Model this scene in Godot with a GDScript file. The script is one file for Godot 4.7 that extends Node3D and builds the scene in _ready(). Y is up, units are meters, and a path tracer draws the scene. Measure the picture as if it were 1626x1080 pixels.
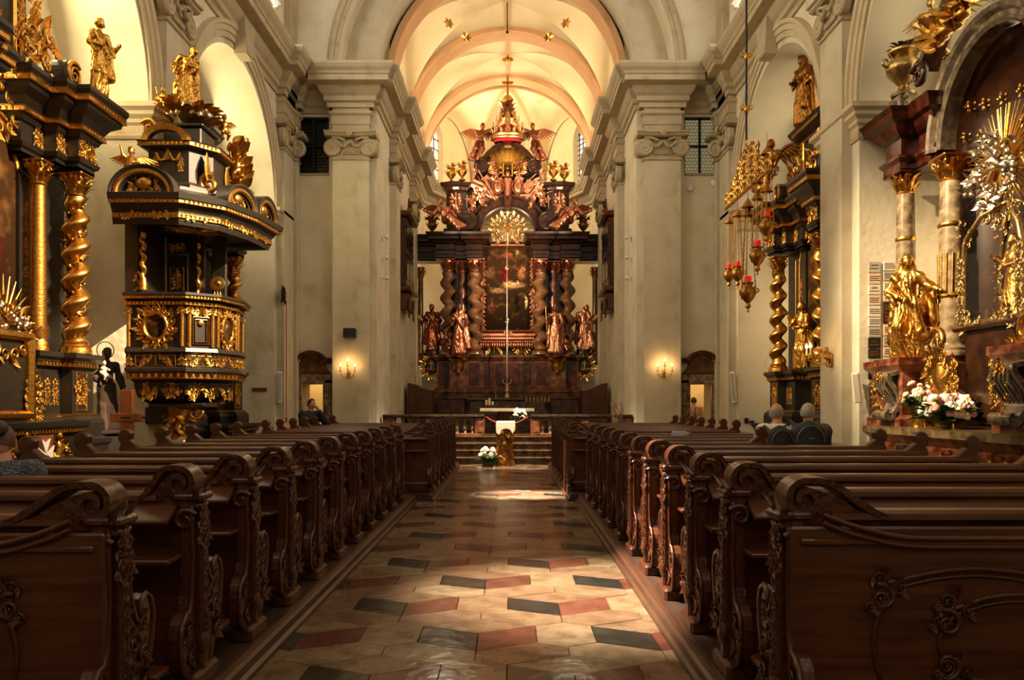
extends Node3D
# Baroque church nave: y up, metres, the altar lies towards -z, the aisle runs along z.

func _ready() -> void:
	# ---- camera: eye 1.6 m above the floor, level, lens shifted up so that verticals stay vertical
	var cam := Camera3D.new()
	cam.name = "camera"
	cam.projection = Camera3D.PROJECTION_FRUSTUM
	cam.near = 0.1
	cam.far = 200.0
	cam.size = 0.1 * 1080.0 / 1300.0
	cam.frustum_offset = Vector2(0.1 * 2.0 / 1300.0, 0.1 * 100.0 / 1300.0)
	cam.position = Vector3(0.11, 1.6, 0)
	add_child(cam)
	# ---- sky and exposure
	var we := WorldEnvironment.new()
	we.name = "surroundings"
	var e := Environment.new()
	e.background_mode = Environment.BG_SKY
	e.sky = Sky.new()
	e.sky.sky_material = PhysicalSkyMaterial.new()
	e.tonemap_mode = Environment.TONE_MAPPER_LINEAR
	e.tonemap_exposure = 0.5
	e.sdfgi_enabled = true
	e.ssao_enabled = true
	e.ssil_enabled = true
	we.environment = e
	add_child(we)
	# ---- daylight: an area light in each window
	var day := Color(1.0, 0.96, 0.9)
	for s in [-1.0, 1.0]:
		for d in [3.5, 10.75, 18.0]:
			window_light("nave_window_light", Vector3(s * 5.75, 12.2, -d), Vector3(-s, -0.25, 0), Vector2(2.6, 2.6), day, 36.0 if s < 0 else 30.0)
		for d in [10.75, 18.0]:
			window_light("chapel_window_light", Vector3(s * 7.18, 7.2, -d), Vector3(-s, -0.1, 0), Vector2(3.6, 3.0), Color(1.0, 0.9, 0.66), (110.0 if d < 12.0 else 55.0) if s < 0 else 9.0)
		for d in [26.2, 30.3]:
			window_light("choir_window_light", Vector3(s * 3.32, 12.0, -d), Vector3(-s, 0, 0), Vector2(1.5, 2.4), Color(1.0, 0.92, 0.78), 16.0)
		window_light("apse_window_light", Vector3(s * 2.62, 11.9, -34.55), Vector3(-s * 2.1, -0.2, 1.0), Vector2(1.5, 2.4), Color(1.0, 0.93, 0.78), 45.0 if s < 0 else 26.0)
	window_light("west_window_light", Vector3(0, 9.0, 3.7), Vector3(0, -0.35, -1), Vector2(5.0, 5.0), day, 22.0)
	# ---- the lamps' own lights stand in their builders
	make_materials()
	build_shell()
	build_nave_walls()
	build_choir()
	build_vaults()
	build_floor()
	build_pews()
	build_main_altar()
	build_sanctuary()
	build_left_altar()
	build_pulpit()
	build_right_altars()
	build_people()
	build_fittings()

func window_light(called: String, at: Vector3, towards: Vector3, size: Vector2, c: Color, e: float) -> void:
	var l := AreaLight3D.new()
	l.name = numbered(called)
	add_child(l)
	l.area_size = size
	l.light_color = c
	l.light_energy = e
	l.area_range = 60.0
	l.area_attenuation = 2.0
	l.shadow_enabled = true
	l.look_at_from_position(at, at + towards, Vector3.UP)
func spot(called: String, at: Vector3, target: Vector3, angle: float, c: Color, e: float, soft := 0.05, parent: Node = null) -> SpotLight3D:
	var l := SpotLight3D.new()
	l.name = called
	(parent if parent else self).add_child(l, true)
	l.spot_angle = angle
	l.spot_angle_attenuation = 1.0
	l.spot_range = 60.0
	l.spot_attenuation = 2.0
	l.light_color = c
	l.light_energy = e
	l.light_size = soft
	l.shadow_enabled = true
	if parent is Node3D:
		at = parent.to_global(at)
		target = parent.to_global(target)
	l.look_at_from_position(at, target, Vector3.UP if absf((target - at).normalized().y) < 0.98 else Vector3.RIGHT)
	return l
func omni(called: String, at: Vector3, c: Color, e: float, soft: float, parent: Node) -> void:
	var l := OmniLight3D.new()
	l.name = called
	l.light_color = c
	l.light_energy = e
	l.light_size = soft
	l.omni_range = 40.0
	l.omni_attenuation = 2.0
	l.shadow_enabled = true
	parent.add_child(l, true)
	l.position = at

# ---------------------------------------------------------------- mesh builder
class B:
	var v := PackedVector3Array()
	var ix := PackedInt32Array()
	var t := Transform3D()
	func tri(a: Vector3, b: Vector3, c: Vector3) -> void:
		var k := v.size()
		v.append(t * a); v.append(t * b); v.append(t * c)
		ix.append(k); ix.append(k + 2); ix.append(k + 1)
	func quad(a: Vector3, b: Vector3, c: Vector3, d: Vector3) -> void:
		var k := v.size()
		v.append(t * a); v.append(t * b); v.append(t * c); v.append(t * d)
		ix.append_array(PackedInt32Array([k, k + 2, k + 1, k, k + 3, k + 2]))
	# smooth sheet: rows of equal length
	func grid(rows: Array, wrap := false) -> void:
		var k := v.size()
		var n: int = rows[0].size()
		for r in rows:
			for p in r:
				v.append(t * p)
		var m := n if wrap else n - 1
		for j in rows.size() - 1:
			for i in m:
				var a := k + j * n + i
				var b := k + j * n + (i + 1) % n
				ix.append_array(PackedInt32Array([a, a + n, b, b, a + n, b + n]))
	func box(c: Vector3, s: Vector3, bev := 0.0) -> void:
		var h := s * 0.5
		bev = minf(bev, minf(h.x, minf(h.y, h.z)) * 0.9)
		if bev <= 0.0:
			var p := []
			for i in 8:
				p.append(c + Vector3(h.x if i & 1 else -h.x, h.y if i & 2 else -h.y, h.z if i & 4 else -h.z))
			quad(p[0], p[2], p[3], p[1]); quad(p[4], p[5], p[7], p[6]); quad(p[0], p[4], p[6], p[2])
			quad(p[1], p[3], p[7], p[5]); quad(p[0], p[1], p[5], p[4]); quad(p[2], p[6], p[7], p[3])
			return
		var g := h - Vector3(bev, bev, bev)
		var q := func(i: int, axis: int) -> Vector3:
			var s3 := Vector3(1 if i & 1 else -1, 1 if i & 2 else -1, 1 if i & 4 else -1)
			var o := Vector3(s3.x * g.x, s3.y * g.y, s3.z * g.z)
			o[axis] = s3[axis] * h[axis]
			return c + o
		for f in [[0, 2, 3, 1, 2], [4, 5, 7, 6, 2], [0, 4, 6, 2, 0], [1, 3, 7, 5, 0], [0, 1, 5, 4, 1], [2, 6, 7, 3, 1]]:
			quad(q.call(f[0], f[4]), q.call(f[1], f[4]), q.call(f[2], f[4]), q.call(f[3], f[4]))
		for e in [[0, 1, 1, 2], [2, 3, 1, 2], [4, 5, 1, 2], [6, 7, 1, 2], [0, 2, 0, 2], [1, 3, 0, 2], [4, 6, 0, 2], [5, 7, 0, 2], [0, 4, 0, 1], [1, 5, 0, 1], [2, 6, 0, 1], [3, 7, 0, 1]]:
			quad(q.call(e[0], e[2]), q.call(e[1], e[2]), q.call(e[1], e[3]), q.call(e[0], e[3]))
		for i in 8:
			tri(q.call(i, 0), q.call(i, 1), q.call(i, 2))
	# profile [(r, y)] turned round y; sharp corners stay sharp
	func lathe(pr: Array, seg := 16, c := Vector3.ZERO, squash := 1.0) -> void:
		var run := []
		for i in pr.size():
			var row := PackedVector3Array()
			for s in seg:
				var a := TAU * s / seg
				row.append(c + Vector3(cos(a) * pr[i].x, pr[i].y, sin(a) * pr[i].x * squash))
			run.append(row)
			if run.size() > 1 and i < pr.size() - 1:
				var d0: Vector2 = (pr[i] - pr[i - 1]).normalized()
				var d1: Vector2 = (pr[i + 1] - pr[i]).normalized()
				if d0.dot(d1) < 0.7:
					grid(run, true)
					run = [row]
		if run.size() > 1:
			grid(run, true)
	func tube(path: Array, r, seg := 6, caps := true) -> void:
		var n := path.size()
		var rows := []
		var side := Vector3.ZERO
		for i in n:
			var d: Vector3 = (path[mini(i + 1, n - 1)] - path[maxi(i - 1, 0)]).normalized()
			if side == Vector3.ZERO:
				side = d.cross(Vector3.UP if absf(d.y) < 0.9 else Vector3.RIGHT).normalized()
			side = (side - d * side.dot(d)).normalized()
			var up := side.cross(d)
			var rr: float = r[i] if r is Array or r is PackedFloat32Array else r
			var row := PackedVector3Array()
			for s in seg:
				var a := TAU * s / seg
				row.append(path[i] + (side * cos(a) + up * sin(a)) * rr)
			rows.append(row)
		grid(rows, true)
		if caps:
			for e in [0, n - 1]:
				var row: PackedVector3Array = rows[e]
				for s in seg:
					if e == 0: tri(path[e], row[s], row[(s + 1) % seg])
					else: tri(path[e], row[(s + 1) % seg], row[s])
	# profile [(a, b)] carried along frames [origin, axis_a, axis_b]; flat across the profile
	func frames(fr: Array, pr: Array, smooth := false, caps := false) -> void:
		for i in pr.size() - 1:
			var rows := [PackedVector3Array(), PackedVector3Array()]
			for f in fr:
				rows[0].append(f[0] + f[1] * pr[i].x + f[2] * pr[i].y)
				rows[1].append(f[0] + f[1] * pr[i + 1].x + f[2] * pr[i + 1].y)
			if smooth:
				grid(rows)
			else:
				for j in fr.size() - 1:
					quad(rows[0][j], rows[0][j + 1], rows[1][j + 1], rows[1][j])
		if caps:
			var poly := PackedVector2Array(pr)
			var idx := Geometry2D.triangulate_polygon(poly)
			for e in [fr[0], fr[-1]]:
				for k in idx.size() / 3:
					var w := []
					for m in 3:
						var p2: Vector2 = pr[idx[k * 3 + m]]
						w.append(e[0] + e[1] * p2.x + e[2] * p2.y)
					tri(w[0], w[1], w[2])
	# moulding along a plan line of (x, z); walking left to right the profile's +x points to the viewer
	func plan(pts: Array, pr: Array, closed := false, caps := false) -> void:
		var n := pts.size()
		var fr := []
		for i in (n + 1 if closed else n):
			var j := i % n
			var a: Vector2 = pts[(j - 1 + n) % n] if (closed or j > 0) else pts[j] * 2.0 - pts[j + 1]
			var c: Vector2 = pts[(j + 1) % n] if (closed or j < n - 1) else pts[j] * 2.0 - pts[j - 1]
			var d0: Vector2 = (pts[j] - a).normalized()
			var d1: Vector2 = (c - pts[j]).normalized()
			var n0 := Vector2(-d0.y, d0.x)
			var n1 := Vector2(-d1.y, d1.x)
			var m := (n0 + n1).normalized()
			m /= maxf(0.25, m.dot(n0))
			fr.append([Vector3(pts[j].x, 0, pts[j].y), Vector3(m.x, 0, m.y), Vector3.UP])
		frames(fr, pr, false, caps)
	# polygon (u, v) given thickness along w
	func prism(poly: Array, o: Vector3, u: Vector3, w: Vector3, n: Vector3, depth: float, bev := 0.0) -> void:
		var pp := PackedVector2Array(poly)
		var face := pp
		if bev > 0.0:
			var ins := Geometry2D.offset_polygon(pp, -bev)
			if ins.size() and ins[0].size() > 2:
				face = ins[0]
		var P := func(p: Vector2, k: float) -> Vector3: return o + u * p.x + w * p.y + n * k
		var hd := depth * 0.5
		for side in [-1.0, 1.0]:
			var idx := Geometry2D.triangulate_polygon(face)
			for k in idx.size() / 3:
				tri(P.call(face[idx[k * 3]], hd * side), P.call(face[idx[k * 3 + 1]], hd * side), P.call(face[idx[k * 3 + 2]], hd * side))
		var inner := hd - bev
		for i in pp.size():
			var j := (i + 1) % pp.size()
			quad(P.call(pp[i], -inner), P.call(pp[j], -inner), P.call(pp[j], inner), P.call(pp[i], inner))
		if face != pp:
			for side in [-1.0, 1.0]:
				for i in pp.size():
					var j := (i + 1) % pp.size()
					var a := near(face, pp[i])
					var b := near(face, pp[j])
					quad(P.call(pp[i], inner * side), P.call(pp[j], inner * side), P.call(b, hd * side), P.call(a, hd * side))
	func near(f: PackedVector2Array, p: Vector2) -> Vector2:
		var best := f[0]
		for q in f:
			if q.distance_squared_to(p) < best.distance_squared_to(p):
				best = q
		return best
	func box_ray(a: Vector3, c: Vector3, r: float) -> void:
		tube([a, a.lerp(c, 0.5), c], [r, r, r * 0.3], 4)
	func ball(c: Vector3, r, seg := 8) -> void:
		var rr: Vector3 = r if r is Vector3 else Vector3(r, r, r)
		var rows := []
		for j in seg / 2 + 1:
			var a := PI * j / (seg / 2)
			var row := PackedVector3Array()
			for i in seg:
				var f := TAU * i / seg
				row.append(c + Vector3(sin(a) * cos(f) * rr.x, cos(a) * rr.y, sin(a) * sin(f) * rr.z))
			rows.append(row)
		grid(rows, true)
	func add(o: B, x := Transform3D()) -> void:
		var k := v.size()
		v.append_array((t * x) * o.v)
		for i in o.ix:
			ix.append(i + k)
	func mesh() -> ArrayMesh:
		var n := PackedVector3Array()
		n.resize(v.size())
		for k in range(0, ix.size(), 3):
			var a := ix[k]
			var b := ix[k + 1]
			var c := ix[k + 2]
			var f := (v[c] - v[a]).cross(v[b] - v[a])
			n[a] += f; n[b] += f; n[c] += f
		for k in n.size():
			n[k] = n[k].normalized() if n[k].length_squared() > 1e-20 else Vector3.UP
		var arr := []
		arr.resize(Mesh.ARRAY_MAX)
		arr[Mesh.ARRAY_VERTEX] = v
		arr[Mesh.ARRAY_NORMAL] = n
		arr[Mesh.ARRAY_INDEX] = ix
		var m := ArrayMesh.new()
		if v.size():
			m.add_surface_from_arrays(Mesh.PRIMITIVE_TRIANGLES, arr)
		return m

# ---------------------------------------------------------------- nodes
var used := {}
func numbered(called: String) -> String:
	var k: int = used.get(called, -1) + 1
	used[called] = k
	return called if k == 0 else "%s_%03d" % [called, k]
func tag(o: Node, label := "", category := "", group := "", kind := "") -> Node:
	if label: o.set_meta("label", label)
	if category: o.set_meta("category", category)
	if group: o.set_meta("group", group)
	if kind: o.set_meta("kind", kind)
	return o
func base(called: String, at := Vector3.ZERO, turn := 0.0) -> Node3D:
	var o := Node3D.new()
	o.name = numbered(called)
	add_child(o)
	o.position = at
	o.rotation.y = turn
	return o
func thing(called: String, label: String, category: String, at := Vector3.ZERO, turn := 0.0, group := "") -> Node3D:
	return tag(base(called, at, turn), label, category, group)
func struct(called: String, label := "") -> Node3D:
	return tag(base(called), label, "", "", "structure")
func part(parent: Node, called: String, b, m: Material, at := Vector3.ZERO, turn := 0.0) -> MeshInstance3D:
	var o := MeshInstance3D.new()
	o.name = called
	o.mesh = b.mesh() if b is B else b
	o.material_override = m
	parent.add_child(o, true)
	o.position = at
	o.rotation.y = turn
	return o
func top(called: String, b, m: Material, label: String, category: String, at := Vector3.ZERO, turn := 0.0, group := "", kind := "") -> MeshInstance3D:
	var o := part(self, numbered(called), b, m, at, turn)
	tag(o, label, category, group, kind)
	return o
func copy(o: Node3D, at: Vector3, turn: float, label: String, parent: Node = null) -> Node3D:
	var c: Node3D = o.duplicate()
	var stem: String = o.name
	if stem.length() > 4 and stem[-4] == "_" and stem.right(3).is_valid_int():
		stem = stem.left(-4)
	c.name = numbered(stem)
	(parent if parent else self).add_child(c, true)
	c.position = at
	c.rotation.y = turn
	if label: c.set_meta("label", label)
	return c

# ---------------------------------------------------------------- materials
var M := {}
func ntex(freq: float, cols: Array, seed_ := 1, oct := 4, warp := 0.0, kind := FastNoiseLite.TYPE_SIMPLEX_SMOOTH, size := 512, ridged := false) -> NoiseTexture2D:
	var n := FastNoiseLite.new()
	n.noise_type = kind
	n.seed = seed_
	n.frequency = freq
	n.fractal_octaves = oct
	if ridged: n.fractal_type = FastNoiseLite.FRACTAL_RIDGED
	if warp > 0.0:
		n.domain_warp_enabled = true
		n.domain_warp_amplitude = warp
		n.domain_warp_frequency = freq * 1.3
	var tx := NoiseTexture2D.new()
	tx.width = size
	tx.height = size
	tx.seamless = true
	tx.noise = n
	if cols.size():
		var g := Gradient.new()
		g.offsets = PackedFloat32Array(range(cols.size()).map(func(i): return float(i) / (cols.size() - 1)))
		g.colors = PackedColorArray(cols)
		tx.color_ramp = g
	return tx
func nmap(freq: float, seed_: int, bump: float, oct := 4, kind := FastNoiseLite.TYPE_SIMPLEX_SMOOTH) -> NoiseTexture2D:
	var tx := ntex(freq, [], seed_, oct, 0.0, kind)
	tx.as_normal_map = true
	tx.bump_strength = bump
	return tx
func mat(called: String, c: Color, rough: float, metal := 0.0, tex: Texture2D = null, scale := Vector3.ONE, nrm: Texture2D = null, ns := 1.0, world := true) -> StandardMaterial3D:
	var m := StandardMaterial3D.new()
	m.resource_name = called
	m.albedo_color = c
	m.roughness = rough
	m.metallic = metal
	if tex: m.albedo_texture = tex
	if nrm:
		m.normal_enabled = true
		m.normal_texture = nrm
		m.normal_scale = ns
	if tex or nrm:
		m.uv1_triplanar = true
		m.uv1_world_triplanar = world
		m.uv1_scale = scale
	M[called] = m
	return m
func glow(called: String, c: Color, e: float) -> StandardMaterial3D:
	var m := mat(called, c, 0.6)
	m.emission_enabled = true
	m.emission = c
	m.emission_energy_multiplier = e
	return m
func g8(r: int, g: int, b: int) -> Color:
	return Color8(r, g, b)
func make_materials() -> void:
	var blot := ntex(0.006, [g8(220, 212, 194), g8(244, 240, 230), g8(252, 250, 244), g8(255, 254, 250)], 3, 6, 30.0)
	var fine := nmap(0.05, 5, 3.0)
	mat("plaster", g8(226, 219, 201), 0.9, 0.0, blot, Vector3.ONE * 0.22, fine, 0.25)
	mat("pier_plaster", g8(204, 195, 174), 0.9, 0.0, blot, Vector3.ONE * 0.35, fine, 0.25)
	mat("stone", g8(186, 172, 146), 0.85, 0.0, blot, Vector3.ONE * 0.5, fine, 0.3)
	mat("vault", g8(238, 223, 188), 0.9, 0.0, blot, Vector3.ONE * 0.15)
	mat("rib", g8(222, 176, 134), 0.9, 0.0, blot, Vector3.ONE * 0.2)
	mat("impost", g8(204, 190, 164), 0.85, 0.0, blot, Vector3.ONE * 0.5)
	var grain := ntex(0.012, [g8(150, 118, 92), g8(205, 180, 150), g8(240, 225, 200), g8(255, 246, 228)], 9, 5, 20.0)
	mat("wood", g8(94, 55, 34), 0.3, 0.0, grain, Vector3(0.25, 2.6, 2.6), nmap(0.03, 8, 2.0), 0.2, false)
	mat("wood_light", g8(150, 92, 50), 0.38, 0.0, grain, Vector3(2.4, 0.3, 2.4), null, 1.0, false)
	mat("wood_carved", g8(84, 48, 31), 0.29, 0.0, grain, Vector3(1.5, 0.8, 1.5), nmap(0.04, 18, 5.0), 0.5, false)
	mat("wood_floor", g8(58, 38, 25), 0.5, 0.0, grain, Vector3(2.0, 2.0, 0.2))
	mat("cross_wood", g8(176, 104, 52), 0.5, 0.0, grain, Vector3(2.4, 0.4, 2.4), null, 1.0, false)
	mat("mortar", g8(60, 48, 36), 0.8)
	mat("wood_edge", g8(76, 47, 29), 0.4, 0.0, grain, Vector3(2.6, 2.6, 0.25))
	var gn := nmap(0.03, 21, 5.0)
	var fleck := ntex(0.02, [g8(176, 168, 158), g8(226, 222, 214), g8(255, 253, 250)], 13, 4)
	mat("gold", g8(230, 176, 88), 0.3, 1.0, fleck, Vector3.ONE * 1.5, gn, 0.35, false)
	mat("gold_dull", g8(190, 138, 66), 0.42, 1.0, fleck, Vector3.ONE * 1.5, gn, 0.6, false)
	mat("gold_relief", g8(214, 156, 70), 0.34, 1.0, fleck, Vector3.ONE * 2.0, nmap(0.06, 27, 10.0), 1.2, false)
	mat("copper", g8(212, 146, 116), 0.36, 1.0, fleck, Vector3.ONE * 1.5, gn, 0.4, false)
	mat("silver", g8(216, 206, 190), 0.3, 1.0, fleck, Vector3.ONE * 2.0, gn, 0.4, false)
	mat("brass", g8(205, 160, 80), 0.28, 1.0)
	mat("black_lacquer", g8(27, 24, 21), 0.42, 0.0, fleck, Vector3.ONE * 0.8, nmap(0.02, 31, 2.0), 0.15, false)
	mat("iron", g8(30, 28, 27), 0.5, 0.6)
	var vein := ntex(0.008, [g8(60, 30, 22), g8(108, 62, 44), g8(150, 96, 70), g8(196, 150, 118)], 41, 5, 50.0)
	mat("red_marble", g8(200, 184, 174), 0.22, 0.0, vein, Vector3.ONE * 0.8, null, 1.0, false)
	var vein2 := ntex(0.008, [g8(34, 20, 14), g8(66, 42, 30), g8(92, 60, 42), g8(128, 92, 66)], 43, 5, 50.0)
	mat("brown_marble", g8(255, 226, 200), 0.25, 0.0, vein2, Vector3.ONE * 0.6, null, 1.0, false)
	var vein3 := ntex(0.012, [g8(50, 45, 40), g8(120, 108, 92), g8(158, 146, 126), g8(206, 196, 176)], 47, 5, 60.0)
	mat("grey_marble", g8(220, 208, 186), 0.25, 0.0, vein3, Vector3.ONE * 0.9, null, 1.0, false)
	mat("pink_marble", g8(190, 128, 104), 0.3, 0.0, vein3, Vector3.ONE * 0.7, null, 1.0, false)
	mat("altar_dark", g8(168, 140, 124), 0.28, 0.0, vein2, Vector3.ONE * 0.6, null, 1.0, false)
	mat("red_dark", g8(120, 78, 56), 0.22, 0.0, vein, Vector3.ONE * 0.5, null, 1.0, false)
	mat("dark_marble", g8(120, 104, 92), 0.25, 0.0, vein2, Vector3.ONE * 0.6, null, 1.0, false)
	mat("column_marble", g8(226, 204, 180), 0.2, 0.0, ntex(0.008, [g8(74, 52, 38), g8(108, 82, 60), g8(132, 102, 76), g8(150, 124, 96)], 45, 4, 40.0), Vector3.ONE * 0.6, null, 1.0, false)
	mat("gold_marble", g8(190, 150, 90), 0.25, 0.2, vein3, Vector3.ONE * 0.6, null, 1.0, false)
	mat("gold_pale", g8(232, 190, 130), 0.3, 1.0, fleck, Vector3.ONE * 1.5, gn, 0.4, false)
	mat("bronze", g8(150, 92, 66), 0.38, 1.0, fleck, Vector3.ONE * 1.5, gn, 0.4, false)
	mat("red_cloth", g8(170, 30, 36), 0.7)
	mat("leaf", g8(52, 78, 40), 0.5)
	mat("rail_stone", g8(96, 88, 78), 0.25, 0.0, vein3, Vector3.ONE * 0.9, null, 1.0, false)
	mat("baluster_stone", g8(196, 164, 132), 0.25, 0.0, vein3, Vector3.ONE * 1.2, null, 1.0, false)
	mat("step_marble", g8(140, 116, 96), 0.22, 0.0, vein3, Vector3.ONE * 0.7)
	mat("green_stone", g8(168, 158, 126), 0.3, 0.0, vein3, Vector3.ONE * 0.8, null, 1.0, false)
	mat("grey_polished", g8(166, 160, 156), 0.16, 0.0, vein3, Vector3.ONE * 0.8, null, 1.0, false)
	mat("red_deep", g8(116, 94, 88), 0.2, 0.0, vein, Vector3.ONE * 0.8, null, 1.0, false)
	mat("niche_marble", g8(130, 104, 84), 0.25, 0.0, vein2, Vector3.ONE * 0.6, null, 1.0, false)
	mat("silver_gilt", g8(214, 184, 126), 0.3, 1.0, fleck, Vector3.ONE * 2.0, gn, 0.5, false)
	mat("pink_silver", g8(206, 170, 150), 0.35, 0.7)
	mat("bronze_gold", g8(176, 122, 60), 0.36, 1.0, fleck, Vector3.ONE * 1.5, gn, 0.5, false)
	mat("bronze_dark", g8(110, 72, 40), 0.3, 0.9, fleck, Vector3.ONE * 1.5, gn, 0.5, false)
	mat("gold_deep", g8(206, 152, 80), 0.26, 1.0, fleck, Vector3.ONE * 1.0, gn, 0.3, false)
	mat("monk_cloth", g8(58, 42, 32), 0.9)
	mat("child_cloth", g8(176, 164, 146), 0.8)
	mat("white_cloth", g8(226, 218, 204), 0.8)
	mat("red_gold_cloth", g8(170, 96, 60), 0.5, 0.3)
	mat("candle", g8(238, 226, 196), 0.5)
	mat("twig", g8(128, 92, 66), 0.8)
	mat("petal_white", g8(240, 234, 216), 0.7)
	mat("petal_pink", g8(226, 176, 170), 0.7)
	mat("petal_cream", g8(236, 216, 170), 0.7)
	mat("skin", g8(198, 142, 112), 0.55)
	mat("trouser", g8(46, 46, 52), 0.8)
	mat("black_cloth", g8(34, 33, 34), 0.75)
	mat("charcoal_cloth", g8(62, 60, 60), 0.8)
	mat("pink_cloth", g8(196, 164, 156), 0.8)
	mat("navy_floral", g8(255, 255, 255), 0.8, 0.0, ntex(0.05, [g8(24, 30, 44), g8(26, 32, 46), g8(32, 38, 54), g8(38, 44, 60), g8(190, 190, 184), g8(220, 216, 206)], 71, 2), Vector3.ONE * 3.0, null, 1.0, false)
	mat("hair_brown", g8(84, 56, 36), 0.55)
	mat("hair_dark", g8(30, 25, 22), 0.55)
	mat("hair_grey", g8(142, 136, 130), 0.6)
	mat("bag", g8(26, 27, 30), 0.65)
	mat("grey_metal", g8(120, 120, 122), 0.4, 0.6)
	mat("plaque_white", g8(214, 206, 190), 0.4)
	mat("plaque_grey", g8(176, 168, 152), 0.4)
	mat("plaque_pink", g8(214, 184, 162), 0.4)
	mat("ink", g8(48, 44, 40), 0.7)
	mat("blue_cap", g8(60, 100, 170), 0.5)
	var rg := glow("red_glass", g8(220, 20, 26), 0.9)
	rg.roughness = 0.2
	var bm := mat("bottle", Color(0.85, 0.92, 0.95, 0.25), 0.06)
	bm.transparency = BaseMaterial3D.TRANSPARENCY_ALPHA
	var gm := mat("glass", Color(0.25, 0.25, 0.24, 0.05), 0.05)
	gm.metallic_specular = 0.15
	gm.transparency = BaseMaterial3D.TRANSPARENCY_ALPHA
	mat("white_marble", g8(226, 216, 196), 0.35, 0.0, blot, Vector3.ONE * 0.8, null, 1.0, false)
	mat("white_paint", g8(226, 224, 216), 0.5)
	mat("black_paint", g8(20, 20, 21), 0.55)
	mat("linen", g8(232, 222, 200), 0.85)
	mat("night_glass", g8(24, 24, 24), 0.25)
	glow("day_pane", Color(1.0, 0.97, 0.9), 1.6)
	glow("lit_glass", g8(150, 142, 104), 1.1)
	glow("bulb", Color(1.0, 0.86, 0.62), 6.0)

# ---------------------------------------------------------------- walls
func V2(a: Array) -> Array:
	var r := []
	for i in range(0, a.size(), 2):
		r.append(Vector2(a[i], a[i + 1]))
	return r
# wall with openings; o at the foot, u along it, n out of its front face
func arch_wall(o: Vector3, u: Vector3, n: Vector3, u0: float, u1: float, v0: float, v1: float, th: float, ops: Array) -> B:
	var b := B.new()
	var P := func(x: float, y: float, k: float) -> Vector3: return o + u * x + Vector3.UP * y - n * k
	var rect := func(a: float, c: float, y0: float, y1: float) -> void:
		if c - a > 1e-4 and y1 - y0 > 1e-4:
			b.quad(P.call(a, y0, 0.0), P.call(c, y0, 0.0), P.call(c, y1, 0.0), P.call(a, y1, 0.0))
			b.quad(P.call(a, y0, th), P.call(a, y1, th), P.call(c, y1, th), P.call(c, y0, th))
	var cur := u0
	for op in ops:
		var a: float = op.c - op.w
		var c: float = op.c + op.w
		rect.call(cur, a, v0, v1)
		rect.call(a, c, v0, op.s)
		for x in [a, c]:
			b.quad(P.call(x, op.s, 0.0), P.call(x, op.s, th), P.call(x, op.h, th), P.call(x, op.h, 0.0))
		if op.s > v0 + 1e-3:
			b.quad(P.call(a, op.s, 0.0), P.call(c, op.s, 0.0), P.call(c, op.s, th), P.call(a, op.s, th))
		var rise: float = op.get("rise", op.w)
		var N := 28
		if rise <= 0.0:
			rect.call(a, c, op.h, v1)
			b.quad(P.call(a, op.h, 0.0), P.call(c, op.h, 0.0), P.call(c, op.h, th), P.call(a, op.h, th))
		else:
			var under := [PackedVector3Array(), PackedVector3Array()]
			for i in N + 1:
				var f := PI * i / N
				var p := Vector2(op.c - cos(f) * op.w, op.h + sin(f) * rise)
				under[0].append(P.call(p.x, p.y, 0.0))
				under[1].append(P.call(p.x, p.y, th))
				if i < N:
					var g := PI * (i + 1) / N
					var q := Vector2(op.c - cos(g) * op.w, op.h + sin(g) * rise)
					b.quad(P.call(p.x, p.y, 0.0), P.call(q.x, q.y, 0.0), P.call(q.x, v1, 0.0), P.call(p.x, v1, 0.0))
					b.quad(P.call(p.x, p.y, th), P.call(p.x, v1, th), P.call(q.x, v1, th), P.call(q.x, q.y, th))
			b.grid(under)
		cur = c
	rect.call(cur, u1, v0, v1)
	b.quad(P.call(u0, v1, 0.0), P.call(u1, v1, 0.0), P.call(u1, v1, th), P.call(u0, v1, th))
	for x in [u0, u1]:
		b.quad(P.call(x, v0, 0.0), P.call(x, v0, th), P.call(x, v1, th), P.call(x, v1, 0.0))
	return b
# frames round an arch of half width w springing at h; radial axis and wall normal
func arch_frames(o: Vector3, u: Vector3, n: Vector3, c: float, h: float, w: float, leg := 0.0, N := 32, rise := -1.0) -> Array:
	var fr := []
	var rs := w if rise < 0.0 else rise
	if leg > 0.0: fr.append([o + u * (c - w) + Vector3.UP * (h - leg), -u, n])
	for i in N + 1:
		var f := PI * i / N
		fr.append([o + u * (c - cos(f) * w) + Vector3.UP * (h + sin(f) * rs), (-u * cos(f) * rs + Vector3.UP * sin(f) * w).normalized(), n])
	if leg > 0.0: fr.append([o + u * (c + w) + Vector3.UP * (h - leg), u, n])
	return fr
const ARCHIVOLT := [0, 0, 0, 0.05, 0.12, 0.05, 0.13, 0.08, 0.24, 0.08, 0.26, 0.12, 0.34, 0.13, 0.36, 0]
const CORNICE := [0.0, 9.5, 0.05, 9.5, 0.05, 9.62, 0.12, 9.66, 0.12, 9.78, 0.18, 9.84, 0.24, 9.94, 0.26, 10.02, 0.5, 10.06, 0.5, 10.2, 0.53, 10.22, 0.55, 10.28, 0.62, 10.36, 0.66, 10.44, 0.66, 10.5, 0.0, 10.5]
const ARCHITRAVE := [0.0, 8.83, 0.0, 9.04, 0.025, 9.05, 0.025, 9.28, 0.08, 9.33, 0.08, 9.39, 0.0, 9.39, 0.0, 9.78, 0.07, 9.8, 0.12, 9.86, 0.17, 10.0, 0.2, 10.04, 0.2, 10.1]
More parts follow.
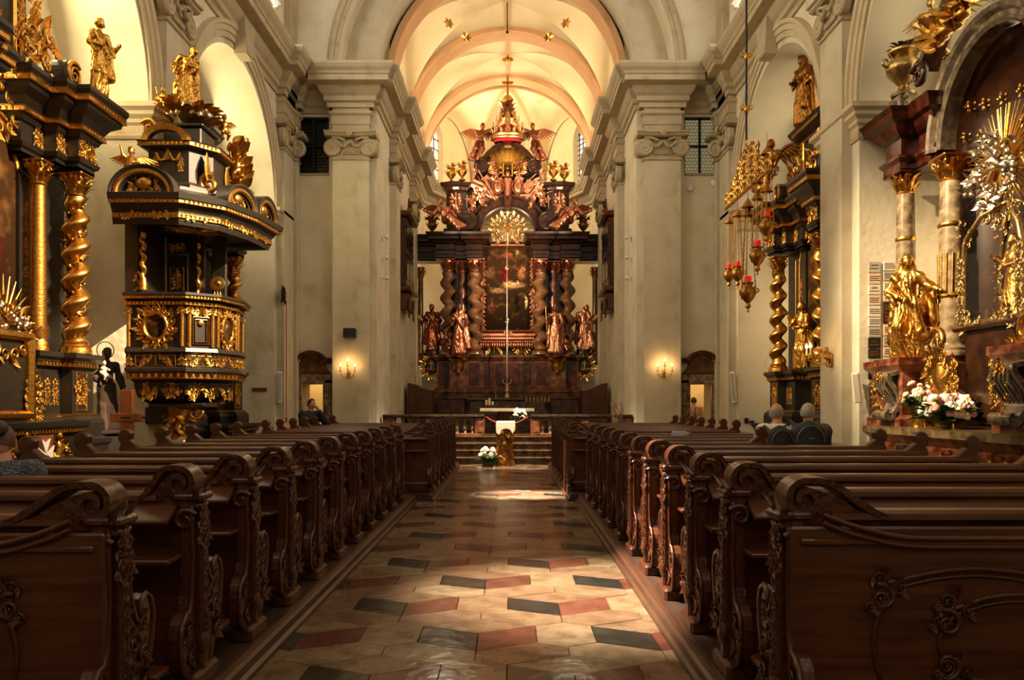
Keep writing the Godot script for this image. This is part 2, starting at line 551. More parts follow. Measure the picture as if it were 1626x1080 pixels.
const IMPOST := [0.0, 5.98, 0.03, 5.98, 0.05, 6.03, 0.03, 6.05, 0.03, 6.2, 0.07, 6.24, 0.07, 6.3, 0.13, 6.36, 0.13, 6.42, 0.2, 6.47, 0.2, 6.55, 0.0, 6.55]
const WALL_BASE := [0.0, 0.0, 0.2, 0.0, 0.2, 0.3, 0.15, 0.34, 0.17, 0.4, 0.12, 0.47, 0.06, 0.5, 0.06, 0.55, 0.0, 0.6]

func spiral(b: B, c: Vector3, u: Vector3, w: Vector3, r: float, turns: float, tr: float, start := 0.0, seg := 5) -> void:
	var pts := []
	var rr := PackedFloat32Array()
	var n := int(turns * 14) + 2
	for i in n:
		var k := float(i) / (n - 1)
		var a := start + TAU * turns * k
		var q := r * (1.0 - 0.88 * k)
		pts.append(c + (u * cos(a) + w * sin(a)) * q)
		rr.append(tr * (1.0 - 0.55 * k))
	b.tube(pts, rr, seg)
func disc(b: B, c: Vector3, u: Vector3, w: Vector3, r: float, depth: float, seg := 20) -> void:
	var poly := []
	for i in seg:
		poly.append(Vector2(cos(TAU * i / seg), sin(TAU * i / seg)) * r)
	b.prism(poly, c, u, w, u.cross(w), depth, r * 0.08)
# Ionic pilaster capital: front faces +z, centred on x, its foot at y = 0, 0.73 m tall
func ionic(w: float, depth: float, side := 0) -> B:
	var b := B.new()
	var hw := w * 0.5
	b.box(Vector3(0, 0.02, depth * 0.5), Vector3(w + 0.08, 0.05, depth + 0.08), 0.015)
	b.box(Vector3(0, 0.06, depth * 0.5), Vector3(w + 0.03, 0.04, depth + 0.04), 0.012)
	b.box(Vector3(0, 0.32, depth * 0.5 - 0.02), Vector3(w, 0.5, depth), 0.02)
	# curved abacus
	var fr := []
	for i in 13:
		var k := i / 6.0 - 1.0
		fr.append([Vector3(k * (hw + 0.2), 0.6 + 0.03 * k * k, depth * 0.5), Vector3(0, 0, 1), Vector3.UP])
	var e := depth * 0.5 + 0.14
	b.frames(fr, V2([-e, 0, e - 0.05, 0, e, 0.03, e, 0.07, e + 0.05, 0.09, e + 0.05, 0.12, -e, 0.12, -e, 0]), false, true)
	for s in [-1.0, 1.0]:
		var c := Vector3(s * (hw + 0.0), 0.33, depth + 0.04)
		disc(b, c - Vector3(0, 0, 0.06), Vector3.RIGHT, Vector3.UP, 0.235, 0.14)
		spiral(b, c, Vector3(s, 0, 0), Vector3.UP, 0.235, 2.6, 0.036, PI * 0.5)
		b.ball(c, 0.05, 8)
		b.tube([Vector3(s * 0.14, 0.52, depth + 0.06), Vector3(s * hw * 0.6, 0.57, depth + 0.08), Vector3(s * hw, 0.585, depth + 0.05)], 0.035, 5)
		# festoon
		var f := []
		for i in 9:
			var k := i / 8.0
			f.append(Vector3(s * (0.02 + k * (hw - 0.2)), 0.46 - 0.12 * sin(PI * k * 0.9), depth + 0.07))
		b.tube(f, 0.04, 6)
		for q in f: b.ball(q + Vector3(0, 0, 0.03), 0.032, 6)
	for k in 9:
		b.box(Vector3((k - 4) * 0.055, 0.19, depth + 0.01), Vector3(0.035, 0.1, 0.04), 0.008)
	# flower on the abacus
	for k in 8:
		var a := TAU * k / 8.0
		b.ball(Vector3(cos(a) * 0.055, 0.67 + sin(a) * 0.055, depth + 0.2), Vector3(0.035, 0.035, 0.03), 6)
	b.ball(Vector3(0, 0.67, depth + 0.22), 0.035, 6)
	if side != 0:
		var c := Vector3(side * (hw + 0.12), 0.3, depth * 0.45)
		disc(b, c, Vector3(0, 0, 1), Vector3.UP, 0.2, 0.12)
		spiral(b, c + Vector3(side * 0.06, 0, 0), Vector3(0, 0, 1), Vector3.UP, 0.2, 2.4, 0.03, PI * 0.5)
	return b
func pilaster(parent: Node, x: float, z: float, turn: float, w: float, depth: float, side := 0) -> void:
	# front towards local +z
	var b := B.new()
	b.box(Vector3(0, 4.05, depth * 0.5), Vector3(w, 8.1, depth))
	b.plan(V2([-w * 0.5, -0.02, -w * 0.5, depth, w * 0.5, depth, w * 0.5, -0.02]), V2(WALL_BASE))
	var p := part(parent, "pilaster", b, M.pier_plaster, Vector3(x, 0, z), turn)
	part(p, "capital", ionic(w, depth, side), M.stone, Vector3(0, 8.1, 0))
	var a := B.new()
	a.plan(V2([-w * 0.5, -0.02, -w * 0.5, depth, w * 0.5, depth, w * 0.5, -0.02]), V2(ARCHITRAVE))
	part(p, "entablature", a, M.stone)

func build_shell() -> void:
	# closing walls and roof that the frame does not show
	var w := struct("wall_back", "rear wall of the nave with tall window")
	part(w, "wall_face", arch_wall(Vector3(0, 0, 4), Vector3.RIGHT, Vector3.FORWARD, -9, 9, -0.2, 18, 0.4, [{"c": 0.0, "w": 2.5, "s": 6.5, "h": 9.0}]), M.plaster)
	var pane := B.new()
	pane.box(Vector3(0, 9, 4.3), Vector3(5.2, 5.4, 0.05))
	part(w, "pane", pane, M.day_pane)

func build_nave_walls() -> void:
	for s in [-1.0, 1.0]:
		var left: bool = s < 0
		var root := struct("wall_left" if left else "wall_right", "nave side wall with arcade and heavy cornice")
		var o := Vector3(s * 5.9, 0, 0)
		var u := Vector3(0, 0, -1)
		var n := Vector3(-s, 0, 0)
		var ops := []
		for d in [3.5, 10.75, 18.0]:
			ops.append({"c": d, "w": 2.85, "s": 0.0, "h": 6.42})
		part(root, "arcade", arch_wall(o, u, n, -4.0, 22.4, 0.0, 10.6, 1.4, ops), M.plaster)
		var wins := []
		for d in [3.5, 10.75, 18.0]:
			wins.append({"c": d, "w": 1.4, "s": 10.9, "h": 12.2})
		part(root, "clerestory", arch_wall(o, u, n, -4.0, 22.4, 10.4, 15.0, 0.5, wins), M.plaster)
		var cp := B.new()
		for d in [3.5, 10.75, 18.0]:
			cp.box(o + Vector3(s * 0.3, 12.2, -d), Vector3(0.04, 3.2, 3.0))
		part(root, "clerestory_pane", cp, M.day_pane)
		# backs of the chapels with their windows
		var cw := []
		for d in [10.75, 18.0]:
			cw.append({"c": d, "w": 2.2, "s": 5.6, "h": 6.6})
		part(root, "chapel_wall", arch_wall(o + Vector3(s * 1.4, 0, 0), u, n, -4.0, 22.4, 0.0, 10.6, 0.5, cw), M.plaster)
		for d in [10.75, 18.0]:
			var wb := B.new()
			wb.box(Vector3(s * 7.62, 7.2, -d), Vector3(0.04, 3.6, 4.8))
			var pane := part(root, "chapel_pane", wb, M.day_pane)
			var mt := B.new()
			for k in 5: mt.box(Vector3(s * 7.56, 7.2, -d + (k - 2) * 0.9), Vector3(0.05, 3.6, 0.05))
			for k in 4: mt.box(Vector3(s * 7.56, 5.9 + k * 0.8, -d), Vector3(0.04, 0.04, 4.6))
			part(pane, "glazing_bar", mt, M.iron)
		for d in [3.5, 10.75, 18.0]:
			var a := B.new()
			a.frames(arch_frames(o, u, n, d, 6.55, 2.85), V2(ARCHIVOLT), true)
			part(root, "archivolt", a, M.impost)
			var k := B.new()
			k.t = Transform3D(Basis(u, Vector3.UP, n), o + u * d + Vector3.UP * 9.2)
			k.prism(V2([-0.22, 0, 0.22, 0, 0.36, 0.75, -0.36, 0.75]), Vector3(0, 0, 0.14), Vector3.RIGHT, Vector3.UP, Vector3.BACK, 0.3, 0.02)
			part(root, "keystone", k, M.stone)
		# imposts wrap each pier
		for pr in [[6.35, 7.9], [13.6, 15.15], [20.85, 22.4]]:
			var im := B.new()
			var pts := [Vector2(s * 7.3, -pr[0]), Vector2(s * 5.9, -pr[0]), Vector2(s * 5.9, -pr[1]), Vector2(s * 7.3, -pr[1])]
			if not left: pts.reverse()
			im.plan(pts, V2(IMPOST))
			part(root, "impost", im, M.impost)
			var wb2 := B.new()
			wb2.plan(pts, V2(WALL_BASE))
			part(root, "pier_base", wb2, M.stone)
		for d in [7.1, 14.38]:
			pilaster(root, s * 5.9, -d, PI * 0.5 if left else -PI * 0.5, 0.97, 0.17)
		pilaster(root, s * 5.9, -21.45, PI * 0.5 if left else -PI * 0.5, 0.9, 0.2, 1 if left else -1)
		# cornice with breaks over the pilasters
		var c := B.new()
		var cpts := []
		cpts.append(Vector2(s * 5.9, 4.0))
		for d in [[6.6, 7.6, 0.17], [13.87, 14.89, 0.17]]:
			cpts.append_array([Vector2(s * 5.9, -d[0]), Vector2(s * (5.9 - d[2]), -d[0]), Vector2(s * (5.9 - d[2]), -d[1]), Vector2(s * 5.9, -d[1])])
		cpts.append_array([Vector2(s * 5.9, -20.95), Vector2(s * 5.7, -20.95), Vector2(s * 5.7, -22.3)])
		if not left: cpts.reverse()
		c.plan(cpts, V2(CORNICE))
		part(root, "cornice", c, M.stone)

func build_choir() -> void:
	# wall closing the nave: doors and small windows beside the piers, arches above
	var root := struct("wall_front", "wall between nave and choir with two piers")
	for s in [-1.0, 1.0]:
		var left: bool = s < 0
		var x0 := -5.95 if left else 3.55
		var x1 := -3.55 if left else 5.95
		var ops := [{"c": s * 5.28, "w": 0.3, "s": 0.0, "h": 2.12, "rise": 0.0}]
		part(root, "lower_wall", arch_wall(Vector3(0, 0, -22.3), Vector3.RIGHT, Vector3.BACK, x0, x1, 0.0, 7.84, 0.9, ops), M.plaster)
		ops = [{"c": s * 5.28, "w": 0.44, "s": 7.84, "h": 9.4, "rise": 0.0}]
		part(root, "upper_wall", arch_wall(Vector3(0, 0, -22.3), Vector3.RIGHT, Vector3.BACK, x0, x1, 7.84, 10.5, 0.9, ops), M.plaster)
		pilaster(root, s * 4.17, -22.3, 0.0, 0.98, 0.4, 1 if left else -1)
		pilaster(root, s * 5.78, -22.3, 0.0, 0.3, 0.32)
		var strip := B.new()
		strip.box(Vector3(s * 3.61, 5.25, -22.22), Vector3(0.18, 10.5, 0.2))
		part(root, "corner_strip", strip, M.pier_plaster)
		var c := B.new()
		var pts := V2([-5.7, -21.2, -5.7, -21.95, -5.55, -21.95, -5.55, -22.3, -4.75, -22.3, -4.75, -21.9, -3.6, -21.9, -3.6, -22.1, -3.5, -22.1, -3.5, -24.4, -3.3, -24.4, -3.3, -25.3, -3.5, -25.3, -3.5, -29.1, -3.3, -29.1, -3.3, -30.0, -3.5, -30.0, -3.5, -33.0, -1.6, -37.0, 0.01, -37.0])
		if not left:
			for i in pts.size(): pts[i].x *= -1.0
			pts.reverse()
		c.plan(pts, V2(CORNICE))
		part(root, "cornice", c, M.stone)
		# window beside the pier
		var win := struct("window_1" if left else "window_2", "small leaded window high beside the pier")
		var f := B.new()
		var wx: float = s * 5.28
		for k in [[0.0, 7.86, 0.9, 0.06], [0.0, 9.38, 0.9, 0.06], [-0.43, 8.62, 0.06, 1.56], [0.43, 8.62, 0.06, 1.56], [0.0, 8.62, 0.06, 1.56], [0.0, 8.62, 0.9, 0.05]]:
			f.box(Vector3(wx + k[0], k[1], -22.42), Vector3(k[2], k[3], 0.06))
		part(win, "window_frame", f, M.iron)
		for q in 4:
			var pb := B.new()
			pb.box(Vector3(wx + (0.21 if q & 1 else -0.21), 8.24 + (0.77 if q & 2 else 0.0), -22.5), Vector3(0.38, 0.74, 0.01))
			part(win, "pane", pb, M.night_glass if left else M.lit_glass)
		var lead := B.new()
		for r in 17:
			for q in 10:
				var cx := wx - 0.41 + (q + 0.5 * (r % 2)) * 0.087
				var hex := []
				for k in 7: hex.append(Vector3(cx + 0.05 * sin(TAU * k / 6.0), 7.93 + r * 0.088 + 0.05 * cos(TAU * k / 6.0), -22.48))
				if absf(cx - wx) < 0.41: lead.tube(hex, 0.007 if left else 0.0045, 3, false)
		part(win, "leading", lead, M.iron)
		var sill := B.new()
		sill.box(Vector3(wx, 9.5, -22.27), Vector3(0.95, 0.08, 0.12), 0.02)
		sill.box(Vector3(wx, 7.82, -22.27), Vector3(0.92, 0.04, 0.08), 0.01)
		part(win, "lintel", sill, M.stone)
		# room behind the door
		var rm := B.new()
		rm.box(Vector3(s * 5.3, 1.5, -25.0), Vector3(2.6, 3.4, 0.1))
		rm.box(Vector3(s * 6.7, 1.5, -24.0), Vector3(0.1, 3.4, 2.2))
		rm.box(Vector3(s * 3.75, 1.5, -24.0), Vector3(0.1, 3.4, 2.2))
		rm.box(Vector3(s * 5.3, 3.2, -24.0), Vector3(2.9, 0.1, 2.2))
		part(root, "side_room", rm, M.plaster)
		omni("side_room_light", Vector3(s * 5.6, 2.9, -24.2), Color(1.0, 0.8, 0.5), 2.2, 0.1, self)
		build_door(s)
		# choir wall, pilasters
		var cwall := struct("wall_choir_left" if left else "wall_choir_right", "pale side wall of the choir with pilasters")
		var n := Vector3(-s, 0, 0)
		part(cwall, "lower_wall", arch_wall(Vector3(s * 3.5, 0, 0), Vector3(0, 0, -1), n, 22.1, 33.0, 0.0, 10.5, 0.5, []), M.plaster)
		var ups := []
		for d in [26.2, 30.3]:
			ups.append({"c": d, "w": 0.85, "s": 10.6, "h": 12.3})
		part(cwall, "upper_wall", arch_wall(Vector3(s * 3.42, 0, 0), Vector3(0, 0, -1), n, 23.84, 33.0, 10.4, 15.2, 0.5, ups), M.vault)
		var up := B.new()
		for d in [26.2, 30.3]: up.box(Vector3(s * 3.8, 11.9, -d), Vector3(0.04, 3.4, 2.2))
		part(cwall, "pane", up, M.day_pane)
		for d in [24.85, 29.55]:
			pilaster(cwall, s * 3.5, -d, PI * 0.5 if left else -PI * 0.5, 0.9, 0.2, 1 if left else -1)
		# apse: slanted wall with a tall window, then the flat end wall
		var a0 := Vector3(s * 3.5, 0, -33.0)
		var du := (Vector3(s * 1.6, 0, -37.0) - a0)
		var len := du.length()
		du /= len
		var an := Vector3(-du.z, 0, du.x) * (1.0 if left else -1.0)
		if an.z < 0: an = -an
		var apse := struct("wall_apse_left" if left else "wall_apse_right", "slanted apse wall with tall arched window")
		part(apse, "wall_face", arch_wall(a0, du, an, 0.0, len, 0.0, 15.2, 0.5, [{"c": 1.05, "w": 0.72, "s": 10.5, "h": 12.6}]), M.vault)
		var apane := struct("window_3" if left else "window_4", "tall bright arched apse window with leading")
		var pb2 := B.new()
		pb2.t = Transform3D(Basis(du, Vector3.UP, an), a0 + du * 1.05 - an * 0.3)
		pb2.box(Vector3(0, 12.0, 0), Vector3(1.7, 3.2, 0.03))
		part(apane, "pane", pb2, M.day_pane)
		var mt := B.new()
		mt.t = pb2.t
		for k in 2 if left else 5: mt.box(Vector3((k - 0.5) * 0.7 if left else (k - 2) * 0.3, 12.0, 0.05), Vector3(0.03, 3.2, 0.03))
		for k in 7 if left else 14: mt.box(Vector3(0, 10.6 + k * (0.42 if left else 0.21), 0.05), Vector3(1.6, 0.03, 0.03))
		part(apane, "glazing_bar", mt, M.iron)
	var aw := struct("wall_apse_back", "flat rear wall of the apse")
	part(aw, "wall_face", arch_wall(Vector3(0, 0, -37.0), Vector3.RIGHT, Vector3.BACK, -1.7, 1.7, 0.0, 15.2, 0.5, []), M.vault)
	# arched wall above the cornice: two nested openings
	part(root, "chancel_arch", arch_wall(Vector3(0, 0, -22.3), Vector3.RIGHT, Vector3.BACK, -6.4, 6.4, 10.4, 18.0, 0.8, [{"c": 0.0, "w": 4.6, "s": 10.4, "h": 10.7}]), M.plaster)
	var av := B.new()
	av.frames(arch_frames(Vector3(0, 0, -22.3), Vector3.RIGHT, Vector3.BACK, 0.0, 10.7, 4.6, 0.3, 48), V2([0, 0, 0, 0.04, 0.1, 0.05, 0.11, 0.1, 0.22, 0.1, 0.23, 0.05, 0.3, 0.04, 0.3, 0]), true)
	part(root, "archivolt", av, M.stone)
	part(root, "inner_arch", arch_wall(Vector3(0, 0, -23.1), Vector3.RIGHT, Vector3.BACK, -5.0, 5.0, 10.4, 18.0, 0.75, [{"c": 0.0, "w": 3.62, "s": 10.4, "h": 10.9}]), M.pier_plaster)
	# edge rib of the nave vault against that wall
	var rib := B.new()
	rib.box(Vector3(-5.95, 12.8, -22.0), Vector3(0.5, 4.8, 0.6), 0.03)
	rib.box(Vector3(5.95, 12.8, -22.0), Vector3(0.5, 4.8, 0.6), 0.03)
	part(root, "wall_rib", rib, M.stone)

func build_door(s: float) -> void:
	var left: bool = s < 0
	var d := struct("door_1" if left else "door_2", "marble door surround with curved pediment")
	d.position = Vector3(s * 5.28, 0, -22.3)
	var f := B.new()
	for k in [-1.0, 1.0]:
		f.box(Vector3(k * 0.42, 1.12, 0.03), Vector3(0.2, 2.24, 0.16), 0.02)
		f.box(Vector3(k * 0.31, 1.08, 0.0), Vector3(0.04, 2.16, 0.16), 0.01)
	f.box(Vector3(0, 2.25, 0.03), Vector3(1.04, 0.26, 0.16), 0.02)
	part(d, "door_frame", f, M.grey_marble)
	var p := B.new()
	# concave gable with a curved cornice over it
	var poly := [Vector2(-0.52, 2.4), Vector2(0.52, 2.4), Vector2(0.46, 2.46), Vector2(0.38, 2.56), Vector2(0.34, 2.68)]
	for i in 11:
		var a := PI * i / 10.0
		poly.append(Vector2(cos(a) * 0.3, 2.7 + sin(a) * 0.2))
	poly.append_array([Vector2(-0.34, 2.68), Vector2(-0.38, 2.56), Vector2(-0.46, 2.46)])
	p.prism(poly, Vector3(0, 0, 0.05), Vector3.RIGHT, Vector3.UP, Vector3.BACK, 0.14, 0.015)
	part(d, "pediment", p, M.brown_marble)
	var c := B.new()
	var fr := [[Vector3(-0.53, 2.7, 0), Vector3.UP, Vector3.BACK], [Vector3(-0.36, 2.7, 0), Vector3.UP, Vector3.BACK]]
	for i in 13:
		var a := PI * (1.0 - i / 12.0)
		fr.append([Vector3(cos(a) * 0.3, 2.7 + sin(a) * 0.2, 0), Vector3(cos(a), sin(a), 0), Vector3.BACK])
	fr.append_array([[Vector3(0.36, 2.7, 0), Vector3.UP, Vector3.BACK], [Vector3(0.53, 2.7, 0), Vector3.UP, Vector3.BACK]])
	c.frames(fr, V2([0, 0, 0, 0.16, 0.04, 0.2, 0.07, 0.24, 0.12, 0.26, 0.12, 0]), false, true)
	part(d, "pediment_cornice", c, M.brown_marble)

# ---------------------------------------------------------------- vaults
func rib_curve(corner: Vector3, boss: Vector3, k: float) -> Vector3:
	var a := k * PI * 0.5
	return Vector3(lerpf(boss.x, corner.x, cos(a)), lerpf(corner.y, boss.y, sin(a)), lerpf(boss.z, corner.z, cos(a)))
func cell(b: B, c0: Vector3, c1: Vector3, boss: Vector3, peak: Vector3) -> void:
	var rows := []
	for j in 13:
		var k := j / 12.0
		var A := rib_curve(c0, boss, k)
		var C := rib_curve(c1, boss, k)
		var mid := peak.lerp(boss, 1.0 - cos(k * PI * 0.5))
		mid.y = lerpf(peak.y, boss.y, sin(k * PI * 0.5))
		var row := PackedVector3Array()
		for i in 17:
			var f := i / 16.0
			var p := A.lerp(C, 0.5 - 0.5 * cos(f * PI))
			row.append(p + (mid - (A + C) * 0.5) * sin(f * PI))
		rows.append(row)
	b.grid(rows)
func band(b: B, z0: float, z1: float, r: float, h: float, drop: float) -> void:
	var fr := [[Vector3(-r, 10.4, 0), Vector3(-1, 0, 0), Vector3.BACK]]
	fr.append_array(arch_frames(Vector3.ZERO, Vector3.RIGHT, Vector3.BACK, 0.0, h, r, 0.0, 40))
	fr.append([Vector3(r, 10.4, 0), Vector3(1, 0, 0), Vector3.BACK])
	b.frames(fr, V2([drop, z0, 0.0, z0, 0.0, z1, drop, z1]), true)
func build_vaults() -> void:
	var c := struct("ceiling", "cream groin vaults of the choir with pinkish arches")
	var bd := B.new()
	for z in [[23.75, 24.6], [27.9, 28.75], [31.95, 32.7]]:
		band(bd, -z[0], -z[1], 3.3, 11.0, 0.2)
	part(c, "transverse_arch", bd, M.rib)
	for z in [[24.5, 28.0], [28.6, 32.05]]:
		var b := B.new()
		var zm: float = -(z[0] + z[1]) * 0.5
		var boss := Vector3(0, 14.5, zm)
		var q := [Vector3(-3.42, 11.0, -z[0]), Vector3(3.42, 11.0, -z[0]), Vector3(3.42, 11.0, -z[1]), Vector3(-3.42, 11.0, -z[1])]
		cell(b, q[0], q[1], boss, Vector3(0, 14.42, -z[0]))
		cell(b, q[2], q[3], boss, Vector3(0, 14.42, -z[1]))
		cell(b, q[1], q[2], boss, Vector3(3.42, 13.9, zm))
		cell(b, q[3], q[0], boss, Vector3(-3.42, 13.9, zm))
		part(c, "groin_vault", b, M.vault)
	var ridge := B.new()
	for z in [[24.6, 27.9], [28.75, 31.95]]:
		ridge.box(Vector3(0, 14.46, -(z[0] + z[1]) * 0.5), Vector3(0.09, 0.08, z[1] - z[0]))
	part(c, "ridge_rib", ridge, M.rib)
	# apse umbrella
	var ab := B.new()
	var rb := B.new()
	var boss2 := Vector3(0, 14.4, -33.1)
	var w := [Vector3(-3.42, 10.9, -32.6), Vector3(-3.42, 10.9, -33.05), Vector3(-1.6, 10.9, -36.9), Vector3(1.6, 10.9, -36.9), Vector3(3.42, 10.9, -33.05), Vector3(3.42, 10.9, -32.6)]
	for i in 5:
		var pk: Vector3 = (w[i] + w[i + 1]) * 0.5
		pk.y = 13.75 if (i == 1 or i == 3) else (13.4 if i == 2 else 11.2)
		cell(ab, w[i], w[i + 1], boss2, pk)
	for i in [1, 2, 3, 4]:
		var pts := []
		for k in 15: pts.append(rib_curve(w[i], boss2, k / 14.0))
		rb.tube(pts, 0.09, 6)
	part(c, "apse_vault", ab, M.vault)
	part(c, "apse_rib", rb, M.rib)
	# nave barrel, above the frame
	var nv := B.new()
	var rows := []
	for j in 2:
		var row := PackedVector3Array()
		for i in 33:
			var a := PI * i / 32.0
			row.append(Vector3(-cos(a) * 6.3, 14.6 + sin(a) * 3.2, 4.2 if j == 0 else -22.4))
		rows.append(row)
	nv.grid(rows)
	part(c, "nave_vault", nv, M.plaster)
	# roof slabs keep the daylight out except through the windows
	var rf := B.new()
	rf.box(Vector3(0, 18.2, -9.2), Vector3(19, 0.2, 27.4))
	rf.box(Vector3(0, 15.5, -30.2), Vector3(10, 0.2, 15.5))
	for s in [-1.0, 1.0]:
		rf.box(Vector3(s * 7.0, 10.7, -9.2), Vector3(2.2, 0.2, 27.4))
		rf.box(Vector3(s * 6.15, 16.5, -9.2), Vector3(0.3, 3.6, 27.4))
		rf.box(Vector3(s * 6.0, 13.0, -23.0), Vector3(2.0, 5.5, 0.2))
	part(c, "roof_slab", rf, M.plaster)

# ---------------------------------------------------------------- floor of black, red and beige stone
func tile_polys() -> Array:
	# one repeat of the pattern: a cube of black and red sides with a lozenge on top, hexagons between
	return [
		[0, [-0.4, 0.19, 0, 0, 0, -0.4, -0.4, -0.21]],
		[1, [0, 0, 0.4, 0.19, 0.4, -0.21, 0, -0.4]],
		[2, [-0.4, 0.19, 0, 0.38, 0.4, 0.19, 0, 0]],
		[3, [0.4, 0.19, 0.6, 0.28, 0.8, 0.19, 0.8, -0.21, 0.6, -0.31, 0.4, -0.21]],
		[4, [-0.4, -0.21, 0, -0.4, 0, -0.59, -0.2, -0.68, -0.6, -0.49, -0.6, -0.31]],
		[5, [0.4, -0.21, 0, -0.4, 0, -0.59, 0.2, -0.68, 0.6, -0.49, 0.6, -0.31]],
	]
func build_floor() -> void:
	var f := struct("floor", "nave floor of black, red and beige stone slabs")
	var bed := B.new()
	bed.box(Vector3(0, -0.12, -16.5), Vector3(19, 0.2, 45))
	part(f, "bedding", bed, M.mortar)
	var kinds := [["black_slab", []], ["red_slab", []], ["beige_slab", []]]
	var cols := [[g8(44, 41, 36), g8(58, 52, 44), g8(38, 36, 34)], [g8(94, 54, 43), g8(102, 60, 48), g8(88, 54, 44)], [g8(128, 108, 84), g8(134, 114, 90), g8(122, 98, 76), g8(118, 92, 72)]]
	var vein := ntex(0.01, [g8(186, 170, 150), g8(222, 212, 198), g8(244, 239, 230), g8(255, 252, 247)], 51, 6, 60.0)
	var rough := nmap(0.012, 57, 3.0, 4)
	for k in 3:
		for c in cols[k].size():
			kinds[k][1].append(mat("%s_%d" % [kinds[k][0], c], cols[k][c], 0.19, 0.0, vein, Vector3.ONE * 0.9, rough, 0.35))
	var rng := RandomNumberGenerator.new()
	rng.seed = 77
	var polys := tile_polys()
	var shapes := []
	for p in polys:
		var pv := PackedVector2Array(V2(p[1]))
		if Geometry2D.is_polygon_clockwise(pv): pv.reverse()
		shapes.append([p[0], pv])
	var all := []
	for row in range(-2, 26):
		for col in range(-4, 5):
			var o := Vector2(-0.114 + col * 1.2 + (0.6 if posmod(row, 2) else 0.0), 5.683 - 0.9 * 0.0 + (row - 4) * 0.87)
			if absf(o.x + 0.12) > 2.6: continue
			for sh in shapes:
				all.append([o, sh])
	var area := PackedVector2Array([Vector2(-1.42, 2.0), Vector2(1.2, 2.0), Vector2(1.2, 21.35), Vector2(-1.42, 21.35)])
	var far := [B.new(), B.new(), B.new()]
	var count := 0
	all.sort_custom(func(a, b): return a[0].y < b[0].y)
	for it in all:
		var pv: PackedVector2Array = Transform2D(0.0, it[0]) * it[1][1]
		var cut := Geometry2D.intersect_polygons(pv, area)
		if cut.is_empty(): continue
		var ins := Geometry2D.offset_polygon(cut[0], -0.0028)
		if ins.is_empty() or ins[0].size() < 3: continue
		var k := mini(int(it[1][0]), 2)
		var lift := rng.randf_range(-0.0015, 0.0015)
		var near: bool = it[0].y > 4.0 and count < 298
		var b: B = B.new() if near else far[k]
		slab(b, ins[0], lift)
		if near:
			count += 1
			part(f, kinds[k][0], b, kinds[k][1][rng.randi() % kinds[k][1].size()])
	for k in 3:
		var o := part(f, kinds[k][0] + "_paving", far[k], kinds[k][1][0])
		o.set_meta("kind", "stuff")
	# plain stone floor under and beside the pews, wooden pew platforms with a moulded edge
	var side := B.new()
	for s in [-1.0, 1.0]:
		side.box(Vector3(s * 5.3, -0.03, -11.0), Vector3(4.0, 0.06, 30.0))
	side.box(Vector3(0, -0.03, -31.0), Vector3(11.8, 0.06, 17.0))
	part(f, "side_paving", side, kinds[2][1][2])
	for q in [[-1.39, -4.15, 0.0, 13.2], [1.154, 4.2, 0.0, 13.2], [-1.14, -4.15, 13.25, 20.4], [1.03, 4.2, 13.25, 20.4]]:
		var s := -1.0 if q[0] < 0 else 1.0
		var pb := B.new()
		pb.box(Vector3((q[0] + q[1]) * 0.5 + s * 0.05, 0.06, -(q[2] + q[3]) * 0.5), Vector3(absf(q[1] - q[0]) - 0.1, 0.12, q[3] - q[2]))
		var pl := part(f, "pew_platform", pb, M.wood_floor)
		var ed := B.new()
		var pts := [Vector2(q[0] + s * 0.1, -q[2]), Vector2(q[0] + s * 0.1, -q[3])]
		if s > 0: pts.reverse()
		ed.plan(pts, V2([0.0, 0.0, 0.1, 0.0, 0.1, 0.03, 0.075, 0.045, 0.07, 0.09, 0.045, 0.1, 0.03, 0.125, 0.0, 0.125]), false, true)
		part(pl, "moulded_edge", ed, M.wood_edge)
func slab(b: B, poly: PackedVector2Array, lift: float) -> void:
	var y := lift
	var inner := Geometry2D.offset_polygon(poly, -0.0012)
	var fc: PackedVector2Array = inner[0] if inner.size() and inner[0].size() == poly.size() else poly
	var idx := Geometry2D.triangulate_polygon(fc)
	for k in idx.size() / 3:
		var w := []
		for m in 3: w.append(Vector3(fc[idx[k * 3 + m]].x, y, -fc[idx[k * 3 + m]].y))
		b.tri(w[0], w[1], w[2])
	for i in poly.size():
		var j := (i + 1) % poly.size()
		var a := Vector3(poly[i].x, y - 0.0015, -poly[i].y)
		var c := Vector3(poly[j].x, y - 0.0015, -poly[j].y)
		b.quad(a, c, c - Vector3(0, 0.02, 0), a - Vector3(0, 0.02, 0))
		if fc.size() == poly.size() and fc != poly:
			var a2 := b.near(fc, poly[i])
			var c2 := b.near(fc, poly[j])
			b.quad(Vector3(a2.x, y, -a2.y), Vector3(c2.x, y, -c2.y), c, a)

# ---------------------------------------------------------------- pews
# local axes of a pew: x to the wall (0 at the aisle end), y up from the platform, -z forward to the altar; s = forward
func leaf(b: B, o: Vector3, up: Vector3, out: Vector3, L: float, W: float, curl := 0.5) -> void:
	var side := up.cross(out).normalized()
	var rows := []
	for j in 5:
		var k := j / 4.0
		var c := o + up * L * (k - 0.3 * curl * k * k * k) + out * L * curl * k * k * 0.7
		var w := W * 0.5 * (sin(PI * (0.18 + 0.8 * k)))
		rows.append(PackedVector3Array([c - side * w - out * w * 0.25, c + out * w * 0.3, c + side * w - out * w * 0.25]))
	b.grid(rows)
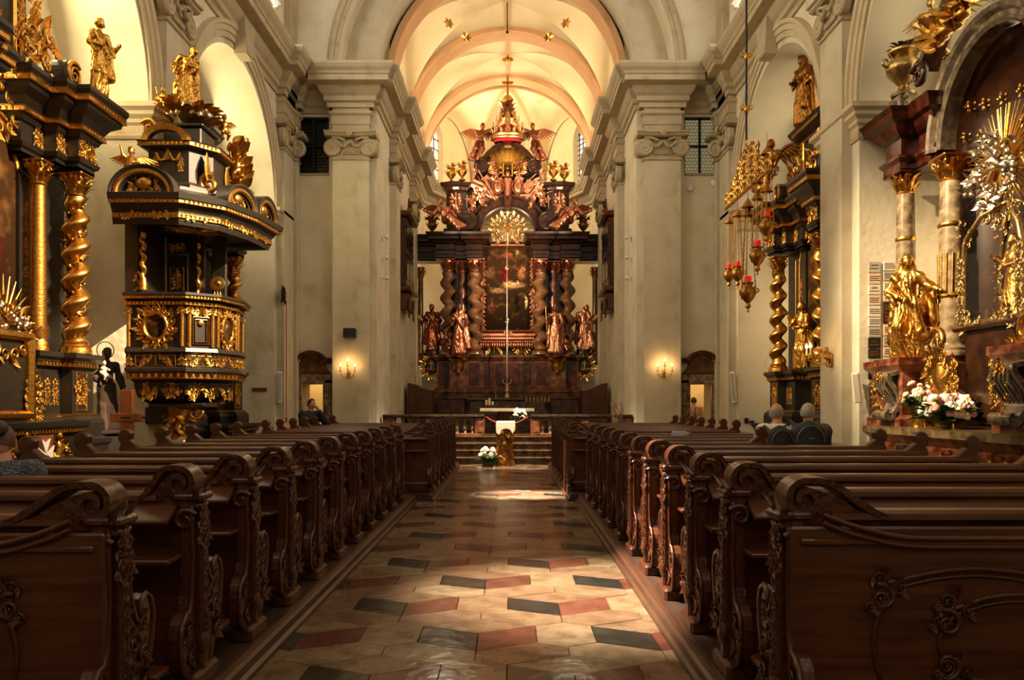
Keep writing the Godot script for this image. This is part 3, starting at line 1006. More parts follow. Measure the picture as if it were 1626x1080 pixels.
# carved foliage over a w x h field: mirrored scrolls and leaves
func relief(b: B, c: Vector3, u: Vector3, w: Vector3, wd: float, h: float, seed_: int, n := 6, mirror := true, full := 1.0) -> void:
	var rng := RandomNumberGenerator.new()
	rng.seed = seed_
	var out := u.cross(w).normalized()
	var q := minf(wd, h)
	for i in n:
		var y := lerpf(-0.42, 0.42, (i + 0.5) / n) * h
		var x := rng.randf_range(0.12, 0.4) * wd
		var r := q * rng.randf_range(0.12, 0.24) * full
		for s in ([-1.0, 1.0] if mirror else [1.0 if i % 2 else -1.0]):
			var p: Vector3 = c + u * (x * s) + w * y
			spiral(b, p + out * r * 0.12, u * s, w * (1.0 if i % 2 else -1.0), r, 1.3, r * 0.22, PI * rng.randf_range(0.3, 0.8), 4)
			leaf(b, p - u * s * r * 0.6, (w + u * s * rng.randf_range(-0.8, 0.8)).normalized(), out, r * 2.2, r * 1.3, 0.4)
			spiral(b, p + (u * s * 0.9 - w * 0.9) * r + out * r * 0.1, u * -s, w, r * 0.55, 1.2, r * 0.15, 1.0, 4)
			b.ball(p + out * r * 0.2, r * 0.24, 5)
			leaf(b, p + w * r * 0.5, (w - u * s * rng.randf_range(0.2, 1.0)).normalized(), out, r * 1.6, r * 1.0, 0.6)
			leaf(b, p + u * s * r * 0.4, (-w + u * s * rng.randf_range(-0.6, 1.0)).normalized(), out, r * 1.8, r * 1.1, 0.4)
	if mirror:
		for i in n:
			leaf(b, c + w * lerpf(-0.48, 0.36, float(i) / maxi(1, n - 1)) * h, w, out, h / n * 1.3, q * 0.24, 0.3)
func end_profile() -> Array:
	return V2([-0.05, 0.0, 0.2, 0.0, 0.22, 0.1, 0.27, 0.2, 0.335, 0.32, 0.37, 0.44, 0.375, 0.53, 0.35, 0.595, 0.305, 0.62, 0.265, 0.6, 0.25, 0.56, 0.26, 0.52, 0.235, 0.5, 0.2, 0.53, 0.165, 0.6, 0.135, 0.7, 0.115, 0.8, 0.11, 0.9, 0.11, 0.97, -0.035, 0.97, -0.04, 0.9, -0.03, 0.75, -0.035, 0.6, -0.045, 0.48, -0.07, 0.41, -0.12, 0.4, -0.165, 0.36, -0.19, 0.29, -0.19, 0.2, -0.165, 0.12, -0.12, 0.08, -0.07, 0.06])
func aisle_end() -> Array:
	# -> [board, carving, scroll]
	var b := B.new()
	var poly := end_profile()
	b.prism(poly, Vector3(0.05, 0, 0), Vector3(0, 0, -1), Vector3.UP, Vector3.RIGHT, 0.075, 0.012)
	# post on the outside of the board
	b.box(Vector3(0.0, 0.5, -0.035), Vector3(0.06, 0.92, 0.075), 0.015)
	b.box(Vector3(0.03, 0.04, -0.05), Vector3(0.14, 0.1, 0.34), 0.02)
	b.box(Vector3(0.035, 0.99, -0.035), Vector3(0.15, 0.04, 0.18), 0.012)
	b.box(Vector3(0.035, 0.945, -0.035), Vector3(0.12, 0.05, 0.15), 0.02)
	var c := B.new()
	# rim following the outline
	var rim := []
	for i in range(1, poly.size() - 1):
		rim.append(Vector3(0.012, poly[i].y, -poly[i].x))
	c.tube(rim, 0.014, 5)
	var un := Vector3(0, 0, 1)
	relief(c, Vector3(0.008, 0.36, -0.24), un, Vector3.UP, 0.2, 0.42, 5, 5, false, 1.1)
	relief(c, Vector3(0.008, 0.24, 0.11), un, Vector3.UP, 0.14, 0.26, 6, 3, false, 1.2)
	relief(c, Vector3(-0.032, 0.55, -0.035), un, Vector3.UP, 0.09, 0.7, 7, 9, true, 0.9)
	relief(c, Vector3(-0.02, 0.86, -0.035), un, Vector3.UP, 0.16, 0.22, 8, 3, true, 1.3)
	for z in [-1.0, 1.0]:
		spiral(c, Vector3(0.05, 0.87, -0.035 + z * 0.075), Vector3.RIGHT * -1, Vector3.UP, 0.06, 1.4, 0.02, 0.5)
	c.ball(Vector3(-0.02, 0.22, -0.03), Vector3(0.035, 0.07, 0.05), 8)
	return [b, c]
# roll that crowns the aisle end: its axis runs along z, sweeping up from the rail over a length L
func top_roll(L: float) -> B:
	var r := B.new()
	var path := []
	for i in 9:
		var k := i / 8.0
		path.append(Vector2(lerpf(L, 0.14, k), 1.0 - 0.02 + 0.16 * (3 * k * k - 2 * k * k * k)))
	for i in 26:
		var a := PI * 0.42 + i / 25.0 * TAU * 1.35
		var q := 0.082 * (1.0 - 0.72 * i / 25.0)
		path.append(Vector2(0.085 + cos(a) * q * 1.0, 1.06 + sin(a) * q))
	ribbon(r, path, 0.035, 0.155, Vector3(0, 0, -0.03))
	r.prism(V2([L, 0.95, L, 0.97, lerpf(L, 0.14, 0.3), 0.985, lerpf(L, 0.14, 0.6), 1.05, 0.15, 1.1, 0.03, 1.07, 0.0, 1.0, 0.01, 0.95]), Vector3(0, 0, -0.03), Vector3.RIGHT, Vector3.UP, Vector3.BACK, 0.1)
	for z in [-0.1, 0.04]: leaf(r, Vector3(0.0, 0.98, z), Vector3(-0.3, 1, 0).normalized(), Vector3(-1, 0, 0), 0.12, 0.07, 0.4)
	return r
# thick band bent along (x, y) points, width along z
func ribbon(b: B, path: Array, th: float, w: float, o: Vector3) -> void:
	var fr := []
	var n := path.size()
	for i in n:
		var d: Vector2 = (path[mini(i + 1, n - 1)] - path[maxi(i - 1, 0)]).normalized()
		fr.append([o + Vector3(path[i].x, path[i].y, 0), Vector3(-d.y, d.x, 0), Vector3.BACK])
	var h := w * 0.5
	b.frames(fr, V2([-th * 0.5, -h, th * 0.3, -h, th * 0.5, -h * 0.85, th * 0.5, h * 0.85, th * 0.3, h, -th * 0.5, h, -th * 0.5, -h]), true, true)
func wall_end() -> B:
	var b := B.new()
	var poly := end_profile()
	b.prism(poly, Vector3(-0.05, 0, 0), Vector3(0, 0, -1), Vector3.UP, Vector3.RIGHT, 0.06, 0.01)
	# flat scroll that crowns the wall end, seen across the rows
	var p := []
	for i in 9:
		var k := i / 8.0
		p.append(Vector2(lerpf(-0.34, -0.1, k), 0.97 + 0.12 * k * k))
	for i in 17:
		var a := PI * 0.85 - i / 16.0 * PI * 1.15
		p.append(Vector2(-0.045 + cos(a) * 0.075, 1.12 + sin(a) * 0.08))
	p.append_array([Vector2(0.0, 1.04), Vector2(0.02, 1.0), Vector2(0.02, 0.95), Vector2(-0.34, 0.95)])
	b.prism(p, Vector3(0, 0, -0.02), Vector3.RIGHT, Vector3.UP, Vector3.BACK, 0.1, 0.012)
	return b
func build_pews() -> void:
	var ends := aisle_end()
	var em: ArrayMesh = ends[0].mesh()
	var cm: ArrayMesh = ends[1].mesh()
	var rolls := [top_roll(0.46).mesh(), top_roll(0.29).mesh()]
	var wm: ArrayMesh = wall_end().mesh()
	var ord := ["first", "second", "third", "fourth", "fifth", "sixth", "seventh", "eighth", "ninth", "tenth", "eleventh"]
	for q in [[-1.0, -1.53, 3.4, 0.885, 11, 2.5, false], [1.0, 1.3, 3.58, 0.885, 11, 2.86, false], [-1.0, -1.2, 13.75, 0.86, 7, 2.85, true], [1.0, 1.1, 13.95, 0.86, 7, 2.9, true]]:
		var side: String = "left" if q[0] < 0 else "right"
		var L: float = q[5]
		var proto := {}
		for k in 5: pass
		var defs := pew_boards(L)
		var closed := pew_panel(L)
		for i in q[4]:
			var z: float = q[2] + q[3] * i
			var lab := "dark carved wooden pew %s of the aisle, %s row from the back" % [side, ord[i]]
			if q[6]: lab = "carved wooden pew in the front block %s of the aisle, %s from its back" % [side, ord[i]]
			if i == 0 and not q[6]: lab = "nearest carved wooden pew %s of the aisle with panelled back" % side
			if i == 0 and q[6]: lab = "pew with closed panelled back starting the front block %s of the aisle" % side
			var t := thing("church_pew", lab, "pew", Vector3(q[1], 0.12, -z), 0.0, "carved wooden pews " + side + (" front block" if q[6] else " of the aisle"))
			var sx: float = q[0]
			var Li := L
			if i == 7 and sx > 0 and not q[6]:
				Li = 1.85
				defs = pew_boards(Li)
			elif i == 8:
				defs = pew_boards(L)
			var mk := func(called: String, m: Mesh, mt: Material) -> MeshInstance3D:
				var o := part(t, called, m, mt)
				o.scale.x = sx
				return o
			var e: MeshInstance3D = mk.call("aisle_end", em, M.wood_carved)
			var cc := part(e, "carving", cm, M.wood_carved)
			var sc: MeshInstance3D = mk.call("top_scroll", rolls[mini(i, 1)], M.wood_carved)
			var we: MeshInstance3D = mk.call("wall_end", wm, M.wood)
			we.position.x = sx * Li
			for d in defs:
				if i == 0 and not q[6] and d[0] in ["book_desk", "book_shelf", "kneeler"]: continue
				mk.call(d[0], d[1], M.wood)
			if i == 0:
				var pn: MeshInstance3D = mk.call("back_panel", closed[0], M.wood)
				part(pn, "carved_scrollwork", closed[1], M.wood_carved)
	# a plank propped against the front block
	var pk := B.new()
	pk.box(Vector3(0, 0.42, 0), Vector3(0.03, 0.84, 0.2), 0.006)
	var o := top("wooden_board", pk, M.wood_light, "narrow wooden board standing against the front pew block", "board", Vector3(1.02, 0.0, -13.72))
	o.position.y = 0.125
func pew_boards(L: float) -> Array:
	var r := []
	var back := B.new()
	back.box(Vector3(L * 0.5, 0.55, -0.02), Vector3(L - 0.1, 0.9, 0.03))
	r.append(["backrest", back.mesh()])
	var rail := B.new()
	rail.t = Transform3D(Basis(), Vector3(L * 0.5, 0, 0))
	var fr := [[Vector3(-L * 0.5 + 0.2, 0, 0), Vector3.BACK, Vector3.UP], [Vector3(L * 0.5 - 0.06, 0, 0), Vector3.BACK, Vector3.UP]]
	rail.frames(fr, V2([-0.09, 0.955, -0.03, 0.955, 0.03, 0.96, 0.045, 0.975, 0.04, 1.0, 0.02, 1.015, -0.03, 1.018, -0.075, 1.01, -0.09, 0.99, -0.09, 0.955]), false, true)
	r.append(["top_rail", rail.mesh()])
	var desk := B.new()
	var fd := [[Vector3(0.09, 0, 0), Vector3.BACK, Vector3.UP], [Vector3(L - 0.06, 0, 0), Vector3.BACK, Vector3.UP]]
	desk.frames(fd, V2([0.03, 0.96, 0.17, 0.885, 0.185, 0.89, 0.19, 0.88, 0.175, 0.862, 0.02, 0.935, 0.03, 0.96]), false, true)
	r.append(["book_desk", desk.mesh()])
	var shelf := B.new()
	shelf.box(Vector3(L * 0.5, 0.68, 0.1), Vector3(L - 0.14, 0.025, 0.2), 0.006)
	r.append(["book_shelf", shelf.mesh()])
	var seat := B.new()
	seat.box(Vector3(L * 0.5, 0.42, -0.2), Vector3(L - 0.12, 0.035, 0.36), 0.01)
	r.append(["seat", seat.mesh()])
	var kneel := B.new()
	kneel.box(Vector3(L * 0.5, 0.16, 0.3), Vector3(L - 0.1, 0.035, 0.17), 0.01)
	for x in [0.4, L - 0.4]: kneel.box(Vector3(x, 0.07, 0.3), Vector3(0.05, 0.14, 0.12))
	kneel.box(Vector3(0.0 + 0.16, 0.16, 0.3), Vector3(0.2, 0.03, 0.1), 0.008)
	r.append(["kneeler", kneel.mesh()])
	return r
func pew_panel(L: float) -> Array:
	var b := B.new()
	b.box(Vector3(L * 0.5, 0.48, 0.06), Vector3(L - 0.02, 0.94, 0.04), 0.01)
	b.box(Vector3(L * 0.5, 0.06, 0.085), Vector3(L - 0.02, 0.12, 0.03), 0.01)
	b.box(Vector3(L * 0.5, 0.885, 0.085), Vector3(L - 0.1, 0.03, 0.02), 0.008)
	# swept mouldings under the top rail at the aisle end
	for k in 2:
		var p := []
		for i in 31:
			var f := i / 30.0
			var y := 0.9 + 0.1 * pow(maxf(0.0, 1.0 - f * 6.5), 1.6) - k * 0.035
			p.append(Vector3(0.14 + f * (L - 0.2), y, 0.09))
		b.tube(p, 0.014, 5)
	var c := B.new()
	# rococo frame: double curved mouldings with leaf clusters
	for k in 2:
		var ins := k * 0.2
		for y in [1.0, -1.0]:
			var p := []
			for i in 21:
				var f := i / 20.0
				var x := lerpf(0.42 + ins * 1.4, L * 0.5, f)
				var h := (0.26 - ins * 0.55) + 0.06 * sin(f * PI * 1.4) + 0.05 * pow(f, 4.0)
				p.append(Vector3(x, 0.45 + y * h, 0.086))
			for m in [0.0, L]:
				var pm := []
				for v in p: pm.append(Vector3(absf(m - v.x), v.y, v.z))
				c.tube(pm, 0.013, 6)
				c.tube(pm.map(func(v): return v + Vector3(0, -y * 0.03, -0.005)), 0.01, 5)
			for m in [-1.0, 1.0]:
				var cx: float = L * 0.5 + m * (L * 0.5 - 0.42 - ins * 1.4)
				spiral(c, Vector3(cx + 0.03 * m, 0.45 + y * (0.2 - ins * 0.55), 0.095), Vector3(m, 0, 0), Vector3(0, y, 0), 0.06, 1.4, 0.014, 1.2)
				relief(c, Vector3(cx, 0.45 + y * (0.24 - ins * 0.5), 0.09), Vector3.RIGHT, Vector3.UP, 0.2, 0.16, 31 + k, 3, false, 1.2)
		for m in [-1.0, 1.0]:
			var pv := []
			for i in 13:
				var f := i / 12.0 * 2.0 - 1.0
				pv.append(Vector3(L * 0.5 + m * (L * 0.5 - 0.42 - ins * 1.4 + 0.06 * cos(f * PI * 0.5)), 0.45 + f * (0.22 - ins * 0.5), 0.084))
			c.tube(pv, 0.012, 6)
	relief(c, Vector3(L * 0.5, 0.74, 0.09), Vector3.RIGHT, Vector3.UP, 0.4, 0.16, 37, 4, true, 1.2)
	relief(c, Vector3(L * 0.5, 0.2, 0.09), Vector3.RIGHT, Vector3.UP, 0.4, 0.14, 38, 4, true, 1.2)
	return [b.mesh(), c.mesh()]

# ---------------------------------------------------------------- sculpted forms
# caps: [a, b, radius a, radius b]; joined by a smooth minimum and meshed as surface nets
func sculpt(caps: Array, cell: float, k: float, fold := 0.0, fold_top := 99.0, seed_ := 1, freq := 9.0) -> B:
	var lo := Vector3.INF
	var hi := -Vector3.INF
	for c in caps:
		var r := maxf(c[2], c[3])
		for p in [c[0], c[1]]:
			lo = lo.min(p - Vector3.ONE * r)
			hi = hi.max(p + Vector3.ONE * r)
	lo -= Vector3.ONE * cell * 3.0
	hi += Vector3.ONE * cell * 3.0
	var nx := int((hi.x - lo.x) / cell) + 1
	var ny := int((hi.y - lo.y) / cell) + 1
	var nz := int((hi.z - lo.z) / cell) + 1
	var f := PackedFloat32Array()
	f.resize(nx * ny * nz)
	f.fill(1.0)
	var m := k + cell * 2.0
	for c in caps:
		var a: Vector3 = c[0]
		var ra: float = c[2]
		var dr: float = c[3] - ra
		var ba: Vector3 = c[1] - a
		var inv := 1.0 / maxf(ba.length_squared(), 1e-8)
		var rm := maxf(c[2], c[3]) + m
		var p0: Vector3 = (a.min(c[1]) - Vector3.ONE * rm - lo) / cell
		var p1: Vector3 = (a.max(c[1]) + Vector3.ONE * rm - lo) / cell
		for z in range(maxi(0, int(p0.z)), mini(nz, int(p1.z) + 2)):
			for y in range(maxi(0, int(p0.y)), mini(ny, int(p1.y) + 2)):
				var row := (z * ny + y) * nx
				for x in range(maxi(0, int(p0.x)), mini(nx, int(p1.x) + 2)):
					var pa := lo + Vector3(x, y, z) * cell - a
					var h := clampf(pa.dot(ba) * inv, 0.0, 1.0)
					var d := (pa - ba * h).length() - ra - dr * h
					var o := f[row + x]
					var w := k - absf(o - d)
					f[row + x] = (minf(o, d) - w * w * 0.25 / k) if w > 0.0 else minf(o, d)
	if fold > 0.0:
		var n := FastNoiseLite.new()
		n.seed = seed_
		n.frequency = 1.0
		n.fractal_octaves = 2
		for z in nz:
			for y in ny:
				var wy := lo.y + y * cell
				if wy > fold_top: break
				var row := (z * ny + y) * nx
				for x in nx:
					if absf(f[row + x]) < 0.07:
						var p := lo + Vector3(x, y, z) * cell
						var q := n.get_noise_3d(p.x * 2.2, p.y * 1.4, p.z * 2.2)
						var w := sin(atan2(p.x, p.z + 0.02) * freq + q * 5.0 + p.y * 2.0)
						var w2 := sin((p.x * 1.4 + p.y) * freq * 2.6 + q * 7.0)
						f[row + x] += fold * ((0.9 - 1.5 * sqrt(absf(w))) * clampf(1.25 - wy * 0.5, 0.3, 1.2) + 0.35 * absf(w2) - 0.1)
	var b := B.new()
	var at := PackedInt32Array()
	at.resize(nx * ny * nz)
	at.fill(-1)
	var s := PackedFloat32Array()
	s.resize(8)
	for z in nz - 1:
		for y in ny - 1:
			var row := (z * ny + y) * nx
			for x in nx - 1:
				var i := row + x
				var neg := 0
				if f[i] > 0.5: continue
				for q in 8:
					s[q] = f[i + (q & 1) + (nx if q & 2 else 0) + (nx * ny if q & 4 else 0)]
					if s[q] < 0.0: neg += 1
				if neg == 0 or neg == 8: continue
				var sum := Vector3.ZERO
				var cnt := 0
				for q in 8:
					for e in [1, 2, 4]:
						if q & e: continue
						var s0 := s[q]
						var s1 := s[q | e]
						if (s0 < 0.0) != (s1 < 0.0):
							var t := s0 / (s0 - s1)
							var p := Vector3(1.0 if q & 1 else 0.0, 1.0 if q & 2 else 0.0, 1.0 if q & 4 else 0.0)
							if e == 1: p.x = t
							elif e == 2: p.y = t
							else: p.z = t
							sum += p
							cnt += 1
				at[i] = b.v.size()
				b.v.append(lo + (Vector3(x, y, z) + sum / cnt) * cell)
	var sy := nx
	var sz := nx * ny
	for z in range(1, nz - 1):
		for y in range(1, ny - 1):
			for x in range(1, nx - 1):
				var i := z * sz + y * sy + x
				if at[i] < 0: continue
				var a := f[i] < 0.0
				for e in 3:
					var st: int = [1, sy, sz][e]
					if a == (f[i + st] < 0.0): continue
					var d1: int = [sy, sz, 1][e]
					var d2: int = [sz, 1, sy][e]
					var q := [at[i], at[i - d1], at[i - d1 - d2], at[i - d2]]
					if q.min() < 0: continue
					if a: b.ix.append_array(PackedInt32Array([q[0], q[2], q[1], q[0], q[3], q[2]]))
					else: b.ix.append_array(PackedInt32Array([q[0], q[1], q[2], q[0], q[2], q[3]]))
	return b
# head about 0.23 m tall with face, centred on c; bs: x right, y up, z towards the face
func head(b: B, c: Vector3, bs: Basis, s := 1.0, hair := 0.014, beard := 0.0, seed_ := 4) -> void:
	var n := FastNoiseLite.new()
	n.seed = seed_
	n.frequency = 30.0
	var rows := []
	for j in 19:
		var th := PI * j / 18.0
		var row := PackedVector3Array()
		for i in 22:
			var ph := TAU * i / 22.0
			var d := Vector3(sin(th) * sin(ph), cos(th), sin(th) * cos(ph))
			var p := Vector3(d.x * 0.076, d.y * 0.116, d.z * 0.094)
			var jaw := clampf((-d.y - 0.1) * 1.2, 0.0, 1.0)
			p.x *= 1.0 - 0.28 * jaw
			p.z *= 1.0 - 0.1 * jaw
			if d.z > 0.2:
				var g := func(cx: float, cy: float, wx: float, wy: float) -> float: return exp(-pow((absf(p.x) - cx) / wx, 2.0) - pow((p.y - cy) / wy, 2.0))
				p.z += 0.026 * g.call(0.0, -0.022, 0.013, 0.024) + 0.008 * g.call(0.0, 0.01, 0.012, 0.03) - 0.011 * g.call(0.031, 0.01, 0.016, 0.012)
				p.z += 0.007 * g.call(0.03, 0.03, 0.022, 0.008) + 0.006 * g.call(0.0, -0.058, 0.02, 0.008) - 0.006 * g.call(0.0, -0.07, 0.018, 0.006) + 0.01 * g.call(0.0, -0.095, 0.02, 0.016)
			var hm := clampf((d.y * 1.3 - d.z * 1.3 - 0.15) * 4.0, 0.0, 1.0)
			var bm := clampf((-d.y * 1.4 + d.z - 1.0) * 4.0, 0.0, 1.0)
			var w := hair * hm + beard * bm
			if w > 0.0: p += p.normalized() * w * (1.0 + 0.6 * n.get_noise_3d(p.x * 1.6, p.y * 0.7, p.z * 1.6))
			row.append(c + bs * (p * s))
		rows.append(row)
	b.grid(rows, true)
	for e in [-1.0, 1.0]: b.ball(c + bs * (Vector3(e * 0.078, -0.005, -0.005) * s), Vector3(0.012, 0.03, 0.018) * s, 6)
# palm and five bent fingers; d along the hand, n out of the back of the hand, th towards the thumb
func hand(b: B, w: Vector3, d: Vector3, n: Vector3, th: Vector3, s := 1.0, curl := 0.5) -> void:
	d = d.normalized()
	n = (n - d * n.dot(d)).normalized()
	var sd := d.cross(n)
	if sd.dot(th) < 0: sd = -sd
	b.tube([w, w + d * 0.03 * s, w + d * 0.07 * s, w + d * 0.09 * s], [0.024 * s, 0.03 * s, 0.036 * s, 0.03 * s], 8)
	for i in 4:
		var o := w + d * 0.085 * s + sd * (0.028 - i * 0.019) * s
		var L: float = [0.07, 0.08, 0.075, 0.06][i] * s
		var p := [o, o + d * L * 0.45 - n * L * 0.1 * curl, o + d * L * (0.8 - 0.2 * curl) - n * L * 0.4 * curl, o + d * L * (1.0 - 0.45 * curl) - n * L * 0.75 * curl]
		b.tube(p, [0.0095 * s, 0.009 * s, 0.008 * s, 0.006 * s], 6)
	var t0 := w + d * 0.03 * s + sd * 0.028 * s
	b.tube([t0, t0 + (d + sd).normalized() * 0.03 * s, t0 + (d * 1.4 + sd * 0.8 - n * 0.5 * curl).normalized() * 0.062 * s], [0.012 * s, 0.0105 * s, 0.007 * s], 6)
# robed figure facing +z; joints in p override a standing pose
func robed(p: Dictionary, cell := 0.02, seed_ := 1, fold := 0.02) -> B:
	var J := {"pel": Vector3(0, 0.93, 0), "chest": Vector3(0, 1.27, 0), "neck": Vector3(0, 1.46, 0), "head": Vector3(0, 1.62, 0.03),
		"sl": Vector3(-0.19, 1.38, 0), "el": Vector3(-0.27, 1.12, 0.06), "hl": Vector3(-0.16, 1.05, 0.26), "sr": Vector3(0.19, 1.38, 0), "er": Vector3(0.27, 1.12, 0.06), "hr": Vector3(0.14, 1.08, 0.27),
		"kl": Vector3(-0.1, 0.5, 0.07), "fl": Vector3(-0.11, 0.06, 0.04), "kr": Vector3(0.1, 0.5, 0.03), "fr": Vector3(0.12, 0.06, 0.0)}
	for q in p:
		if J.has(q): J[q] = p[q]
	var hem: float = p.get("hem", 0.2)
	var c := [[J.pel, J.chest, 0.13, 0.135], [J.chest, J.neck, 0.12, 0.06], [J.neck, J.head - Vector3(0, 0.05, 0), 0.05, 0.05],
		[J.sl, J.sr, 0.075, 0.075], [J.sl, J.el, 0.075, 0.065], [J.sr, J.er, 0.075, 0.065], [J.el, J.hl, 0.07, 0.045], [J.er, J.hr, 0.07, 0.045],
		[J.pel + Vector3(-0.07, 0, 0), J.kl, 0.125, 0.105], [J.pel + Vector3(0.07, 0, 0), J.kr, 0.125, 0.105]]
	if p.get("robe", true):
		c.append_array([[J.kl, J.fl, 0.11, hem * 0.72], [J.kr, J.fr, 0.11, hem * 0.72], [J.pel, (J.fl + J.fr) * 0.5 - Vector3(0, 0, 0.05), 0.13, hem * 0.9]])
		c.append([J.el, J.el.lerp(J.hl, 0.5) - Vector3(0, 0.16, 0), 0.08, 0.035])
		c.append([J.er, J.er.lerp(J.hr, 0.5) - Vector3(0, 0.16, 0), 0.08, 0.035])
	else:
		c.append_array([[J.kl, J.fl, 0.075, 0.045], [J.kr, J.fr, 0.075, 0.045]])
	if p.get("cape", false):
		c.append_array([[J.sl + Vector3(-0.03, 0, -0.06), Vector3(-0.25, 0.3, -0.13), 0.05, 0.1], [J.sr + Vector3(0.03, 0, -0.06), Vector3(0.25, 0.3, -0.13), 0.05, 0.1], [J.chest - Vector3(0, 0, 0.1), Vector3(0, 0.25, -0.2), 0.08, 0.12]])
	if p.has("sash"):
		c.append([J.sl + Vector3(0, 0, 0.08), J.pel + Vector3(0.16, -0.05, 0.14), 0.06, 0.07])
		c.append([J.pel + Vector3(0.16, -0.05, 0.14), Vector3(0.22, 0.4, 0.14), 0.07, 0.09])
	if p.has("veil"):
		c.append([J.head + Vector3(0, 0.02, -0.04), J.neck + Vector3(0, -0.05, -0.08), 0.108, 0.1])
		for s in [-1.0, 1.0]: c.append([J.head + Vector3(s * 0.07, 0.02, -0.04), J.chest + Vector3(s * 0.14, 0.04, 0.02), 0.045, 0.05])
	for x in p.get("more", []): c.append(x)
	var b := sculpt(c, cell, 0.045, fold, J.neck.y - 0.02, seed_)
	var look: Vector3 = p.get("look", Vector3(0, -0.1, 1))
	head(b, J.head, Basis.looking_at(-look.normalized(), Vector3.UP), 1.12, p.get("hair", 0.02), p.get("beard", 0.0), seed_)
	for q in [["l", -1.0], ["r", 1.0]]:
		var h: Vector3 = J["h" + q[0]]
		var d: Vector3 = (h - J["e" + q[0]]).normalized()
		hand(b, h - d * 0.01, d, Vector3(q[1], 0.3, 0), Vector3(0, 1, 0.3), 1.0, 0.6)
	if p.has("wings"):
		for s in [-1.0, 1.0]:
			wing(b, J.chest + Vector3(s * 0.08, 0.1, -0.12), Vector3(s * 0.75, 0.5, -0.35).normalized(), Vector3(s * 0.25, -0.9, -0.25).normalized(), p.wings)
	return b
func wing(b: B, o: Vector3, d: Vector3, dn: Vector3, L: float) -> void:
	var n := d.cross(dn).normalized()
	b.tube([o, o + d * L * 0.3 + Vector3.UP * 0.05 * L, o + d * L * 0.55], [0.05 * L, 0.055 * L, 0.03 * L], 6)
	for r in 3:
		for i in 7:
			var k := i / 6.0
			var p := o + d * L * (0.08 + 0.48 * k) + n * 0.012 * (r - 1)
			leaf(b, p, (dn * (1.0 - 0.3 * k) + d * (0.15 + 0.75 * k)).normalized(), n, L * (0.3 + 0.22 * r) * (0.7 + 0.45 * k), 0.13 * L, 0.12)
# small naked child figure; about 0.6 m
func putto(seed_ := 1, wings := true, up := 0.25) -> B:
	var c := [[Vector3(0, 0.2, 0), Vector3(0, 0.36, 0), 0.085, 0.075], [Vector3(0, 0.4, 0), Vector3(0, 0.46, 0), 0.03, 0.03],
		[Vector3(-0.06, 0.39, 0), Vector3(-0.14, 0.36 + up * 0.3, 0.05), 0.035, 0.03], [Vector3(-0.14, 0.36 + up * 0.3, 0.05), Vector3(-0.17, 0.36 + up, 0.1), 0.03, 0.02],
		[Vector3(0.06, 0.39, 0), Vector3(0.13, 0.32, 0.08), 0.035, 0.03], [Vector3(0.13, 0.32, 0.08), Vector3(0.05, 0.3, 0.14), 0.03, 0.02],
		[Vector3(-0.05, 0.18, 0), Vector3(-0.08, 0.12, 0.13), 0.06, 0.045], [Vector3(-0.08, 0.12, 0.13), Vector3(-0.08, 0.0, 0.1), 0.042, 0.025],
		[Vector3(0.05, 0.18, 0), Vector3(0.1, 0.08, 0.08), 0.06, 0.045], [Vector3(0.1, 0.08, 0.08), Vector3(0.08, -0.04, 0.02), 0.042, 0.025],
		[Vector3(-0.1, 0.25, -0.05), Vector3(0.12, 0.16, 0.02), 0.05, 0.04]]
	var b := sculpt(c, 0.016, 0.035, 0.006, 0.3, seed_, 18.0)
	head(b, Vector3(0, 0.53, 0.01), Basis(), 0.72, 0.022, 0.0, seed_)
	if wings:
		for s in [-1.0, 1.0]: wing(b, Vector3(s * 0.03, 0.38, -0.07), Vector3(s * 0.8, 0.5, -0.3).normalized(), Vector3(s * 0.3, -0.9, -0.2).normalized(), 0.34)
	return b
# ---------------------------------------------------------------- columns
func twisted(h: float, r: float, turns: float, hand_ := 1.0, vine := false) -> B:
	var b := B.new()
	var rows := []
	var n := int(turns * 14)
	for j in n + 1:
		var k := float(j) / n
		var fade := minf(1.0, minf(k, 1.0 - k) * 9.0)
		var a := hand_ * TAU * turns * k
		var c := Vector3(cos(a), 0, sin(a)) * r * 0.17 * fade
		var row := PackedVector3Array()
		for i in 18:
			var f := TAU * i / 18.0
			var g := cos(f - a)
			var rr := r * (0.92 + 0.14 * g * fade - 0.14 * pow(maxf(0.0, -g), 4.0) * fade) * (1.0 - 0.1 * k)
			row.append(c + Vector3(cos(f) * rr, k * h, sin(f) * rr))
		rows.append(row)
	b.grid(rows, true)
	b.lathe(V2([r * 1.28, -0.14, r * 1.28, -0.08, r * 1.22, -0.06, r * 1.25, -0.03, r * 1.02, 0.0, r * 1.05, 0.03, r * 0.8, 0.06]), 18)
	if vine:
		var rng := RandomNumberGenerator.new()
		rng.seed = 3
		for i in int(turns * 16):
			var k := (i + 0.5) / (turns * 16)
			var a := hand_ * TAU * turns * k + PI + rng.randf_range(-0.5, 0.5)
			var o := Vector3(cos(a), 0, sin(a))
			var p := Vector3(0, k * h, 0) + o * r * 0.62
			leaf(b, p, Vector3(rng.randf_range(-0.6, 0.6), 0.5, rng.randf_range(-0.6, 0.6)).normalized(), o, r * 0.8, r * 0.55, 0.5)
			if i % 2: b.ball(p + o * r * 0.12, r * 0.14, 5)
	return b
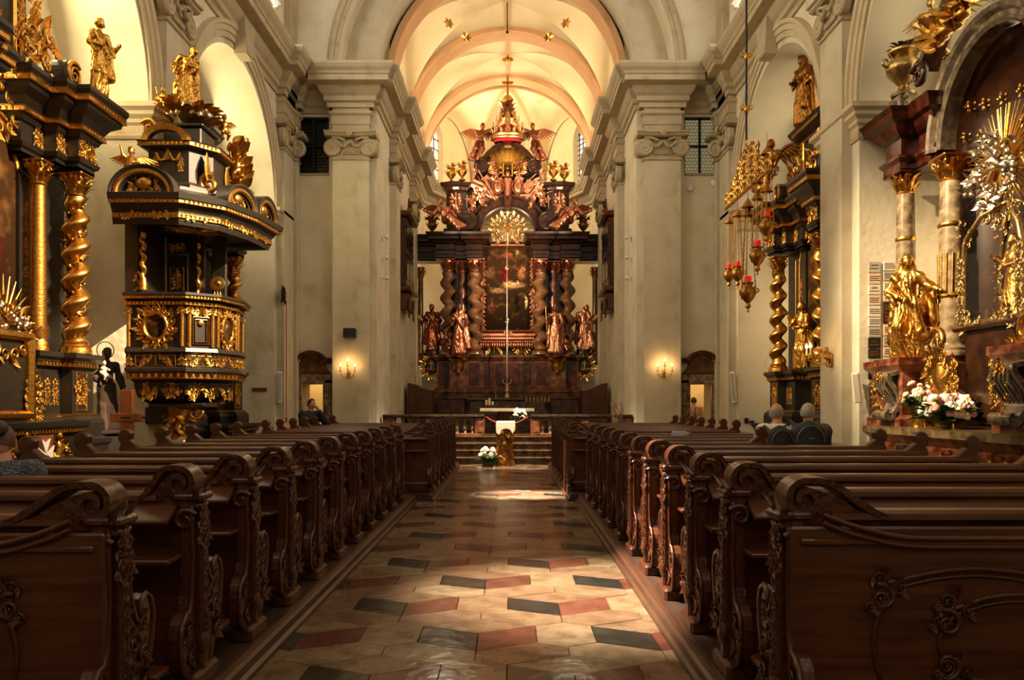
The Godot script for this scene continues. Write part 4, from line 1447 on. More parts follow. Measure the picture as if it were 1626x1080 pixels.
func corinthian(r: float, h: float) -> B:
	var b := B.new()
	b.lathe(V2([r * 0.9, 0, r * 1.08, 0.02, r * 0.85, 0.05, r * 0.8, h * 0.5, r * 1.0, h * 0.88]), 14)
	for ring in 2:
		for i in 8:
			var a := TAU * (i + 0.5 * ring) / 8.0
			var o := Vector3(cos(a), 0, sin(a))
			leaf(b, o * r * 0.92 + Vector3(0, 0.03 + ring * h * 0.25, 0), (Vector3.UP + o * 0.1).normalized(), o, h * 0.6, r * 0.7, 0.95)
	for i in 4:
		var a := TAU * (i + 0.5) / 4.0
		var o := Vector3(cos(a), 0, sin(a))
		spiral(b, o * r * 1.32 + Vector3(0, h * 0.75, 0), o, Vector3.UP, r * 0.42, 1.5, r * 0.15, PI * 0.4, 5)
		leaf(b, Vector3(cos(a + PI / 4), 0, sin(a + PI / 4)) * r * 1.1 + Vector3(0, h * 0.7, 0), Vector3.UP, Vector3(cos(a + PI / 4), 0, sin(a + PI / 4)), h * 0.35, r * 0.5, 0.5)
	b.box(Vector3(0, h * 0.94, 0), Vector3(r * 2.7, h * 0.1, r * 2.7), 0.012)
	return b
func smooth_column(h: float, r: float) -> B:
	var b := B.new()
	b.lathe(V2([r * 1.3, -0.14, r * 1.3, -0.08, r * 1.2, -0.06, r * 1.24, -0.02, r * 1.02, 0.02, r, 0.05, r, h * 0.4, r * 0.88, h]), 20)
	return b
func flute(b: B, h0: float, h1: float, r: float, n: int) -> void:
	for i in n:
		var a := TAU * i / n
		b.tube([Vector3(cos(a) * r, h0, sin(a) * r), Vector3(cos(a) * r, h1, sin(a) * r)], r * 0.1, 5)
# gilded egg-and-leaf strip along plan points at height y
func beading(b: B, pts: Array, y: float, size: float, off := 0.0) -> void:
	b.plan(pts, V2([off - 0.02, y - size * 0.55, off + size * 0.12, y - size * 0.5, off + size * 0.16, y - size * 0.4, off + size * 0.02, y - size * 0.36, off + size * 0.02, y + size * 0.36, off + size * 0.16, y + size * 0.4, off + size * 0.12, y + size * 0.5, off - 0.02, y + size * 0.55]))
	for i in pts.size() - 1:
		var a: Vector2 = pts[i]
		var c: Vector2 = pts[i + 1]
		var d := (c - a)
		var L := d.length()
		if L < size: continue
		d /= L
		var o := Vector3(-d.y, 0, d.x)
		var u := Vector3(d.x, 0, d.y)
		var n := maxi(1, int(L / size))
		for k in n:
			var p := Vector3(a.x, y, a.y) + u * (k + 0.5) * L / n + o * off
			leaf(b, p - Vector3(0, size * 0.45, 0), Vector3.UP, o, size * 0.95, size * 0.8, 0.5)
			leaf(b, p + Vector3(0, size * 0.45, 0) + u * size * 0.5, Vector3.DOWN, o, size * 0.7, size * 0.5, 0.3)
# oval or rectangular picture frame bar with a moulded section
func ring_frame(b: B, c: Vector3, rx: float, ry: float, w: float, d: float, n := 28) -> void:
	var fr := []
	for i in n + 1:
		var a := TAU * i / n
		fr.append([c + Vector3(cos(a) * rx, sin(a) * ry, 0), Vector3(cos(a), sin(a), 0), Vector3.BACK])
	b.frames(fr, V2([0, 0, 0, d * 0.5, w * 0.3, d, w * 0.7, d, w, d * 0.5, w, 0]), true)
func rect_frame(b: B, c: Vector3, w: float, h: float, bar: float, d: float) -> void:
	var p := [Vector3(-w, -h, 0) * 0.5, Vector3(w, -h, 0) * 0.5, Vector3(w, h, 0) * 0.5, Vector3(-w, h, 0) * 0.5]
	var fr := []
	for i in 5:
		var q: Vector3 = p[i % 4]
		fr.append([c + q, Vector3(signf(q.x), signf(q.y), 0), Vector3.BACK])
	b.frames(fr, V2([0, 0, 0, d * 0.6, bar * 0.3, d, bar * 0.7, d * 0.9, bar, d * 0.4, bar, 0]))
func vase(h: float, r: float) -> B:
	var b := B.new()
	b.lathe(V2([r * 0.7, 0, r * 0.75, h * 0.05, r * 0.35, h * 0.12, r * 0.28, h * 0.2, r * 0.6, h * 0.3, r, h * 0.48, r * 1.02, h * 0.58, r * 0.75, h * 0.7, r * 0.62, h * 0.76, r * 0.9, h * 0.82, r * 0.9, h * 0.86, r * 0.4, h * 0.86]), 16)
	for s in [-1.0, 1.0]: spiral(b, Vector3(s * r * 1.05, h * 0.65, 0), Vector3(s, 0, 0), Vector3.UP, r * 0.45, 1.2, r * 0.12, 2.0)
	for i in 8:
		var a := TAU * i / 8.0
		leaf(b, Vector3(cos(a), 0, sin(a)) * r * 0.4 + Vector3(0, h * 0.25, 0), (Vector3.UP + Vector3(cos(a), 0, sin(a)) * 0.7).normalized(), Vector3(cos(a), 0, sin(a)), h * 0.3, r * 0.5, 0.2)
	return b
func sprig(b: B, c: Vector3, r: float, h: float, n: int, seed_: int) -> void:
	var rng := RandomNumberGenerator.new()
	rng.seed = seed_
	for i in n:
		var a := rng.randf() * TAU
		var o := Vector3(cos(a), 0, sin(a))
		var d := (Vector3.UP * rng.randf_range(0.5, 1.4) + o).normalized()
		leaf(b, c + o * r * 0.25 + Vector3.UP * rng.randf() * h * 0.4, d, (o - d * o.dot(d) - Vector3.UP * 0.2).normalized(), r * rng.randf_range(0.7, 1.2), r * 0.28, 0.5)
# dense round of carved leaves and scrolls, used for cartouches and shell crests
func crest(b: B, c: Vector3, u: Vector3, w: Vector3, rx: float, ry: float, seed_: int, n := 10) -> void:
	var out := u.cross(w).normalized()
	for i in n:
		var a := TAU * (i + 0.5) / n
		var d := (u * cos(a) + w * sin(a))
		var p := c + u * cos(a) * rx + w * sin(a) * ry
		var r := minf(rx, ry) * (0.34 if i % 2 else 0.26)
		spiral(b, p + out * 0.2 * r, d, d.cross(out) * (1.0 if cos(a) > 0 else -1.0), r, 1.3, r * 0.26, 0.6, 5)
		leaf(b, p, (d + w * 0.3).normalized(), out, r * 2.0, r * 1.1, 0.4)

# ---------------------------------------------------------------- high altar, its front about 30 m away
func painting_texture(w: int, h: int, seed_: int, figs: Array) -> ImageTexture:
	var im := Image.create(w, h, false, Image.FORMAT_RGB8)
	var n := FastNoiseLite.new()
	n.seed = seed_
	n.frequency = 0.02
	n.fractal_octaves = 5
	for y in h:
		for x in w:
			var q := n.get_noise_2d(x, y * 1.3)
			var q2 := n.get_noise_2d(x * 3.0 + 500, y * 3.0)
			var f := float(y) / h
			var c := Color(0.22, 0.15, 0.085).lerp(Color(0.10, 0.065, 0.035), f)
			c = c.lerp(Color(0.42, 0.3, 0.16), clampf(q * 1.2 - f * 0.5 + 0.1, 0.0, 0.7))
			for g in figs:
				var dx: float = (float(x) / w - g[0] + q * 0.05) / g[2]
				var dy: float = (f - g[1] + q2 * 0.03) / g[3]
				var e := exp(-(dx * dx + dy * dy) * 1.5)
				c = c.lerp(g[4] * (0.85 + 0.5 * q2), clampf(e * 2.0 - 0.3, 0.0, 1.0))
			im.set_pixel(x, y, c.clamp())
	return ImageTexture.create_from_image(im)
func picture(parent: Node, called: String, tex: Texture2D, c: Vector3, w: float, h: float, round_ := false) -> void:
	var m := StandardMaterial3D.new()
	m.resource_name = called
	m.albedo_texture = tex
	m.roughness = 0.6
	m.metallic_specular = 0.05
	var st := SurfaceTool.new()
	st.begin(Mesh.PRIMITIVE_TRIANGLES)
	var N := 24
	var ring := []
	if round_:
		for i in N: ring.append(Vector2(cos(TAU * i / N), sin(TAU * i / N)) * 0.5)
	else:
		ring = V2([-0.5, -0.5, 0.5, -0.5, 0.5, 0.5, -0.5, 0.5])
	for i in range(1, ring.size() - 1):
		for q in [ring[0], ring[i + 1], ring[i]]:
			st.set_uv(Vector2(q.x + 0.5, 0.5 - q.y))
			st.set_normal(Vector3.BACK)
			st.add_vertex(c + Vector3(q.x * w, q.y * h, 0))
	part(parent, called, st.commit(), m)
func build_main_altar() -> void:
	var Z := -30.0
	var t := thing("high_altar", "towering dark marble high altar with twisted columns and gilded crown on top", "altar", Vector3(0.0, 0, Z))
	# pedestal
	var ped := B.new()
	var pp := V2([-3.3, -0.9, -3.3, -0.35, -2.6, -0.35, -2.6, 0.0, -2.1, 0.0, -2.1, 0.3, -1.5, 0.3, -1.5, 0.0, -0.95, 0.0, -0.95, -0.15, 0.95, -0.15, 0.95, 0.0, 1.5, 0.0, 1.5, 0.3, 2.1, 0.3, 2.1, 0.0, 2.6, 0.0, 2.6, -0.35, 3.3, -0.35, 3.3, -0.9])
	var core := pp.slice(2, pp.size() - 2)
	ped.plan(core, V2([0.12, 1.25, 0.12, 1.8, 0.06, 1.86, 0.06, 1.95, 0.1, 1.98, 0.1, 2.1, 0.04, 2.16, 0.0, 2.2, 0.0, 3.14, 0.03, 3.16, 0.06, 3.22, 0.12, 3.28, 0.12, 3.36, 0.0, 3.38]))
	var topb := []
	for q in core: topb.append(q)
	ped.prism(topb.map(func(q): return Vector2(q.x, -q.y)), Vector3(0, 3.36, 0), Vector3.RIGHT, Vector3(0, 0, -1), Vector3.UP, 0.04)
	ped.box(Vector3(0, 2.3, -0.6), Vector3(5.2, 2.1, 0.5))
	for s in [-1.0, 1.0]:
		ped.box(Vector3(s * 3.0, 3.2, -0.55), Vector3(0.85, 0.36, 0.5), 0.02)
		ped.box(Vector3(s * 3.0, 3.42, -0.55), Vector3(0.95, 0.08, 0.6), 0.02)
	part(t, "pedestal", ped, M.brown_marble)
	for x in [[-2.35, 0.32, 0.02], [-1.22, 0.36, 0.02], [-0.68, 0.36, -0.13], [0.0, 0.9, -0.13], [0.68, 0.36, -0.13], [1.22, 0.36, 0.02], [2.35, 0.32, 0.02]]:
		var inset := B.new()
		inset.box(Vector3(x[0], 2.66, x[2]), Vector3(x[1], 0.8, 0.03), 0.012)
		part(t, "marble_inlay", inset, M.red_dark)
	for s in [-1.0, 1.0]:
		var cb := B.new()
		cb.lathe(V2([0.06, 2.62, 0.1, 2.68, 0.06, 2.74, 0.2, 2.8, 0.24, 2.95, 0.16, 3.0, 0.26, 3.06, 0.3, 3.16, 0.2, 3.2]), 12, Vector3(s * 1.8, 0, 0.3))
		for i in 8:
			var a := TAU * i / 8.0
			leaf(cb, Vector3(s * 1.8 + cos(a) * 0.2, 2.95, 0.3 + sin(a) * 0.2), Vector3.UP, Vector3(cos(a), 0, sin(a)), 0.22, 0.16, 0.6)
		part(t, "gilded_corbel", cb, M.gold)
		# arms on the outer brackets
		var sh := B.new()
		sh.ball(Vector3(s * 2.82, 2.95, -0.2), Vector3(0.26, 0.36, 0.08), 16)
		var shm := part(t, "coat_of_arms", sh, M.black_lacquer)
		var cr := B.new()
		crest(cr, Vector3(s * 2.82, 2.95, -0.16), Vector3.RIGHT, Vector3.UP, 0.3, 0.4, 3, 12)
		cr.box(Vector3(s * 2.82, 2.98, -0.1), Vector3(0.03, 0.34, 0.03))
		cr.box(Vector3(s * 2.82, 3.06, -0.1), Vector3(0.16, 0.03, 0.03))
		for q in [-1.0, 1.0]: spiral(cr, Vector3(s * 2.82 + q * 0.1, 2.86, -0.1), Vector3(q, 0, 0), Vector3.UP, 0.07, 1.0, 0.014, 3.0)
		part(shm, "gilded_border", cr, M.gold)
		# columns
		for x in [1.2, 2.2]:
			var col := part(t, "twisted_column", twisted(2.86, 0.25, 5.2, -s if x < 2.0 else s), M.column_marble, Vector3(s * x, 3.5, 0.02))
			part(col, "capital", corinthian(0.2, 0.5), M.copper, Vector3(0, 2.86, 0))
			var bs := B.new()
			bs.lathe(V2([0.31, -0.13, 0.31, -0.06, 0.27, -0.03, 0.29, 0.02, 0.25, 0.05, 0.22, 0.07]), 16)
			part(col, "gilded_base", bs, M.gold)
		var sc := part(t, "smooth_column", smooth_column(2.9, 0.2), M.brown_marble, Vector3(s * 1.7, 3.5, -0.35))
		part(sc, "capital", corinthian(0.19, 0.46), M.copper, Vector3(0, 2.88, 0))
		var bk := B.new()
		bk.box(Vector3(s * 1.7, 5.1, -0.65), Vector3(0.95, 3.5, 0.1))
		part(t, "column_backing", bk, M.dark_marble)
		var oc := part(t, "side_column", smooth_column(2.7, 0.11), M.gold_marble, Vector3(s * 3.25, 3.55, -0.5))
		part(oc, "capital", corinthian(0.12, 0.4), M.copper, Vector3(0, 2.7, 0))
		# entablature over the column group
		var en := B.new()
		var ep := V2([-3.42, -0.9, -3.42, -0.2, -2.62, -0.2, -2.62, 0.3, -1.95, 0.3, -1.95, 0.05, -1.5, 0.05, -1.5, 0.3, -0.93, 0.3, -0.93, -0.9])
		if s > 0:
			for i in ep.size(): ep[i].x *= -1.0
			ep.reverse()
		en.plan(ep, V2([0.0, 6.84, 0.0, 6.98, 0.03, 7.0, 0.03, 7.12, 0.07, 7.16, 0.0, 7.18, 0.0, 7.36, 0.05, 7.4, 0.1, 7.48, 0.26, 7.52, 0.26, 7.6, 0.32, 7.68, 0.34, 7.76, 0.0, 7.8]), false)
		var poly := ep.map(func(q): return Vector2(q.x, -q.y))
		en.prism(poly, Vector3(0, 6.86, 0), Vector3.RIGHT, Vector3(0, 0, -1), Vector3.UP, 0.04)
		en.prism(poly, Vector3(0, 7.76, 0), Vector3.RIGHT, Vector3(0, 0, -1), Vector3.UP, 0.06)
		part(t, "entablature", en, M.altar_dark)
		# attic pier with scroll
		var ap := B.new()
		ap.plan(V2([s * 1.88 - 0.36, -0.5, s * 1.88 - 0.36, 0.1, s * 1.88 - 0.1, 0.2, s * 1.88 + 0.1, 0.2, s * 1.88 + 0.36, 0.1, s * 1.88 + 0.36, -0.5]), V2([0.1, 7.75, 0.1, 7.95, 0.0, 8.0, 0.0, 9.3, 0.06, 9.36, 0.1, 9.45, 0.2, 9.5, 0.22, 9.62, 0.0, 9.66]))
		ap.box(Vector3(s * 1.88, 9.62, -0.15), Vector3(0.8, 0.06, 0.7))
		disc(ap, Vector3(s * 1.45, 8.2, 0.12), Vector3.RIGHT, Vector3.UP, 0.36, 0.3)
		spiral(ap, Vector3(s * 1.45, 8.2, 0.28), Vector3(s, 0, 0), Vector3.UP, 0.36, 2.2, 0.045, 1.0)
		part(t, "attic_pier", ap, M.altar_dark)
		var dr := B.new()
		relief(dr, Vector3(s * 1.88, 8.8, 0.22), Vector3.RIGHT, Vector3.UP, 0.4, 0.9, 12, 6, true, 1.1)
		part(t, "gilded_drop", dr, M.copper)
		# big curled end of the broken top pediment
		var vo := B.new()
		disc(vo, Vector3(s * 0.98, 10.25, 0.0), Vector3.RIGHT, Vector3.UP, 0.27, 0.35)
		spiral(vo, Vector3(s * 0.98, 10.25, 0.18), Vector3(s, 0, 0), Vector3.UP, 0.27, 2.0, 0.04, 1.2)
		var sw := []
		for i in 10:
			var k := i / 9.0
			sw.append(Vector2(s * lerpf(0.95, 0.12, k), 10.48 + 0.6 * sin(k * PI * 0.5)))
		ribbon(vo, sw, 0.12, 0.35, Vector3(0, 0, 0))
		part(t, "pediment_scroll", vo, M.altar_dark)
		# gilded foliage strip beside the picture
		var fs := B.new()
		relief(fs, Vector3(s * 1.0, 5.6, -0.3), Vector3.RIGHT, Vector3.UP, 0.3, 3.2, 14, 16, true, 1.2)
		part(t, "gilded_foliage", fs, M.copper)
	# arch of the attic
	var ar := B.new()
	ar.frames(arch_frames(Vector3(0, 0, -0.2), Vector3.RIGHT, Vector3.BACK, 0.0, 7.72, 1.02, 0.0, 28), V2([0, -0.3, 0, 0.25, 0.06, 0.28, 0.12, 0.25, 0.34, 0.25, 0.4, 0.34, 0.5, 0.36, 0.52, -0.3]), true)
	ar.prism(V2([-0.12, 8.72, 0.12, 8.72, 0.18, 9.3, -0.18, 9.3]), Vector3(0, 0, 0.05), Vector3.RIGHT, Vector3.UP, Vector3.BACK, 0.36, 0.02)
	part(t, "attic_arch", ar, M.altar_dark)
	# back plate that carries the trophies
	var bp := B.new()
	bp.prism(V2([-1.5, 8.6, -1.45, 9.4, -1.0, 10.5, -0.4, 11.0, 0.4, 11.0, 1.0, 10.5, 1.45, 9.4, 1.5, 8.6, 1.05, 8.75, 0.6, 9.1, 0, 9.2, -0.6, 9.1, -1.05, 8.75]), Vector3(0, 0, -0.2), Vector3.RIGHT, Vector3.UP, Vector3.BACK, 0.14, 0.02)
	part(t, "attic_back", bp, M.dark_marble)
	var rays := B.new()
	for i in 23:
		var a := PI * (0.04 + 0.92 * i / 22.0)
		var L := 1.25 if i % 2 else 1.0
		var d := Vector3(cos(a), sin(a), 0)
		var sd := Vector3(-d.y, d.x, 0)
		var c := Vector3(0, 10.1, -0.08)
		for k in 3: rays.box_ray(c + d * 0.3 + sd * (k - 1) * 0.03, c + d * (L - absf(k - 1.0) * 0.12) + sd * (k - 1) * 0.07, 0.022)
	part(t, "gilded_rays", rays, M.gold)
	var tro := B.new()
	var rng := RandomNumberGenerator.new()
	rng.seed = 5
	for i in 46:
		var s := -1.0 if i % 2 else 1.0
		var a := rng.randf_range(0.12, 1.15)
		var d := Vector3(s * cos(a), sin(a), rng.randf_range(0.0, 0.25)).normalized()
		var c := Vector3(s * rng.randf_range(0.15, 0.75), 8.95 + rng.randf_range(0.0, 0.35), 0.05 + rng.randf() * 0.2)
		if i < 22:
			tro.tube([c, c + d * rng.randf_range(0.6, 1.1)], [0.025, 0.018], 5)
			tro.ball(c + d * 1.1, Vector3(0.03, 0.06, 0.03), 5)
		else:
			# furled flag
			var L := rng.randf_range(0.45, 0.8)
			var rows := []
			var sd := Vector3(-d.y, d.x, 0) * s
			for j in 6:
				var row := PackedVector3Array()
				for m in 5:
					row.append(c + d * L * (0.25 + 0.75 * m / 4.0) + sd * (0.32 * j / 5.0) + Vector3(0, 0, 0.05 * sin(j * 2.0 + i)))
				rows.append(row)
			tro.grid(rows)
	for i in 2:
		var s := i * 2.0 - 1.0
		ring_frame(tro, Vector3(s * 0.36, 9.45, 0.28), 0.17, 0.22, 0.06, 0.06)
		tro.ball(Vector3(s * 0.36, 9.45, 0.28), Vector3(0.16, 0.2, 0.06), 12)
		relief(tro, Vector3(s * 1.05, 9.0, 0.3), Vector3.RIGHT, Vector3.UP, 0.6, 0.8, 22 + i, 6, false, 1.0)
	# cuirass in the middle
	tro.lathe(V2([0.05, 9.05, 0.12, 9.1, 0.15, 9.3, 0.12, 9.4, 0.19, 9.6, 0.17, 9.72, 0.07, 9.78]), 12, Vector3(0, 0, 0.32))
	tro.ball(Vector3(0, 9.9, 0.32), Vector3(0.09, 0.12, 0.1), 10)
	part(t, "trophy_of_arms", tro, M.copper)
	var ic := B.new()
	rect_frame(ic, Vector3(0, 10.08, 0.2), 0.24, 0.36, 0.09, 0.08)
	crest(ic, Vector3(0, 10.08, 0.18), Vector3.RIGHT, Vector3.UP, 0.2, 0.28, 8, 12)
	var icn := part(t, "icon_frame", ic, M.gold)
	picture(icn, "icon_picture", painting_texture(48, 72, 5, [[0.5, 0.35, 0.18, 0.12, Color(0.7, 0.5, 0.3)], [0.5, 0.75, 0.3, 0.3, Color(0.3, 0.1, 0.08)]]), Vector3(0, 10.08, 0.22), 0.26, 0.38)
	var pt := putto(3).mesh()
	for q in [[-0.5, 10.1, 0.1, 0.6], [0.5, 10.1, 0.1, -0.6], [-0.42, 9.72, 0.3, 0.3], [0.42, 9.72, 0.3, -0.3], [-1.28, 8.75, 0.3, 0.4], [1.28, 8.75, 0.3, -0.4]]:
		var o := part(t, "putto", pt, M.copper, Vector3(q[0], q[1], q[2]), q[3])
		o.scale = Vector3.ONE * 0.62
	# crown
	var cw := B.new()
	ring_band(cw, Vector3(0, 11.2, 0.1), 0.62, 0.34, 0.2)
	for i in 16:
		var a := TAU * i / 16.0
		leaf(cw, Vector3(cos(a) * 0.62, 11.38, 0.1 + sin(a) * 0.34), Vector3.UP, Vector3(cos(a), 0, sin(a)), 0.22, 0.16, 0.3)
	for i in 8:
		var a := TAU * i / 8.0
		for j in 6:
			var k := j / 5.0
			var r := (1.0 - k) * 0.62 + 0.06
			leaf(cw, Vector3(cos(a) * r, 11.38 + 0.85 * sin(k * PI * 0.5), 0.1 + sin(a) * r * 0.6), Vector3(-cos(a) * 0.5, 1, -sin(a) * 0.5).normalized(), Vector3(cos(a), 0.3, sin(a)).normalized(), 0.28, 0.22, 0.5)
	for i in 26:
		var a := i * 2.4
		var k := i / 26.0
		leaf(cw, Vector3(cos(a) * 0.1, 12.0 + k * 0.4, 0.1 + sin(a) * 0.1), Vector3(cos(a) * 0.5, 1, sin(a) * 0.5).normalized(), Vector3(cos(a), 0, sin(a)), 0.34, 0.18, 0.7)
	part(t, "crown", cw, M.gold_pale)
	var cap := B.new()
	cap.lathe(V2([0.52, 11.1, 0.5, 11.4, 0.3, 11.7, 0.02, 11.85]), 14, Vector3(0, 0, 0.1), 0.55)
	part(t, "crown_cap", cap, M.red_cloth)
	var orb := B.new()
	orb.ball(Vector3(0, 12.66, 0.1), 0.19, 16)
	orb.lathe(V2([0.21, 12.64, 0.22, 12.66, 0.21, 12.68]), 16, Vector3(0, 0, 0.1))
	var orbn := part(t, "gilded_orb", orb, M.gold)
	var cx := B.new()
	cx.box(Vector3(0, 13.2, 0.1), Vector3(0.09, 0.75, 0.06), 0.015)
	cx.box(Vector3(0, 13.3, 0.1), Vector3(0.42, 0.09, 0.06), 0.015)
	for i in 8:
		var a := TAU * (i + 0.5) / 8.0
		cx.box_ray(Vector3(0, 13.3, 0.08), Vector3(cos(a) * 0.17, 13.3 + sin(a) * 0.17, 0.08), 0.012)
	part(orbn, "cross", cx, M.gold)
	# glory in the arch
	var gl := B.new()
	crest(gl, Vector3(0, 8.1, -0.35), Vector3.RIGHT, Vector3.UP, 0.5, 0.42, 17, 18)
	crest(gl, Vector3(0, 8.1, -0.3), Vector3.RIGHT, Vector3.UP, 0.32, 0.28, 18, 12)
	relief(gl, Vector3(0, 7.72, -0.25), Vector3.RIGHT, Vector3.UP, 1.3, 0.3, 19, 5, true, 1.3)
	part(t, "carved_glory", gl, M.gold_pale)
	var sun := B.new()
	for i in 20:
		var a := TAU * i / 20.0
		sun.box_ray(Vector3(0, 8.1, -0.28), Vector3(cos(a) * 0.26, 8.1 + sin(a) * 0.22, -0.28), 0.02)
	sun.ball(Vector3(0, 8.1, -0.28), 0.07, 8)
	part(t, "sun_disc", sun, M.gold)
	# picture, frame and gadrooned predella
	var fr := B.new()
	rect_frame(fr, Vector3(0, 5.82, -0.32), 1.84, 3.02, 0.1, 0.1)
	fr.box(Vector3(0, 4.12, -0.3), Vector3(2.1, 0.14, 0.2), 0.03)
	fr.box(Vector3(0, 7.42, -0.26), Vector3(1.3, 0.12, 0.2), 0.03)
	relief(fr, Vector3(0, 7.52, -0.16), Vector3.RIGHT, Vector3.UP, 1.1, 0.2, 24, 4, true, 1.4)
	relief(fr, Vector3(0, 4.18, -0.18), Vector3.RIGHT, Vector3.UP, 0.3, 0.16, 25, 3, true, 1.4)
	var frn := part(t, "picture_frame", fr, M.copper)
	picture(frn, "altar_painting", painting_texture(220, 360, 11, [[0.45, 0.32, 0.11, 0.12, Color(0.36, 0.08, 0.07)], [0.46, 0.24, 0.04, 0.025, Color(0.8, 0.6, 0.42)], [0.6, 0.45, 0.26, 0.05, Color(0.7, 0.56, 0.36)], [0.3, 0.52, 0.2, 0.04, Color(0.55, 0.42, 0.28)], [0.78, 0.3, 0.08, 0.1, Color(0.6, 0.38, 0.25)], [0.16, 0.3, 0.1, 0.07, Color(0.42, 0.28, 0.18)], [0.85, 0.66, 0.04, 0.09, Color(0.75, 0.66, 0.5)], [0.68, 0.68, 0.05, 0.14, Color(0.08, 0.06, 0.04)], [0.18, 0.72, 0.09, 0.1, Color(0.3, 0.16, 0.1)], [0.5, 0.09, 0.12, 0.05, Color(0.55, 0.28, 0.2)], [0.7, 0.06, 0.05, 0.03, Color(0.7, 0.6, 0.42)], [0.2, 0.69, 0.03, 0.02, Color(0.62, 0.48, 0.34)]]), Vector3(0, 5.82, -0.31), 1.86, 3.04)
	var back := B.new()
	back.box(Vector3(0, 5.4, -0.5), Vector3(2.6, 4.4, 0.2))
	part(t, "picture_backing", back, M.dark_marble)
	var pd := B.new()
	pd.box(Vector3(0, 3.98, -0.25), Vector3(2.0, 0.12, 0.3), 0.03)
	for i in 24:
		pd.ball(Vector3(-0.98 + i * 0.085, 3.72, -0.1), Vector3(0.05, 0.14, 0.1), 8)
	pd.box(Vector3(0, 3.86, -0.15), Vector3(2.05, 0.05, 0.24), 0.015)
	part(t, "gadrooned_predella", pd, M.copper)
	var pr := B.new()
	relief(pr, Vector3(-0.5, 3.5, -0.02), Vector3.RIGHT, Vector3.UP, 0.8, 0.2, 61, 4, true, 1.4)
	relief(pr, Vector3(0.5, 3.5, -0.02), Vector3.RIGHT, Vector3.UP, 0.8, 0.2, 62, 4, true, 1.4)
	part(t, "gilded_scrollwork", pr, M.gold)
	# gilded vases on the attic piers, plant pots on the outer cornice
	var vm := vase(0.62, 0.17)
	sprig(vm, Vector3(0, 0.5, 0), 0.2, 0.3, 22, 4)
	var vmm := vm.mesh()
	for q in [[-2.06, 9.65, 0.1, "first gilded vase from the left above the high altar"], [-1.66, 9.7, 0.2, "second gilded vase from the left above the high altar"], [1.66, 9.7, 0.2, "third gilded vase from the left above the high altar"], [2.06, 9.65, 0.1, "rightmost gilded vase above the high altar"]]:
		top("gilded_vase", vmm, M.gold, q[3], "vase", Vector3(q[0], q[1], Z + q[2]), 0.0, "gilded vases above the high altar")
	for s in [-1.0, 1.0]:
		var pv := thing("urn_with_plant", "dark gilt urn with spiky green plant at the %s end of the altar cornice" % ("left" if s < 0 else "right"), "urn", Vector3(s * 2.78, 7.8, Z - 0.1))
		part(pv, "urn", vase(0.62, 0.18), M.gold_dull)
		var gr := B.new()
		sprig(gr, Vector3(0, 0.5, 0), 0.32, 0.15, 18, 9)
		part(pv, "plant", gr, M.leaf)
	# statues
	statue("copper_statue", {"hl": Vector3(-0.34, 1.2, 0.24), "el": Vector3(-0.3, 1.08, 0.06), "look": Vector3(-0.5, -0.2, 1), "cape": true, "sash": 1, "beard": 0.03, "head": Vector3(-0.04, 1.6, 0.03)}, 21, M.bronze, Vector3(-2.78, 3.55, Z - 0.3), 0.2, 0.98, "dark copper robed saint statue at the far left of the high altar")
	statue("copper_statue", {"veil": 1, "sash": 1, "hem": 0.26, "kl": Vector3(-0.12, 0.55, 0.18), "hl": Vector3(-0.3, 1.2, 0.25), "hr": Vector3(0.22, 1.0, 0.25), "more": [[Vector3(0.25, 0.9, 0.1), Vector3(0.3, 0.2, 0.1), 0.08, 0.14]]}, 22, M.copper, Vector3(-1.74, 3.4, Z + 0.42), 0.15, 1.0, "copper veiled woman statue with a child between left twisted columns")
	statue("copper_statue", {"beard": 0.025, "cape": true, "hem": 0.25, "hl": Vector3(-0.2, 1.3, 0.2), "hr": Vector3(0.2, 0.95, 0.25), "look": Vector3(0.1, 0.1, 1)}, 23, M.copper, Vector3(1.72, 3.4, Z + 0.42), -0.15, 1.0, "copper bishop statue with a crosier between right twisted columns")
	statue("copper_statue", {"veil": 1, "cape": true, "hr": Vector3(0.3, 1.2, 0.25), "look": Vector3(0.8, -0.5, 0.6), "head": Vector3(0.1, 1.57, 0.05), "neck": Vector3(0.06, 1.44, 0.0), "more": [[Vector3(0.25, 0.7, 0.05), Vector3(0.3, 0.15, 0.05), 0.06, 0.14]]}, 24, M.copper, Vector3(2.8, 3.55, Z - 0.3), -0.1, 0.98, "copper hooded saint statue at the far right of the high altar")
	for s in [-1.0, 1.0]:
		var pb := B.new()
		pb.lathe(V2([0.34, 3.4, 0.34, 3.44, 0.28, 3.46, 0.26, 3.52, 0.3, 3.55, 0.02, 3.55]), 12, Vector3(s * 2.8, 0, -0.3))
		part(t, "statue_plinth", pb, M.black_lacquer)
		var k := putto(31, false).mesh()
		var kid := part(t, "child_figure", k, M.copper, Vector3(-2.08 if s < 0 else 2.06, 3.44, 0.3), s * -0.3)
		kid.scale = Vector3.ONE * 1.15
		var att := B.new()
		att.tube([Vector3(s * 3.12, 4.62, 0.1), Vector3(s * 3.28, 4.8, 0.1)], 0.035, 6)
		relief(att, Vector3(s * 3.22, 4.74, 0.12), Vector3(0.7, -0.7 * s, 0), Vector3(s * 0.7, 0.7, 0), 0.08, 0.2, 4, 4, true, 1.2)
		part(t, "gilded_attribute", att, M.gold)
	var staff := B.new()
	staff.tube([Vector3(1.44, 3.6, 0.62), Vector3(1.36, 5.05, 0.66)], 0.02, 6)
	part(t, "crosier", staff, M.gold)
